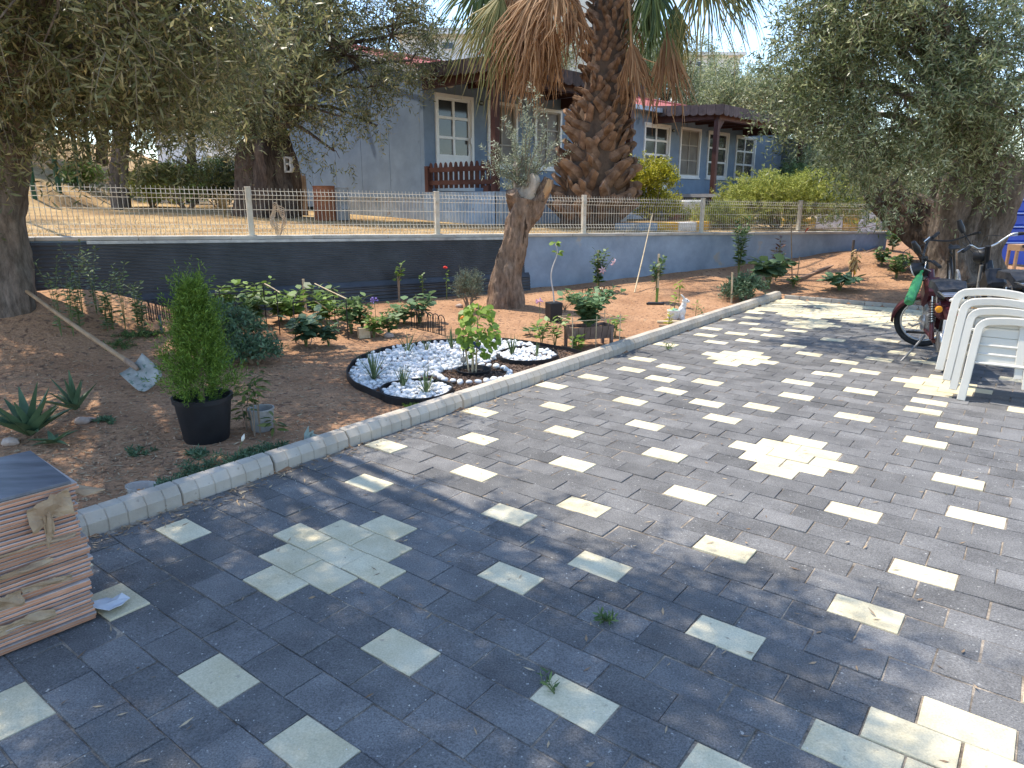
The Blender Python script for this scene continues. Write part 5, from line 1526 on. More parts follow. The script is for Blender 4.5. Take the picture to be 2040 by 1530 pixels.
for v in range(6):
    mb = MB(); random.seed(v); mb.ball((0, 0, 0), (1, rr.uniform(.7, .95), rr.uniform(.5, .72)), 8, 6, jit=.09); me = mb.mesh('pebble', smooth=True); me.materials.append(M_peb); pm.append(me)
random.seed(70)
sp_ = .047; peb = []
for a in range(-30, 31):
    for b_ in range(-30, 31):
        x = PC.x + (a + .5 * (b_ % 2)) * sp_ + rr.uniform(-.013, .013); y = PC.y + b_ * sp_ * .87 + rr.uniform(-.013, .013)
        q = V3(x, y, 0); k_ = kd(x, y)
        inbig = (q - PC).length < PR - .03; r1 = (q - R1c).length; r2 = (q - R2c).length
        if abs(r1 - R1r) < .022 or abs(r2 - R2r) < .022: continue
        white = r1 < R1r or r2 < R2r or (inbig and k_ > .60 + .03 * math.sin(x * 5))
        if not white: continue
        peb.append((x, y, ground(x, y) + .018 + (.012 if r1 < R1r or r2 < R2r else 0) + rr.uniform(0, .012), rr.uniform(.021, .034)))
        if rr.random() < .28: peb.append((x + rr.uniform(-.02, .02), y + rr.uniform(-.02, .02), ground(x, y) + .045 + rr.uniform(0, .012), rr.uniform(.018, .028)))
peb.sort(key=lambda p: p[0] ** 2 + p[1] ** 2)
Vv, Ff = [], []
for k, (x, y, z, r) in enumerate(peb):
    M = Matrix.Translation((x, y, z)) @ Euler((rr.uniform(-.5, .5), rr.uniform(-.5, .5), rr.uniform(0, 6.28))).to_matrix().to_4x4() @ Matrix.Scale(r, 4)
    me = pm[rr.randrange(6)]
    if k < 300:
        o = bpy.data.objects.new('pebble', me); COL.objects.link(o); o.parent = pc; o.matrix_parent_inverse = Matrix.Translation(-pc.location); o.matrix_basis = M
    else:
        off = len(Vv); Vv.extend([tuple(M @ v.co) for v in me.vertices]); Ff.extend([tuple(off + i for i in f.vertices) for f in me.polygons])
me = bpy.data.meshes.new('pebble_field'); me.from_pydata(Vv, [], Ff); me.materials.append(M_peb); me.polygons.foreach_set('use_smooth', [True] * len(me.polygons)); tag(link('pebble_field', me, pc), kind='stuff')
for k in range(27):                          # ring of larger stones round the sapling
    a = 2 * math.pi * k / 27; r = .31 + rr.uniform(-.015, .015); x, y = SPc.x + r * math.cos(a), SPc.y + r * math.sin(a)
    if kd(x, y) < .04: continue
    o = bpy.data.objects.new('border_stone', pm[rr.randrange(6)]); COL.objects.link(o); o.parent = pc; o.matrix_parent_inverse = Matrix.Translation(-pc.location)
    o.matrix_basis = Matrix.Translation((x, y, ground(x, y) + .035)) @ Euler((rr.uniform(-.3, .3), rr.uniform(-.3, .3), rr.uniform(0, 6))).to_matrix().to_4x4() @ Matrix.Scale(rr.uniform(.032, .042), 4)
rng = np.random.default_rng(41); pts = []
while len(pts) < 5200:
    x, y = PC.x + rng.uniform(-1.2, 1.2), PC.y + rng.uniform(-1.2, 1.2); q = V3(x, y, 0)
    if (q - PC).length > PR - .02 or not (.0 < kd(x, y) < .64) or (q - R1c).length < R1r + .01 or (q - R2c).length < R2r + .01: continue
    pts.append((x, y, ground(x, y) + .012 + rng.uniform(0, .012)))
P = np.array(pts); n = len(P); th = rng.uniform(0, 6.28, n)
V, F = leaf_quads(P, unit(np.stack([np.cos(th), np.sin(th), rng.normal(size=n) * .25], axis=1)), rng.uniform(.015, .04, n), rng.uniform(.008, .016, n), np.array([[0, 0, 1.]]) + rng.normal(size=(n, 3)) * .5)
tag(npmesh('bark_mulch', V, F, M_mulch, pc), kind='stuff')
mb = MB(); vs_ = []; nn_ = 26
for a in range(nn_ + 1):
    for b_ in range(nn_ + 1):
        x, y = PC.x - 1.15 + 2.3 * a / nn_, PC.y - 1.15 + 2.3 * b_ / nn_; vs_.append((x, y, ground(x, y) + .010))
def okm(x, y): return (V3(x, y, 0) - PC).length < PR - .04 and .01 < kd(x, y) < .60
fs = [(a * (nn_ + 1) + b_, a * (nn_ + 1) + b_ + 1, (a + 1) * (nn_ + 1) + b_ + 1, (a + 1) * (nn_ + 1) + b_) for a in range(nn_) for b_ in range(nn_)]
fs = [f for f in fs if all(okm(vs_[i][0], vs_[i][1]) for i in f)]
mb.add(vs_, fs); mb.build('mulch_base', M_mulch, pc)

# tufts of strappy leaves in the pebbles
G_strap = mat('strap_leaf', (.07, .12, .045), (.12, .17, .07), rough=.5, c3=(.17, .20, .10), isl_rand=.25, trans=.25)
def tuft(label, b, n, L_, seed, sprd=.5):
    r = random.Random(seed); root = thing('strap_leaf_plant', label, 'plant', b)
    mb = MB()
    for k in range(n):
        th = r.uniform(0, 6.28); e = sprd * r.random() ** .7; ln = L_ * r.uniform(.55, 1.0); d = V3(math.cos(th), math.sin(th), 0); sd = V3(-math.sin(th), math.cos(th), 0); w = r.uniform(.004, .0065)
        vs_ = []
        for f_ in (0, .35, .7, 1.0):
            p = b + d * (ln * (math.sin(e) * f_ + .18 * f_ * f_ * e)) + V3(0, 0, ln * (math.cos(e) * f_ - .25 * e * f_ * f_)); ww = w * (1 - f_ ** 2) + .0006
            vs_ += [p - sd * ww, p + sd * ww]
        mb.add(vs_, [(2 * q, 2 * q + 1, 2 * q + 3, 2 * q + 2) for q in range(3)])
    mb.build('leaves', G_strap, root)
    mb = MB(); mb.tube([b + V3(0, 0, -.01), b + V3(0, 0, .05)], [.014, .010], 7); mb.build('root_collar', mat('pale_collar', (.40, .38, .26), rough=.7), root)
for k, (x, y, ytop, n, lb) in enumerate([(745, 763, 685, 30, 'tall strappy plant at the left of the white pebbles'), (812, 712, 650, 16, 'thin strappy plant at the back rim of the pebbles'), (850, 706, 668, 10, 'sparse strappy plant beside the back rim'), (900, 700, 655, 20, 'upright strappy plant behind the amber lamp'),
        (803, 781, 725, 22, 'strappy plant at the edge of the front small ring'), (849, 793, 728, 30, 'spreading strappy plant inside the front small ring'), (1020, 716, 665, 26, 'dense strappy plant inside the rear small ring'), (1070, 718, 680, 14, 'short strappy plant at the right of the rear small ring'), (730, 664, 650, 8, 'few strappy leaves behind the pebble circle')]):
    b = G(x, y); b.z += .02; tuft(lb, b, n, (y - ytop) / ppm(b.y) * 1.12, k, .7 if k in (0, 1, 5) else .42)

# sapling tied to sticks in a sunken black pot, with a blue cloth
b = V3(SPc.x, SPc.y + .03, ground(SPc.x, SPc.y)); b = V3(-.33, 5.80, ground(-.33, 5.8))
sg = thing('sapling', 'young tree with heart shaped bright leaves tied to sticks in a sunken pot', 'sapling', b)
mb = MB(); mb.lathe(b + V3(0, 0, .002), [(.13, -.02), (.145, .035), (.152, .037), (.152, .043), (.138, .043), (.125, .01), (.001, .008)], 28); mb.build('pot', M_blackp, sg, smooth=True)
tp = b + V3(.05, 0, .60); pp, qq = smoothpath([b + V3(.02, 0, 0), b + V3(.035, 0, .3), tp], [.008, .006, .003], 6); mb = MB(); mb.tube(pp, qq, 6); mb.build('stem', M_wstem, sg)
rng = np.random.default_rng(15); n = 170
f_ = rng.uniform(.28, 1.0, n); th = rng.uniform(0, 6.28, n); rad = (.14 * np.sin(np.clip((f_ - .15) * 3.2, 0, 3.1)) + .03) * rng.uniform(.4, 1, n)
P = np.stack([b.x + .04 + rad * np.cos(th) + .02 * f_, b.y + rad * np.sin(th), b.z + f_ * .60], axis=1)
D_ = unit(np.stack([np.cos(th), np.sin(th), -.7 + rng.normal(size=n) * .4], axis=1))
V, F = leafpoly(P, D_, rng.uniform(.05, .075, n), rng.uniform(.052, .072, n), unit(np.array([[0, -.7, .7]]) + rng.normal(size=(n, 3)) * .35), .1)
npmesh('foliage', V, F, G_lime, sg)
for k, (dx, dy, lx, h_) in enumerate([(-.035, -.03, -.03, .24), (-.01, -.045, .01, .27), (.02, -.03, .015, .28), (.0, .02, -.01, .33)]):
    mb = MB(); mb.tube([b + V3(dx, dy, .0), b + V3(dx + lx, dy, h_)], .0075, 7); mb.build('support_stick', M_cane, sg)
mb = MB(); c = b + V3(-.0, -.04, .27); vs_ = []
for i in range(9):
    for j in range(6):
        u, v = i / 8 - .5, j / 5 - .5; vs_.append(c + V3(u * .125, v * .07, .018 - .10 * u * u - .16 * v * v + .006 * math.sin(u * 20 + v * 9)))
mb.add(vs_, [(i * 6 + j, i * 6 + j + 1, (i + 1) * 6 + j + 1, (i + 1) * 6 + j) for i in range(8) for j in range(5)]); cl_ = mb.build('cloth_wrap', mat('navy_cloth', (.03, .05, .10), (.06, .09, .16), rough=.5, spec=.4), None, smooth=True)
tag(cl_, 'dark blue cloth cap draped over the sapling sticks', 'cloth'); m_ = cl_.modifiers.new('t', 'SOLIDIFY'); m_.thickness = .004
# amber garden lamp on a thin stake
b = G(924, 742); lp = thing('garden_lamp', 'solar garden lamp with amber globe on a thin black stake', 'lamp', b); hh = (742 - 640) / ppm(b.y)
mb = MB(); mb.tube([b - V3(0, 0, .03), b + V3(0, 0, hh)], .0045, 8); mb.build('stake', M_iron, lp)
mb = MB(); mb.lathe(b + V3(0, 0, hh), [(.006, -.02), (.012, -.012), (.014, .0), (.018, .004), (.018, .008)], 14); mb.build('cup', M_iron, lp, smooth=True)
mb = MB(); mb.lathe(b + V3(0, 0, hh + .008), [(.012, 0), (.024, .012), (.027, .028), (.024, .042), (.015, .052), (.006, .058), (.001, .058)], 16); mb.build('globe', mat('amber_glass', (.62, .17, .01), (.80, .30, .03), rough=.15, spec=.6, trans=.35), lp, smooth=True)
mb = MB(); c = b + V3(-.0, -.012, .115); mb.lathe(c, [(.001, -.012), (.024, -.012), (.027, -.006), (.027, .006), (.024, .010), (.001, .010)], 18, V3(.1, -.8, .6)); sp2 = mb.build('solar_panel', mat('solar_case', (.20, .20, .19), (.28, .28, .27), rough=.35), lp, smooth=True)
mb = MB(); mb.lathe(c + V3(.0016, -.0128, .0096) * .7, [(.001, .004), (.019, .004), (.019, .006), (.001, .006)], 16, V3(.1, -.8, .6)); mb.build('solar_cell', mat('solar_cell', (.25, .25, .24), rough=.2), sp2)

# ------------------------------------------------------------------ vegetable plants under black wire frames
def frame_(label, legs, H, name='vegetable_rack'):
    P = [G(x, y) for x, y in legs]; root = thing(name, label, 'rack', P[0]); zt = max(p.z for p in P) + H
    T = [V3(p.x, p.y, zt) for p in P]
    for p, t in zip(P, T): mb = MB(); mb.tube([p - V3(0, 0, .05), t], .0065, 6); mb.build('leg', M_iron, root)
    for k in range(len(T)): mb = MB(); mb.tube([T[k], T[(k + 1) % len(T)]], .0055, 6); mb.build('rail', M_iron, root)
frame_('black wire frame over the vegetables nearest the dark bush', [(558, 668), (531, 645), (444, 652), (438, 676)], .42)
frame_('black wire frame over the vegetables beside the pebble circle', [(590, 684), (694, 677), (668, 645), (600, 648)], .40)
stick('cane', 'pale cane slanting down from the black frames', WD(527, 565, 7.4), WD(558, 583, 7.0), .006, M_cane, 'cane'); stick('cane', 'long pale cane leaning to the right frame corner', WD(627, 565, 7.6), WD(690, 595, 6.9), .006, M_cane, 'cane')
stick('cane', 'low pale cane crossing the pepper plants', WD(628, 600, 7.2), G(692, 642), .006, M_cane, 'cane')
sk = stick('stake', 'wooden stake with a red band among the vegetables', G(610, 622), WD(604, 556, G(610, 622).y), .016, M_cane); 
for k, (x, y, ytop, nst, leaf, wd_, m_, lb) in enumerate([
    (455, 640, 565, 4, .10, .07, G_fresh, 'bright leafy vegetable at the left end of the bed'), (505, 650, 590, 5, .10, .07, G_mid, 'leafy vegetable left of the taller stalk'), (515, 628, 556, 3, .09, .065, G_fresh, 'taller leafy stalk inside the first frame'),
    (560, 640, 590, 5, .10, .07, G_mid, 'low vegetable between the two frames'), (585, 652, 575, 5, .11, .075, G_fresh, 'broad leaved vegetable beside the red banded stake'), (640, 640, 572, 5, .11, .075, G_mid, 'broad leaved vegetable behind the stake'),
    (655, 655, 580, 5, .10, .065, G_fresh, 'vegetable in the middle of the right frame'), (700, 665, 590, 6, .10, .06, G_mid, 'vegetable outside the right frame corner'), (610, 690, 620, 6, .12, .08, G_blue, 'drooping blue green vegetable before the right frame'), (655, 690, 645, 4, .09, .06, G_blue, 'small drooping vegetable beside the right frame leg'),
    (722, 660, 605, 5, .08, .04, G_mid, 'pepper plant behind the wooden block'), (745, 672, 630, 5, .08, .035, G_fresh, 'pepper plant next to the wooden block'), (775, 668, 625, 6, .08, .036, G_mid, 'pepper plant left of the arched edging'), (790, 650, 605, 4, .075, .035, G_mid, 'taller pepper plant left of the arched edging')]):
    b = G(x, y); plant('vegetable_plant', lb, b, (y - ytop) / ppm(b.y), nst + 2, .55, 15, leaf * 1.15, wd_ * 1.15, m_, seed=200 + k, start=.3, droop=.35, up=.25)
bush('leafy_bush', 'dark blue green bushy vegetable behind the potted conifer', G(462, 712), .34, .28, .36, 420, 9, .05, .02, G_blue, seed=3, Lr=(.08, .16))
bush('leafy_bush', 'low blue green bush trailing right of the conifer', G(510, 722), .22, .18, .16, 170, 9, .05, .02, G_blue, seed=4, Lr=(.06, .12))
# squash with pale leaves behind a toy-sized arched edging
b = G(836, 645); plant('squash_plant', 'squash plant with pale broad leaves behind the arched edging', b, (645 - 585) / ppm(b.y), 7, .75, 8, .13, .115, G_potato, seed=31, start=.35, stem_r=.007, up=.1, droop=.25)
plant('squash_plant', 'second squash plant left of the arched edging', G(805, 645), .22, 6, .8, 6, .12, .10, G_potato, seed=32, start=.4, stem_r=.006, up=.1, droop=.3)
def arch_fence(label, pts, H, n):
    P = [G(x, y) for x, y in pts]; root = thing('arched_edging', label, 'edging', P[0])
    a, b = P; w = (b - a).length / n
    for k in range(n):
        p0 = a.lerp(b, k / n); p1 = a.lerp(b, (k + 1) / n + .25 / n); md = (p0 + p1) / 2
        pl = [p0 + V3(0, 0, -.05), p0 + V3(0, 0, H * .7)] + [md + (p0 - md) * math.cos(t) + V3(0, 0, H * .7 + H * .3 * math.sin(t)) for t in (.5, 1.05, 1.57, 2.09, 2.64)] + [p1 + V3(0, 0, H * .7), p1 + V3(0, 0, -.05)]
        mb = MB(); mb.tube(pl, .0055, 5); mb.build('hoop', M_iron, root)
        mb = MB(); mb.tube([md + V3(0, 0, -.05), md + V3(0, 0, H * .78), md + V3(0, 0, H * .9)], [.0045, .0045, .001], 5); mb.build('spike', M_iron, root)
arch_fence('low black arched wire edging before the squash plants', [(820, 652), (884, 669)], .22, 6)
arch_fence('black scroll edging around the lily stake', [(1160, 592), (1212, 588)], .14, 5)
arch_fence('black arched edging in the shade before the dark sheet', [(285, 640), (352, 640)], .2, 5)

# ------------------------------------------------------------------ along the dark sheet and the stump
def tuftplant(name, label, x, y, ytop, m_, leaf, wd_, seed, start=.75, nst=1, sm=M_wstem, per=16, cat='plant', sr=.008, lean=(0, 0), spread=.1, up=.35):
    b = G(x, y); return plant(name, label, b, (y - ytop) / ppm(b.y), nst, spread, per, leaf, wd_, m_, seed=seed, start=start, sm=sm, stem_r=sr, cat=cat, lean=lean, up=up), b
tuftplant('cutting', 'brown stalk with a tuft of green leaves before the dark sheet', 795, 600, 525, G_fresh, .085, .06, 1, .6, 2, per=14, sr=.013)
r_, b = tuftplant('geranium', 'thin geranium with an orange bud before the dark sheet', 843, 597, 545, G_fresh, .055, .05, 2, .3, 2, M_stem, 9)
tuftplant('geranium', 'small orange tipped stalk behind the squash', 851, 590, 535, G_red, .05, .012, 22, .85, 1, M_stem, 8, sr=.004)
tuftplant('geranium', 'thin geranium with one red flower', 890, 597, 540, G_fresh, .055, .05, 3, .3, 1, M_stem, 9)
b = G(890, 597); hz_ = (597 - 533) / ppm(b.y); fl = thing('flower', 'bright red geranium flower head', 'flower', b + V3(-.01, 0, hz_))
for k in range(7):
    mb = MB(); a = k * .9; mb.ball(b + V3(-.01 + .017 * math.cos(a), .012 * math.sin(a), hz_ + .006 * (k % 3)), (.016, .014, .011), 7, 5, jit=.1); mb.build('petal', mat('red_petal', (.62, .02, .015), (.75, .05, .03), rough=.5), fl, smooth=True)
b = G(935, 622); bush('rosemary', 'upright feathery grey green bush left of the pruned olive', b, .15, .15, .42, 320, 16, .028, .004, mat('rosemary_leaf', (.085, .12, .075), (.14, .18, .11), rough=.6, c3=(.19, .23, .15), isl_rand=.2), seed=6, Lr=(.10, .17), upw=1.2, lift=.35)
def agap(label, x, y, ytop, m_):
    b = G(x, y); h = (y - ytop) / ppm(b.y); root = thing('agapanthus', label, 'flower', b)
    mb = MB(); mb.tube([b, b + V3(.01, 0, h * .6), b + V3(.0, 0, h)], .003, 6); mb.build('stem', M_stem, root)
    r = random.Random(x)
    for k in range(12):
        u = V3(r.gauss(0, 1), r.gauss(0, 1), r.gauss(.4, .7)).normalized(); mb = MB(); c = b + V3(0, 0, h); mb.tube([c, c + u * .03, c + u * .045], [.001, .004, .009], 6); mb.build('floret', m_, root)
agap('violet agapanthus flower on a thin stem beside the peppers', 748, 655, 598, mat('violet_petal', (.22, .14, .42), (.32, .22, .52), rough=.5)); agap('pink agapanthus flower right of the pruned olive', 1074, 648, 600, mat('pink_petal', (.50, .26, .42), (.60, .38, .52), rough=.5))

# wispy tall plants before the dark sheet at the left
G_wisp = mat('wisp_leaf', (.09, .15, .045), (.15, .21, .07), rough=.45, c3=(.26, .30, .15), isl_rand=.25, trans=.3)
for k, (x, y, ytop, n) in enumerate([(118, 640, 485, 3), (142, 640, 500, 3), (168, 645, 500, 3), (196, 642, 512, 3), (225, 650, 540, 3), (250, 655, 520, 3), (275, 650, 560, 3), (160, 655, 560, 4), (215, 660, 590, 4), (285, 660, 600, 4)]):
    b = G(x, y); plant('climbing_plant', ['whispy tall stem with small leaves before the dark sheet beside the shovel handle', 'low whispy plant at the foot of the tall stems'][ytop > 555], b, (y - ytop) / ppm(b.y), n + 1, .16, 32, .052, .026, G_wisp, seed=70 + k, start=.12, stem_r=.003, group=['whispy tall plants by the dark sheet', 'low whispy plants by the dark sheet'][ytop > 555], up=.3, sm=M_stem)
for k, (x, y) in enumerate([(238, 690), (262, 672), (300, 668)]): weed(['sprawling weed under the whispy plants', 'small weed right of the shovel handle', 'weed beside the dark tube'][k], G(x, y), 20, .14, 40 + k, G_mid, .03)
stick('plastic_tube', 'short dark blue tube standing in the soil left of the conifer', G(322, 662), WD(317, 628, G(322, 662).y), .012, mat('blue_tube', (.05, .07, .11), (.10, .12, .17), rough=.3), 'tube')

# ------------------------------------------------------------------ right of the stump
b = G(1172, 690); px1 = ppm(b.y); pl = thing('planter', 'raised brown plastic trough on legs full of potato plants', 'planter', b)
M_trough = mat('trough_brown', (.14, .095, .075), (.20, .14, .115), rough=.6, scale=9, obj_rand=.12)
ax_ = V3(.93, .36, 0).normalized(); ay_ = V3(-ax_.y, ax_.x, 0)
def lp_(u, v, z): q = b + ax_ * u + ay_ * v; return V3(q.x, q.y, b.z + z)
Lh, Wh = .235, .11
for s in (-1, 1):                             # slatted sides
    for k in range(7):
        u0, u1 = -Lh + k * 2 * Lh / 7 + .003, -Lh + (k + 1) * 2 * Lh / 7 - .003
        mb = MB(); mb.prism([lp_(u0 * .93, s * Wh * .8, .09), lp_(u1 * .93, s * Wh * .8, .09), lp_(u1, s * Wh, .22), lp_(u0, s * Wh, .22)], ay_ * (-s * .012)); mb.build('slat', M_trough, pl)
for s in (-1, 1):
    mb = MB(); mb.prism([lp_(s * Lh * .93, -Wh * .8, .09), lp_(s * Lh * .93, Wh * .8, .09), lp_(s * Lh, Wh, .22), lp_(s * Lh, -Wh, .22)], ax_ * (-s * .012)); mb.build('end_panel', M_trough, pl)
    for t in (-1, 1):
        mb = MB(); q = lp_(s * Lh * .9, t * Wh * .85, .06); mb.box(q, (.028, .028, .26), Euler((0, 0, math.atan2(ax_.y, ax_.x))).to_matrix()); mb.build('leg', M_trough, pl)
mb = MB(); mb.prism([lp_(-Lh * .9, -Wh * .75, .10), lp_(Lh * .9, -Wh * .75, .10), lp_(Lh * .9, Wh * .75, .10), lp_(-Lh * .9, Wh * .75, .10)], V3(0, 0, .09)); mb.build('potting_soil', M_soil, pl)
plant('potato_plant', 'dense pale green potato plant growing out of the brown trough', lp_(0, 0, .185), .40, 26, .85, 20, .09, .066, G_potato, seed=51, start=.2, stem_r=.004, up=.3, droop=.2)
for k, (u0, v0, u1, v1) in enumerate([(-.27, -.16, .27, -.16), (-.27, .16, .27, .16), (-.27, -.16, -.27, .16), (.27, -.16, .27, .16)]):
    a, c = lp_(u0, v0, .3), lp_(u1, v1, .3); stick('cane', ['thin cane tied along the front of the brown trough', 'thin cane tied along the back of the brown trough', 'thin cane across the left end of the trough', 'thin cane across the right end of the trough'][k], a, c, .004)
for k, (u, v) in enumerate([(-.265, -.16), (.0, -.165), (.27, -.16), (.265, .16)]):
    q = lp_(u, v, 0); q.z = ground(q.x, q.y) - .03; stick('cane', ['upright cane at the left corner of the trough', 'upright cane at the middle of the trough', 'upright cane at the right corner of the trough', 'upright cane behind the right end of the trough'][k], q, lp_(u, v, .34), .0045)
for k, (x, y, ytop, lb) in enumerate([(1078, 690, 635, 'leafy pepper left of the brown trough'), (1105, 692, 630, 'pepper plant touching the brown trough'), (1225, 672, 630, 'thin leafy stem right of the brown trough'), (1150, 700, 672, 'small seedling under the brown trough')]):
    b = G(x, y); plant('vegetable_plant', lb, b, (y - ytop) / ppm(b.y), 4, .45, 11, .09, .045, G_fresh, seed=260 + k, start=.25, droop=.3)
plant('seedling', 'flat seedling with one pale leaf in the stump shadow', G(1055, 668), .06, 3, .9, 3, .12, .07, G_potato, seed=77, start=.5)
# black nursery pot with a thin grafted stem
b = G(1103, 640); np_ = thing('nursery_pot', 'tall black nursery pot with a thin bare stem and two leaf tufts', 'potted plant', b)
mb = MB(); mb.box(b + V3(0, 0, .11), (.15, .15, .24), Euler((0, 0, .4)).to_matrix(), top=1.08); mb.build('pot', M_blackp, np_, bev=.008)
tp = WD(1106, 485, b.y); md = WD(1098, 545, b.y)
pp, qq = smoothpath([b + V3(0, 0, .2), WD(1103, 590, b.y), md, WD(1110, 505, b.y), tp], [.009, .009, .008, .006, .004], 5); mb = MB(); mb.tube(pp, qq, 7); mb.build('stem', mat('pale_stem', (.42, .38, .34), (.55, .51, .46), rough=.8), np_)
rng = np.random.default_rng(5); P = np.concatenate([np.repeat(np.array([tuple(tp)]), 9, axis=0), np.repeat(np.array([tuple(WD(1111, 503, b.y))]), 6, axis=0)]); th = rng.uniform(0, 6.28, 15)
D_ = unit(np.stack([np.cos(th), np.sin(th) * .6, rng.uniform(-.4, .4, 15)], axis=1)); V, F = leafpoly(P + D_ * .015, D_, np.full(15, .062), np.full(15, .055), unit(np.array([[0, -.5, .8]]) + rng.normal(size=(15, 3)) * .3)); npmesh('foliage', V, F, G_lime, np_)
tuftplant('vegetable_plant', 'small leafy stalk at the foot of the blue wall', 1075, 566, 528, G_fresh, .07, .05, 8, .25, 1, M_stem, 12)
plant('twig_heap', 'dry twiggy plant beside the nursery pot', G(1125, 622), .14, 9, .8, 4, .03, .01, G_dry, seed=9, sm=M_wstem)
# lily on a stake
b = G(1192, 580); plant('lily_plant', 'leafy dark green plant on a stake with pink lilies', b, .62, 7, .26, 24, .10, .06, G_mid, seed=61, start=.2, stem_r=.005)
stick('stake', 'wooden stake behind the pink lilies', b + V3(-.02, .03, -.05), WD(1192, 500, b.y + .02), .011)
def lily(label, c, n_, s):
    root = thing('lily_flower', label, 'flower', c); n_ = Vector(n_).normalized(); a = n_.cross(V3(0, 0, 1)).normalized(); e = a.cross(n_)
    for k in range(6):
        t = k * math.pi / 3 + .3; u = a * math.cos(t) + e * math.sin(t); w = n_.cross(u)
        mb = MB(); mb.add([c, c + u * s * .4 + w * s * .2 + n_ * .02, c + u * s * .75 + w * s * .13 + n_ * .012, c + u * s - n_ * .012, c + u * s * .75 - w * s * .13 + n_ * .012, c + u * s * .4 - w * s * .2 + n_ * .02], [(0, 1, 2, 3, 4, 5)]); mb.build('petal', mat('lily_petal', (.66, .42, .48), (.78, .66, .68), rough=.5, trans=.3, coord='Object'), root)
    mb = MB(); mb.tube([c, c + n_ * .04], [.004, .002], 5); mb.build('stamen', mat('stamen_red', (.35, .06, .08), rough=.6), root)
lily('pink lily flower facing the path', WD(1200, 538, b.y - .12), (.1, -1, .1), .065); lily('pink lily flower hanging sideways on its stem', WD(1221, 522, b.y - .1), (.8, -.5, -.5), .07)
stick('lily_stalk', 'green stem carrying the pink lilies', b + V3(.02, -.05, .25), WD(1222, 512, b.y - .1), .004, M_stem, 'stem')
mb = MB(); c = WD(1197, 578, b.y - .25); mb.lathe(c, [(.001, 0), (.012, .004), (.03, .022), (.034, .03)], 10); tag(mb.build('flower', mat('cream_petal', (.70, .68, .50), rough=.5), None, smooth=True), 'pale cream flower above the potato plant', 'flower')
stick('cane', 'long thin bamboo cane leaning on the fence', G(1264, 583), WD(1300, 425, wpos(px_t(1300)).y - .03), .012, M_cane, 'cane', .006)
b = G(1308, 602); stick('stake', 'wooden stake wrapped with green tape at its foot', b - V3(0, 0, .05), WD(1313, 506, b.y), .016); 
mb = MB(); mb.tube([b, b + V3(.005, 0, .2)], .018, 8); tag(mb.build('tape_wrap', mat('green_tape', (.12, .20, .03), (.18, .26, .05), rough=.5), None), 'green tape round the foot of the stake', 'tape')
plant('staked_plant', 'leafy vine tied to the green taped stake', b + V3(.0, .03, 0), .62, 5, .22, 20, .09, .06, G_mid, seed=63, start=.5, stem_r=.005)
q = G(1305, 606); mb = MB(); vs_ = [q + V3(-.13, -.03, .0), q + V3(.10, -.06, .0), q + V3(.14, .04, .0), q + V3(-.08, .07, .0)]; mb.prism(vs_, V3(0, 0, .025)); tag(mb.build('plastic_sheet', M_blackp, None, bev=.005), 'folded black plastic at the foot of the taped stake', 'plastic')

# ------------------------------------------------------------------ rabbit figurine with a basket
b = G(1352, 640); k_ = 1 / ppm(b.y); M_stat = mat('painted_plaster', (.60, .57, .52), (.74, .71, .66), rough=.75, scale=14, bump=.4, speck=((.45, .38, .32), 12, .62))
rb_ = thing('rabbit_figurine', 'white plaster rabbit figurine carrying a basket of green plants', 'figurine', b)
body = [(V3(.02, 0, .05), (.055, .05, .06)), (V3(.035, 0, .13), (.05, .045, .075)), (V3(.05, -.005, .20), (.035, .032, .05)), (V3(.062, -.01, .255), (.04, .034, .036)), (V3(.095, -.015, .25), (.026, .022, .020)), (V3(.05, -.055, .02), (.035, .03, .022)), (V3(.06, .04, .02), (.03, .03, .02)), (V3(.0, -.045, .12), (.02, .018, .05)), (V3(-.045, .01, .03), (.028, .028, .028))]
bm = bmesh.new()
for c, r in body:
    m4 = Matrix.Translation(b + c) @ Matrix.Diagonal((*r, 1)); bmesh.ops.create_icosphere(bm, subdivisions=2, radius=1, matrix=m4)
for s in (-1, 1):                             # ears laid back
    m4 = Matrix.Translation(b + V3(.035, s * .016 - .01, .30)) @ Euler((s * .12, -.65, 0)).to_matrix().to_4x4() @ Matrix.Diagonal((.012, .015, .05, 1)); bmesh.ops.create_icosphere(bm, subdivisions=2, radius=1, matrix=m4)
me = bpy.data.meshes.new('body'); bm.to_mesh(me); bm.free(); me.materials.append(M_stat); bo = link('body', me, rb_)
rm = bo.modifiers.new('r', 'REMESH'); rm.mode = 'VOXEL'; rm.voxel_size = .006; sm_ = bo.modifiers.new('s', 'SMOOTH'); sm_.iterations = 4
for s in (-1, 1): mb = MB(); mb.ball(b + V3(.085, s * .028 - .012, .265), .006, 7, 5); mb.build('eye', M_iron, rb_, smooth=True)
mb = MB(); mb.lathe(b + V3(-.075, -.02, .03), [(.001, 0), (.058, 0), (.068, .05), (.075, .10), (.08, .10), (.08, .115), (.07, .115), (.066, .09), (.001, .085)], 20); mb.build('basket', M_stat, rb_, smooth=True)
for k in range(3): mb = MB(); mb.torus(b + V3(-.075, -.02, .05 + k * .025), .069 + .002 * k, .004, None, 24, 6); mb.build('basket_weave', M_stat, rb_, smooth=True)
mb = MB(); mb.ball(b + V3(-.075, -.02, .135), (.062, .062, .028), 16, 10, jit=.2); mb.build('succulent', mat('succulent', (.16, .30, .20), (.26, .42, .30), rough=.6, scale=40), rb_)
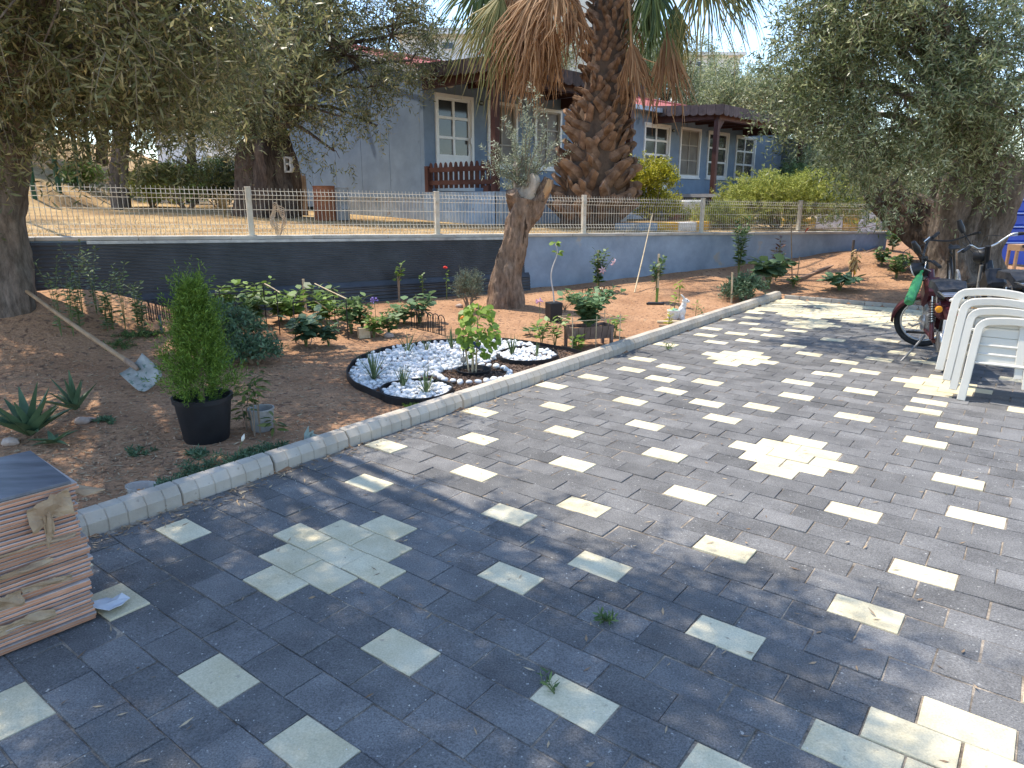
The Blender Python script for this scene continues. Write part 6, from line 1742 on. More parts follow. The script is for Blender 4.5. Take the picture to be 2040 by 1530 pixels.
for k, (x, y, ytop, m_, lb) in enumerate([(1352, 612, 560, G_lime, 'bright lime leaves rising behind the rabbit'), (1343, 625, 585, G_lime, 'lime seedling behind the rabbit basket'), (1332, 655, 618, mat('leaf_yellow', (.32, .36, .03), (.46, .46, .05), rough=.5, trans=.3, c3=(.55, .50, .08)), 'small yellow leaved plant before the rabbit'), (1385, 635, 600, G_fresh, 'white flowered plant right of the rabbit'), (1395, 640, 615, G_mid, 'low leafy plant right of the rabbit')]):
    b2 = G(x, y); plant('seedling', lb, b2, (y - ytop) / ppm(b2.y), 2 if k != 2 else 3, .12, 9, .085 if k < 2 else .06, .035 if k < 2 else .022, m_, seed=300 + k, start=.7 if k < 2 else .25, stem_r=.003, up=.0 if k < 2 else .5, droop=.3)
q = G(1345, 645); mb = MB(); mb.tube([q + V3(-.22, .0, .02), q + V3(.0, -.02, .025), q + V3(.2, -.06, .02)], [.02, .022, .016], 8); tag(mb.build('branch', M_cane, None, smooth=True), 'pale branch lying before the rabbit', 'branch')
q = G(1345, 650); mb = MB(); mb.tube([q + V3(-.2, -.03, .012), q + V3(.16, -.06, .012)], .012, 8); tag(mb.build('branch', M_wstem, None, smooth=True), 'thin branch beside the pale one', 'branch')

# ------------------------------------------------------------------ plants along the blue wall
b = G(1470, 560); r0 = plant('young_tree', 'tall slender young tree growing against the blue wall', b, 1.05, 7, .2, 34, .11, .055, G_mid, 'plant', seed=81, start=.25, stem_r=.008)
stick('stake', 'pale stake tied with string before the slender tree', G(1457, 604), WD(1459, 543, G(1457, 604).y), .014, M_cane)
bush('leafy_bush', 'dark low bush beside the end of the kerb', G(1490, 600), .30, .26, .30, 320, 9, .05, .02, G_blue, seed=12)
plant('courgette_plant', 'large leaved courgette plant against the wall', G(1530, 575), .48, 12, .75, 8, .24, .2, mat('leaf_courgette', (.05, .10, .045), (.085, .145, .065), rough=.6, c3=(.13, .19, .10), isl_rand=.2, trans=.25), seed=83, start=.45, stem_r=.008, up=.15, droop=.25)
plant('bronze_plant', 'upright plant with bronze green top above the courgette', G(1545, 560), .72, 3, .12, 26, .12, .04, G_red, seed=84, start=.35, stem_r=.007)
plant('vegetable_plant', 'bright trailing plant right of the courgette', G(1580, 572), .15, 6, .9, 8, .09, .06, G_fresh, seed=85)
stick('stake', 'tall thin stake right of the courgette plant', G(1578, 553), WD(1576, 442, G(1578, 553).y), .010, M_wstem); stick('stake', 'short thin stake beside the tall one', G(1588, 556), WD(1593, 511, G(1588, 556).y), .009, M_wstem); stick('stake', 'short broken stake left of the rabbit', G(1302, 580), WD(1306, 570, G(1302, 580).y), .006, M_wstem)
plant('pumpkin_plant', 'low pumpkin plant with round pale leaves on open soil', G(1672, 578), .24, 18, 1.1, 4, .18, .17, G_potato, seed=86, start=.7, stem_r=.006, up=.0, droop=.15)
b = G(1700, 556); stick('stake', 'dark short post behind the wilted plant', b - V3(0, -.1, .05), WD(1701, 478, b.y + .1), .022, mat('dark_post', (.07, .055, .045), (.12, .09, .075), rough=.9))
plant('wilted_plant', 'wilted straw coloured plant hanging on its post', b, .52, 3, .16, 14, .13, .04, G_dry, seed=87, start=.35, stem_r=.006, up=-.6, sm=M_wstem, droop=.5)
mb = MB(); q = b + V3(0, -.02, .12); mb.ball(q, (.02, .02, .05), 8, 6, jit=.2); tag(mb.build('tie', mat('yellow_tie', (.5, .3, .03), rough=.6), None), 'yellow tie on the wilted plant stem', 'tie')
for k, (x, y, H, n, lb) in enumerate([(1778, 500, .34, 7, 'leafy plant at the far end of the blue wall'), (1756, 530, .25, 6, 'small shrub right of the wilted plant'), (1785, 555, .3, 7, 'leafy plant left of the moped'), (1800, 540, .25, 5, 'thin leafy plant beside the moped headlight'), (1835, 505, .2, 5, 'yellowish plant at the leaning trunk foot'), (1690, 500, .12, 5, 'tiny weed under the wall right of the stakes')]):
    plant('vegetable_plant', lb, G(x, y), H * 1.15, n + 2, .6, 13, .12, .075, G_mid if k != 4 else G_dry, seed=90 + k, start=.25)
a_, c_ = G(1592, 562), G(1755, 498); mb = MB(); d = (c_ - a_).normalized(); mb.prism([a_ + V3(0, 0, -.02), c_ + V3(0, 0, -.02), c_ + V3(0, 0, .07), a_ + V3(0, 0, .06)], V3(-.04, .07, 0)); tag(mb.build('plank', mat('weathered_plank', (.17, .10, .065), (.27, .17, .11), rough=.9, scale=6, stretch=(.2, 1, 1)), None, bev=.004), 'weathered plank lying along the foot of the blue wall', 'plank')
# dry vine stems and a red tag on the coping
vp = [wpos(px_t(x), -.02, wtop(px_t(x)) + z) for x, z in ((1475, .02), (1540, .015), (1600, .02), (1660, .05), (1720, .08), (1762, .16))]
pp, qq = smoothpath(vp, [.008] * 6, 5); mb = MB(); mb.tube(pp, qq, 6); tag(mb.build('vine_stem', M_wstem, None, smooth=True), 'dry vine stem lying on the wall coping', 'vine')
q = wpos(px_t(1604), -.05, wtop(px_t(1604)) + .03); mb = MB(); mb.add([q + V3(-.04, 0, -.05), q + V3(.0, 0, -.02), q + V3(.05, 0, .05), q + V3(.0, 0, .04)], [(0, 1, 2, 3)]); o = tag(mb.build('plastic_tag', mat('red_plastic', (.45, .10, .05), rough=.5), None), 'red plastic scrap hanging on the fence foot', 'scrap'); o.modifiers.new('t', 'SOLIDIFY').thickness = .006

# ------------------------------------------------------------------ shrubs behind the fence
G_priv = mat('golden_privet', (.18, .21, .02), (.40, .38, .03), rough=.45, c3=(.62, .54, .06), isl_rand=.25, trans=.35)
G_jun = mat('juniper', (.20, .25, .04), (.34, .37, .07), rough=.6, c3=(.48, .46, .12), isl_rand=.25, trans=.25)
b = WD(1300, 398, 15.2); b.z = yardz(b.x, b.y); bush('golden_shrub', 'golden green privet bush beside the porch post', b, .72, .65, .95, 900, 13, .06, .028, G_priv, seed=21, Lr=(.15, .3), upw=.7, bumps=9)
b = WD(1555, 420, 15.6); b.z = yardz(b.x, b.y) - .05; bush('juniper_shrub', 'spreading yellow green juniper before the second porch', b, 1.6, 1.1, .95, 2600, 22, .055, .018, G_jun, seed=22, Lr=(.12, .26), upw=.25, bumps=22, lift=.42)
b = WD(1420, 430, 14.8); b.z = yardz(b.x, b.y) - .05; bush('juniper_shrub', 'low juniper lobe hanging at the mesh fence', b, .6, .5, .38, 420, 18, .06, .013, G_jun, seed=23, Lr=(.2, .35), upw=.2, bumps=7)
b = WD(1700, 385, 19); b.z = yardz(b.x, b.y); bush('purple_shrub', 'dark purple leaved shrub behind the juniper', b, .8, .7, .8, 380, 12, .06, .03, mat('purple_leaf', (.055, .025, .03), (.09, .045, .05), rough=.5, c3=(.13, .07, .07), isl_rand=.3), seed=24, Lr=(.15, .3))
b = WD(1590, 345, 22); bush('climbing_shrub', 'green shrub at the far corner of the blue house', V3(b.x, b.y, 1.4), .5, .5, .9, 260, 11, .07, .035, G_mid, seed=25, Lr=(.15, .3))
for k, (x, y, D, rx, rz, m_, lb) in enumerate([(372, 400, 17.0, 1.0, .75, mat('juniper_dull', (.075, .10, .03), (.15, .16, .045), rough=.6, c3=(.24, .21, .06), isl_rand=.25, trans=.2), 'mound of dull juniper in the left yard'), (300, 395, 18, .7, .6, G_jun, 'small juniper left of the dull mound'), (430, 350, 19, 1.0, 1.0, G_mid, 'green shrub behind the juniper mound'), (335, 345, 20.5, .9, .8, G_fresh, 'bright shrub behind the slim trunks'),
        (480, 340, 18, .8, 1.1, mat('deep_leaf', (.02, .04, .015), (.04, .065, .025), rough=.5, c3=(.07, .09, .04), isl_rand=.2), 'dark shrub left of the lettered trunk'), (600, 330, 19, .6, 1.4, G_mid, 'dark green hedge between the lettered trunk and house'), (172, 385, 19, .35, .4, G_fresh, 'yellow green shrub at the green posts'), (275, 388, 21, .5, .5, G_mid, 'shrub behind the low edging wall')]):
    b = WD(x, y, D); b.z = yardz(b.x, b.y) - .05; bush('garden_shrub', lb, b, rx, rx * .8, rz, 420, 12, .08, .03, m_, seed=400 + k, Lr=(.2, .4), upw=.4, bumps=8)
b = WD(445, 405, 13.8); b.z = yardz(b.x, b.y); plant('dry_tuft', 'dry straw tuft before the juniper mound', b, .42, 26, .4, 5, .16, .012, G_dry, 'grass', seed=5, sm=G_dry, broad=False, up=1.2)
# reed screen strip between trunk and house
rs_ = thing('reed_screen', 'short brown reed screen between the lettered trunk and the house', 'screen', WD(598, 400, 15.5))
for k in range(16):
    c = WD(586 + k * 1.7, 400, 15.6); mb = MB(); mb.tube([V3(c.x, c.y, 1.1), V3(c.x, c.y, WD(586, 348, 15.6).z + random.uniform(-.03, .03))], .012, 5); mb.build('reed', mat('reed', (.22, .15, .10), (.32, .24, .17), rough=.85, obj_rand=.3), rs_)

# dry grass standing in the upper yard
rng = np.random.default_rng(91); n = 9000
t_ = rng.uniform(-7, 13, n); d_ = .25 + np.abs(rng.normal(size=n)) * 2.6
P = np.array([(lambda q: (q.x, q.y, yardz(q.x, q.y)))(wpos(float(a), float(b_))) for a, b_ in zip(t_, d_)])
D_ = unit(np.stack([rng.normal(size=n) * .5, rng.normal(size=n) * .5, np.ones(n)], axis=1))
V, F = leaf_quads(P, D_, rng.uniform(.03, .11, n), rng.uniform(.004, .009, n))
tag(npmesh('dry_grass', V, F, mat('straw', (.36, .25, .12), (.52, .40, .21), rough=.8, c3=(.28, .20, .10), isl_rand=.3, trans=.2)), 'short dry grass standing in the yard behind the fence', kind='stuff')
# ================================================================== STACK OF TILES AT THE LEFT
M_tedge = mat('tile_biscuit', (.40, .19, .11), (.55, .30, .195), rough=.85, scale=14, obj_rand=.3, stretch=(1, 1, 6), bump=.2)
M_tface = mat('tile_glaze', (.075, .082, .095), (.20, .21, .23), rough=.22, scale=5, stretch=(.6, 2.6, 1), detail=9, spec=.5, lo=.3, hi=.7)
M_tglz = mat('tile_glaze_edge', (.40, .34, .30), (.55, .50, .46), rough=.5, obj_rand=.3)
M_card = mat('torn_cardboard', (.30, .20, .12), (.44, .32, .20), rough=.9, scale=12, bump=.3)
tc = V3(-1.515, 2.235, 0); e1 = V3(-.66, -.75, 0).normalized(); e2 = V3(-e1.y, e1.x, 0)
if e2.x > 0: e2 = -e2
TS = .45; NT = 36; TZ = .524 / NT
def tilemesh(v):
    r = random.Random(v); mb = MB()
    mb.box((0, 0, -TZ * .08), (TS - .002 * v, TS - .002 * v, TZ * .60)); mb.box((0, 0, TZ * .31), (TS, TS, TZ * .15))
    me = mb.mesh('ceramic_tile'); me.materials.append(M_tedge); me.materials.append(M_tglz)
    for p in me.polygons:
        if p.index >= 6: p.material_index = 1
    return me
tms = [tilemesh(k) for k in range(2)]
rr = random.Random(12); tang = math.atan2(e1.y, e1.x)
for k in range(NT):
    o = bpy.data.objects.new('ceramic_tile', tms[k % 2]); COL.objects.link(o)
    grp = k // 11
    off = (e1 * (rr.uniform(-.007, .007)) + e2 * rr.uniform(-.006, .006)) + e1 * (-.016 * (grp % 2)) + e2 * (.010 * (k / NT) + .008 * (grp % 2))
    c = tc + e1 * TS / 2 + e2 * TS / 2 + off
    o.location = (c.x, c.y, .003 + TZ * (k + .5)); o.rotation_euler = (0, 0, tang + rr.uniform(-.014, .014) + .02 * (grp % 2))
    tag(o, 'tan edged ceramic floor tile inside the tall tile stack', 'tile', 'floor tiles in the stack')
mb = MB(); c = tc + e1 * TS / 2 + e2 * TS / 2 + e2 * .012
mb.box((c.x, c.y, .003 + TZ * (NT + .5)), (TS, TS, TZ * .8), Euler((0, 0, tang)).to_matrix()); me = mb.mesh('ceramic_tile', bev=.001); me.materials.append(M_tface)
tag(link('ceramic_tile', me), 'glossy grey marbled tile lying face up on top of the stack', 'tile')
def scrap(label, u, z, w, h, sd, side=0, m=M_card):
    """crumpled torn card stuck to the stack's front face"""
    r = random.Random(sd); mb = MB(); nx_, nz_ = 9, 6; vs_ = []
    d = e1 if side == 0 else e2; nrm = -e2 if side == 0 else -e1
    for i in range(nx_ + 1):
        for j in range(nz_ + 1):
            a, b_ = i / nx_, j / nz_
            ed = .18 * (r.random() - .5) if i in (0, nx_) or j in (0, nz_) else 0
            p = tc + d * (u + w * (a + ed * .3)) + nrm * (.006 + .006 * r.random() + .010 * math.sin(a * 7 + sd) * math.sin(b_ * 5 + sd) * (1 if j else .3)) + e2 * .004
            p.z = z + h * (b_ - .5 + ed + .25 * math.sin(a * 3 + sd)); vs_.append(p)
    mb.add(vs_, [(i * (nz_ + 1) + j, (i + 1) * (nz_ + 1) + j, (i + 1) * (nz_ + 1) + j + 1, i * (nz_ + 1) + j + 1) for i in range(nx_) for j in range(nz_)])
    o = tag(mb.build('cardboard_scrap', m, None), label, 'cardboard'); s = o.modifiers.new('t', 'SOLIDIFY'); s.thickness = .0025; return o
scrap('large torn cardboard wrapped round the upper corner of the tile stack', .012, .455, .13, .085, 1)
scrap('twisted hanging cardboard strip on the upper tiles', .075, .415, .03, .11, 2)
scrap('long torn cardboard strip across the middle tiles', .10, .285, .24, .020, 3); scrap('cardboard rag at the left of the middle tiles', .20, .20, .12, .05, 4); scrap('ragged cardboard strip on the lower tiles', .05, .205, .15, .022, 5)
scrap('torn cardboard flap near the bottom tiles', .12, .09, .17, .035, 6); scrap('narrow cardboard strip below the top tiles', .02, .35, .3, .012, 7)
q = tc + e2 * .07; mb = MB(); mb.prism([V3(q.x, q.y, .485), V3(q.x + e2.x * .1, q.y + e2.y * .1, .488), V3(q.x + .085, q.y + .075, .455), V3(q.x + .05, q.y + .01, .458)], V3(0, 0, .004)); tag(mb.build('cardboard_scrap', M_card, None), 'stiff cardboard corner poking out behind the top tile', 'cardboard')
q = tc + V3(.02, .05, 0); mb = MB(); rr2 = random.Random(2); vs_ = []
for i in range(5):
    for j in range(4): vs_.append(V3(q.x - .07 + i * .03, q.y - .03 + j * .03, .012 + .03 * rr2.random()))
mb.add(vs_, [(i * 4 + j, (i + 1) * 4 + j, (i + 1) * 4 + j + 1, i * 4 + j + 1) for i in range(4) for j in range(3)]); o = tag(mb.build('paper_scrap', mat('grey_paper', (.45, .46, .48), (.58, .59, .61), rough=.8), None), 'crumpled grey paper at the foot of the tile stack', 'paper'); o.modifiers.new('t', 'SOLIDIFY').thickness = .002

# ================================================================== WHITE CHAIRS
M_chair = mat('white_plastic', (.68, .64, .55), (.74, .70, .61), rough=.42, scale=3, spec=.45, trans=.18)
cr_ = V3(.80, -.60, 0); cf_ = V3(.60, .80, 0)         # along the back, and forwards
def chair(k):
    z0 = .066 * k + .002; F = W(*((1914, 797), (1898, 776), (1885, 757), (1871, 737))[k], z0); F.z = 0
    labs = ['white plastic chair at the bottom of the stack', 'white plastic chair second from the bottom of the stack', 'white plastic chair third from the bottom of the stack', 'white plastic chair on top of the stack beside the moped']
    root = thing('plastic_chair', labs[k], 'chair', (F.x, F.y, z0), 'stacked white chairs')
    Wd = .50; Hh = .60
    def P(u, v, z): q = F + cr_ * u + cf_ * v; return V3(q.x, q.y, z0 + z)
    def ribbon(path, w, t, name):
        """flat moulded bar following a path in the back's plane: (u, v, z) points"""
        mb = MB(); n = len(path); vs_ = []
        for i, (u, v, z) in enumerate(path):
            a = path[max(i - 1, 0)]; b_ = path[min(i + 1, n - 1)]
            d = V3(b_[0] - a[0], b_[1] - a[1], b_[2] - a[2]).normalized(); nn = V3(-d.z, 0, d.x).normalized()
            for (s, q) in ((-.5, -.5), (.5, -.5), (.5, .5), (-.5, .5)):
                vs_.append(P(u + nn.x * s * w, v + q * t, z + nn.z * s * w))
        fs = [(i * 4 + j, i * 4 + (j + 1) % 4, i * 4 + 4 + (j + 1) % 4, i * 4 + 4 + j) for i in range(n - 1) for j in range(4)] + [(3, 2, 1, 0), tuple((n - 1) * 4 + j for j in range(4))]
        mb.add(vs_, fs); return mb.build(name, M_chair, root, bev=.005)
    rc = .075
    def vz(z): return .10 * (z / Hh)                  # legs and back lean forwards going up
    lft = [(.0, 0, 0), (.012, vz(.2), .2), (.022, vz(.4), .4), (.03, vz(Hh - rc), Hh - rc)]
    arc_ = [(.03 + rc * (1 - math.cos(a)), vz(Hh - rc * (1 - math.sin(a))), Hh - rc * (1 - math.sin(a))) for a in (.4, .8, 1.2, 1.57)]
    top = [(u, vz(Hh), Hh + .012 * math.sin((u - .1) / .3 * math.pi)) for u in (.16, .2, .25, .3, .34)]
    half = lft + arc_
    mirror = [(Wd - u, v, z) for (u, v, z) in reversed(half)]
    ribbon(half + top + mirror, .056, .026, 'back_frame')
    for q in range(4):                                # back slats
        z = .30 + q * .062
        u0, u1 = .045, Wd - .045
        mb = MB(); bow = .025
        pts = [(u0, 0), (u0 + .1, -bow * .7), (Wd / 2, -bow), (u1 - .1, -bow * .7), (u1, 0)]
        vs_ = []
        for (u, o_) in pts:
            for (dz, dv) in ((0, 0), (.055, .006), (.055, .016), (0, .010)): vs_.append(P(u, vz(z) - o_ * .0 + dv + .03, z + dz))
        mb.add(vs_, [(i * 4 + j, i * 4 + (j + 1) % 4, i * 4 + 4 + (j + 1) % 4, i * 4 + 4 + j) for i in range(4) for j in range(4)] + [(3, 2, 1, 0), (16, 17, 18, 19)])
        mb.build('slat', M_chair, root)
    mb = MB(); s0 = .29
    mb.prism([P(.03, .05, s0 - .01), P(Wd - .03, .05, s0 - .01), P(Wd - .01, .46, s0 + .02), P(.01, .46, s0 + .02)], V3(0, 0, .018)); mb.build('seat', M_chair, root, bev=.006)
    for s in (0, 1):
        u = .01 if s == 0 else Wd - .01
        mb = MB(); a, b_ = P(u, .45, s0 + .02), P(u + (-.02 if s == 0 else .02), .48, 0)
        n1, n2 = cr_ * .022, cf_ * .016
        mb.add([a - n1 - n2, a + n1 - n2, a + n1 + n2, a - n1 + n2, b_ - n1 - n2, b_ + n1 - n2, b_ + n1 + n2, b_ - n1 + n2], [(0, 1, 2, 3), (7, 6, 5, 4), (0, 4, 5, 1), (1, 5, 6, 2), (2, 6, 7, 3), (3, 7, 4, 0)]); mb.build('front_leg', M_chair, root, bev=.004)
        mb = MB(); a, b_ = P(u, .09, .52), P(u, .47, .50)
        mb.prism([a - cr_ * .025, a + cr_ * .025, b_ + cr_ * .025, b_ - cr_ * .025], V3(0, 0, .02)); mb.build('armrest', M_chair, root, bev=.004)
for k in range(4): chair(k)

# ================================================================== MOPED
M_mred = mat('maroon_paint', (.05, .010, .013), (.085, .018, .021), rough=.35, scale=4, spec=.5)
M_rub = mat('tyre_rubber', (.018, .018, .018), (.035, .034, .033), rough=.85, scale=20, bump=.3)
M_chr = mat('chrome', (.45, .45, .44), (.62, .62, .61), rough=.28, metal=.9, scale=9, speck=((.22, .14, .09), 16, .66))
M_steel = mat('dull_steel', (.20, .19, .18), (.33, .32, .30), rough=.5, metal=.7, scale=12)
M_blk = mat('satin_black', (.012, .012, .013), (.022, .022, .024), rough=.45)
M_seat = mat('seat_vinyl', (.02, .02, .022), (.045, .044, .046), rough=.5, scale=30, bump=.15)
def wheel(root, c, axis, R_=.275, name='wheel'):
    axis = Vector(axis).normalized()
    mb = MB(); mb.torus(c, R_ - .028, .028, axis, 40, 10); w = mb.build(name, M_rub, root, smooth=True)
    mb = MB(); mb.torus(c, R_ - .062, .013, axis, 40, 8); mb.build('rim', M_chr, w, smooth=True)
    mb = MB(); mb.lathe(Vector(c) - axis * .035, [(.001, 0), (.03, 0), (.05, .01), (.05, .06), (.03, .07), (.001, .07)], 20, axis); mb.build('hub', M_steel, w, smooth=True)
    a = axis.cross(V3(0, 0, 1)).normalized(); b_ = axis.cross(a)
    for k in range(18):
        t = 2 * math.pi * k / 18; s = 1 if k % 2 else -1; t2 = t + .5 * (1 if k % 4 < 2 else -1)
        p0 = Vector(c) + (a * math.cos(t2) + b_ * math.sin(t2)) * .045 + axis * .028 * s; p1 = Vector(c) + (a * math.cos(t) + b_ * math.sin(t)) * (R_ - .065)
        mb = MB(); mb.tube([p0, p1], .0018, 4, cap=False); mb.build('spoke', M_chr, w)
    return w
def moped(root, red=True, plate=True, steer=68):
    """built facing +x with the rear wheel's contact at the origin, left side +y"""
    paint = M_mred if red else M_blk
    RW, FW = V3(0, 0, .275), V3(1.19, 0, .275)
    wheel(root, RW, (0, 1, 0), name='rear_wheel')
    st = math.radians(steer); SA = V3(1.05, 0, .62)
    rot = Matrix.Rotation(st, 4, V3(-.42, 0, 1).normalized())
    def S_(p): return (Matrix.Translation(SA) @ rot @ Matrix.Translation(-SA)) @ Vector(p)
    fw = S_(FW); fw.z = .277; sh = fw - S_(FW)
    wheel(root, fw, (rot.to_3x3() @ V3(0, 1, 0)) * V3(1, 1, 0).length if False else Vector(((rot.to_3x3() @ V3(0, 1, 0)).x, (rot.to_3x3() @ V3(0, 1, 0)).y, 0)), name='front_wheel')
    def St(p): return S_(p) + sh * max(0, min(1, (1.0 - Vector(p).z) / .7))
    for s in (-1, 1):
        mb = MB(); mb.tube([St((1.19, s * .055, .275)), St((1.12, s * .055, .5)), St((1.03, s * .05, .78))], [.014, .017, .017], 10); mb.build('fork_leg', M_chr if s > 0 else paint, root, smooth=True)
    mb = MB(); vs_ = []; nA = 14                      # front mudguard
    for k in range(nA):
        a = math.radians(lerp(20, 165, k / (nA - 1)))
        for (w_, dr) in ((-.048, -.018), (-.03, .004), (.03, .004), (.048, -.018)):
            vs_.append(St((1.19 + (.30 + dr) * math.cos(a), w_, .275 + (.30 + dr) * math.sin(a))))
    mb.add(vs_, [(k * 4 + j, k * 4 + j + 1, k * 4 + 5 + j, k * 4 + 4 + j) for k in range(nA - 1) for j in range(3)]); o = mb.build('front_mudguard', paint, root, smooth=True); o.modifiers.new('t', 'SOLIDIFY').thickness = .003
    mb = MB(); vs_ = []                               # rear mudguard
    for k in range(nA):
        a = math.radians(lerp(5, 190, k / (nA - 1)))
        for (w_, dr) in ((-.06, -.03), (-.035, .01), (.035, .01), (.06, -.03)):
            vs_.append(V3(-(.31 + dr) * math.cos(a - .35), w_, .275 + (.31 + dr) * math.sin(a - .35)))
    mb.add(vs_, [(k * 4 + j, k * 4 + j + 1, k * 4 + 5 + j, k * 4 + 4 + j) for k in range(nA - 1) for j in range(3)]); o = mb.build('rear_mudguard', paint, root, smooth=True); o.modifiers.new('t', 'SOLIDIFY').thickness = .003
    mb = MB(); pp, qq = smoothpath([(1.03, 0, .80), (.92, 0, .62), (.70, 0, .47), (.45, 0, .47), (.22, 0, .60), (.0, 0, .66)], [.035, .045, .05, .05, .045, .035], 5); mb.tube(pp, qq, 12); mb.build('frame_tube', paint, root, smooth=True)
    mb = MB(); mb.box((.86, 0, .60), (.26, .16, .22), Euler((0, .75, 0)).to_matrix()); mb.build('leg_shield', paint, root, bev=.03)
    mb = MB(); mb.box((.16, 0, .55), (.36, .20, .16)); mb.build('side_cover', paint, root, bev=.03)
    mb = MB(); mb.box((.53, 0, .37), (.22, .20, .18)); mb.build('engine', M_steel, root, bev=.02)
    mb = MB(); mb.lathe((.53, .09, .36), [(.001, 0), (.075, 0), (.08, .02), (.06, .04), (.001, .045)], 20, V3(0, 1, 0)); mb.build('engine_cover', M_chr, root, smooth=True)
    mb = MB(); mb.tube([(.62, .02, .42), (.78, .02, .46)], .055, 12); mb.build('cylinder', M_steel, root)
    mb = MB(); pp, qq = smoothpath([(.66, -.07, .36), (.6, -.12, .22), (.3, -.14, .22), (-.15, -.14, .27), (-.32, -.14, .30)], [.016, .02, .03, .035, .03], 5); mb.tube(pp, qq, 10); mb.build('exhaust', M_chr, root, smooth=True)
    mb = MB(); vs_ = []
    prof_ = [(-.05, .74, .11), (.05, .80, .13), (.25, .79, .125), (.45, .78, .10), (.52, .76, .07)]
    for (x, z, w_) in prof_: vs_ += [(x, -w_, z - .07), (x, -w_ * .9, z - .01), (x, 0, z), (x, w_ * .9, z - .01), (x, w_, z - .07)]
    mb.add(vs_, [(k * 5 + j, k * 5 + (j + 1) % 5, k * 5 + 5 + (j + 1) % 5, k * 5 + 5 + j) for k in range(4) for j in range(5)] + [(0, 1, 2, 3, 4), (24, 23, 22, 21, 20)]); mb.build('seat', M_seat, root, smooth=True)
    for s in (-1, 1):
        so_ = MB(); so_.tube([(.02, s * .115, .29), (.06, s * .115, .44)], .020, 10); sh_ = so_.build('shock_absorber', paint, root, smooth=True)
        mb = MB(); pts = []
        for k in range(100):
            t = k / 99; a = t * 2 * math.pi * 9; q = V3(.06 + .05 * t, s * .115, .43 + .19 * t); pts.append(q + V3(math.cos(a) * .026, math.sin(a) * .026, 0))
        mb.tube(pts, .0045, 5); mb.build('spring', M_blk, sh_)
        mb = MB(); mb.tube([(.06, s * .115, .42), (.115, s * .115, .66)], .008, 6); mb.build('damper_rod', M_chr, sh_)
        mb = MB(); mb.tube([(.45, s * .10, .30), (.2, s * .1, .29), (.0, s * .1, .275)], .016, 8); mb.build('swing_arm', paint, root, smooth=True)
    mb = MB(); mb.lathe((0, .06, .275), [(.05, 0), (.085, .002), (.09, .012), (.05, .016)], 24, V3(0, 1, 0)); mb.build('sprocket', M_steel, root)
    for z, l in ((.315, 0), (.235, 1)): mb = MB(); mb.tube([(.0, .075, .275 + (.085 if not l else -.085)), (.53, .075, .36 + (.03 if not l else -.03))], .007, 5); mb.build('chain_run', M_steel, root)
    mb = MB(); mb.torus((0, .05, .275), .07, .022, V3(0, 1, 0), 24, 8); mb.build('brake_drum', M_chr, root, smooth=True)
    # luggage rack
    for s in (-1, 1): mb = MB(); pp, qq = smoothpath([(.05, s * .09, .60), (.0, s * .10, .71), (-.30, s * .10, .71)], [.007] * 3, 5); mb.tube(pp, qq, 7); mb.build('rack_rail', M_chr, root, smooth=True)
    for x in (-.30, -.2, -.1, 0): mb = MB(); mb.tube([(x, -.10, .71), (x, .10, .71)], .006, 6); mb.build('rack_bar', M_chr, root)
    mb = MB(); mb.lathe((-.30, 0, .55), [(.001, .04), (.03, .038), (.045, .02), (.05, 0), (.04, -.01)], 16, V3(-1, 0, .2)); mb.build('tail_lamp', mat('red_lens', (.55, .02, .02), (.65, .04, .03), rough=.15), root, smooth=True)
    for s in (-1, 1): mb = MB(); mb.lathe((-.28, s * .13, .60), [(.001, .03), (.025, .025), (.03, 0), (.02, -.02), (.006, -.025)], 12, V3(-1, 0, 0)); mb.build('indicator', mat('amber_lens', (.6, .25, .02), rough=.2), root, smooth=True)
    if plate:
        mb = MB(); R_ = Euler((0, -.12, 0)).to_matrix(); c = V3(-.335, .0, .44); mb.box(c, (.004, .20, .16), R_); pl_ = mb.build('number_plate', mat('plate_white', (.72, .74, .76), (.78, .80, .82), rough=.35), root)
        mk = MB(); mk.box(c + V3(-.0035, .065, -.045), (.003, .055, .06), R_); mk.build('plate_band', mat('plate_blue', (.02, .16, .62), rough=.35), pl_)
        ink = mat('plate_ink', (.02, .02, .02), rough=.5)
        def bars(name, L_):
            mb = MB()
            for (y, z, w_, h_) in L_: mb.box(c + V3(-.0035 - (z) * .12, y, z), (.003, w_, h_), R_)
            mb.build(name, ink, pl_)
        bars('digit', [(.055, .038, .012, .055), (.061, .060, .012, .012)])
        mb = MB(); mb.torus(c + V3(-.008, -.012, .038), .022, .0045, V3(1, 0, 0), 20, 6); mb.build('letter', ink, pl_)
        bars('digit', [(-.01, -.045, .010, .055), (.005, -.045, .035, .009), (.018, -.03, .009, .03)])
    # side stand, pegs, kick lever
    mb = MB(); mb.tube([(.5, .09, .24), (.42, .20, .12), (.36, .30, .012)], [.011, .010, .010], 8); mb.tube([(.33, .30, .006), (.43, .33, .006)], .010, 6); mb.build('side_stand', M_steel, root, smooth=True)
    for s in (-1, 1): mb = MB(); mb.tube([(.42, s * .08, .28), (.42, s * .26, .29)], .012, 8); mb.build('foot_peg', M_rub, root)
    mb = MB(); mb.tube([(.5, .13, .36), (.56, .19, .32), (.66, .21, .33)], .009, 7); mb.build('kick_lever', M_chr, root, smooth=True)
    # steering: stem, headlight, bars, mirrors, cables
    mb = MB(); mb.tube([S_((1.05, 0, .70)), S_((.98, 0, .96))], .026, 10); mb.build('steering_stem', M_blk, root)
    mb = MB(); hl = S_((1.10, 0, .86)); fd = rot.to_3x3() @ V3(1, 0, -.05); mb.lathe(hl, [(.001, -.09), (.04, -.08), (.065, -.03), (.072, 0), (.074, .012), (.066, .014)], 22, fd); hd = mb.build('headlight', M_blk, root, smooth=True)
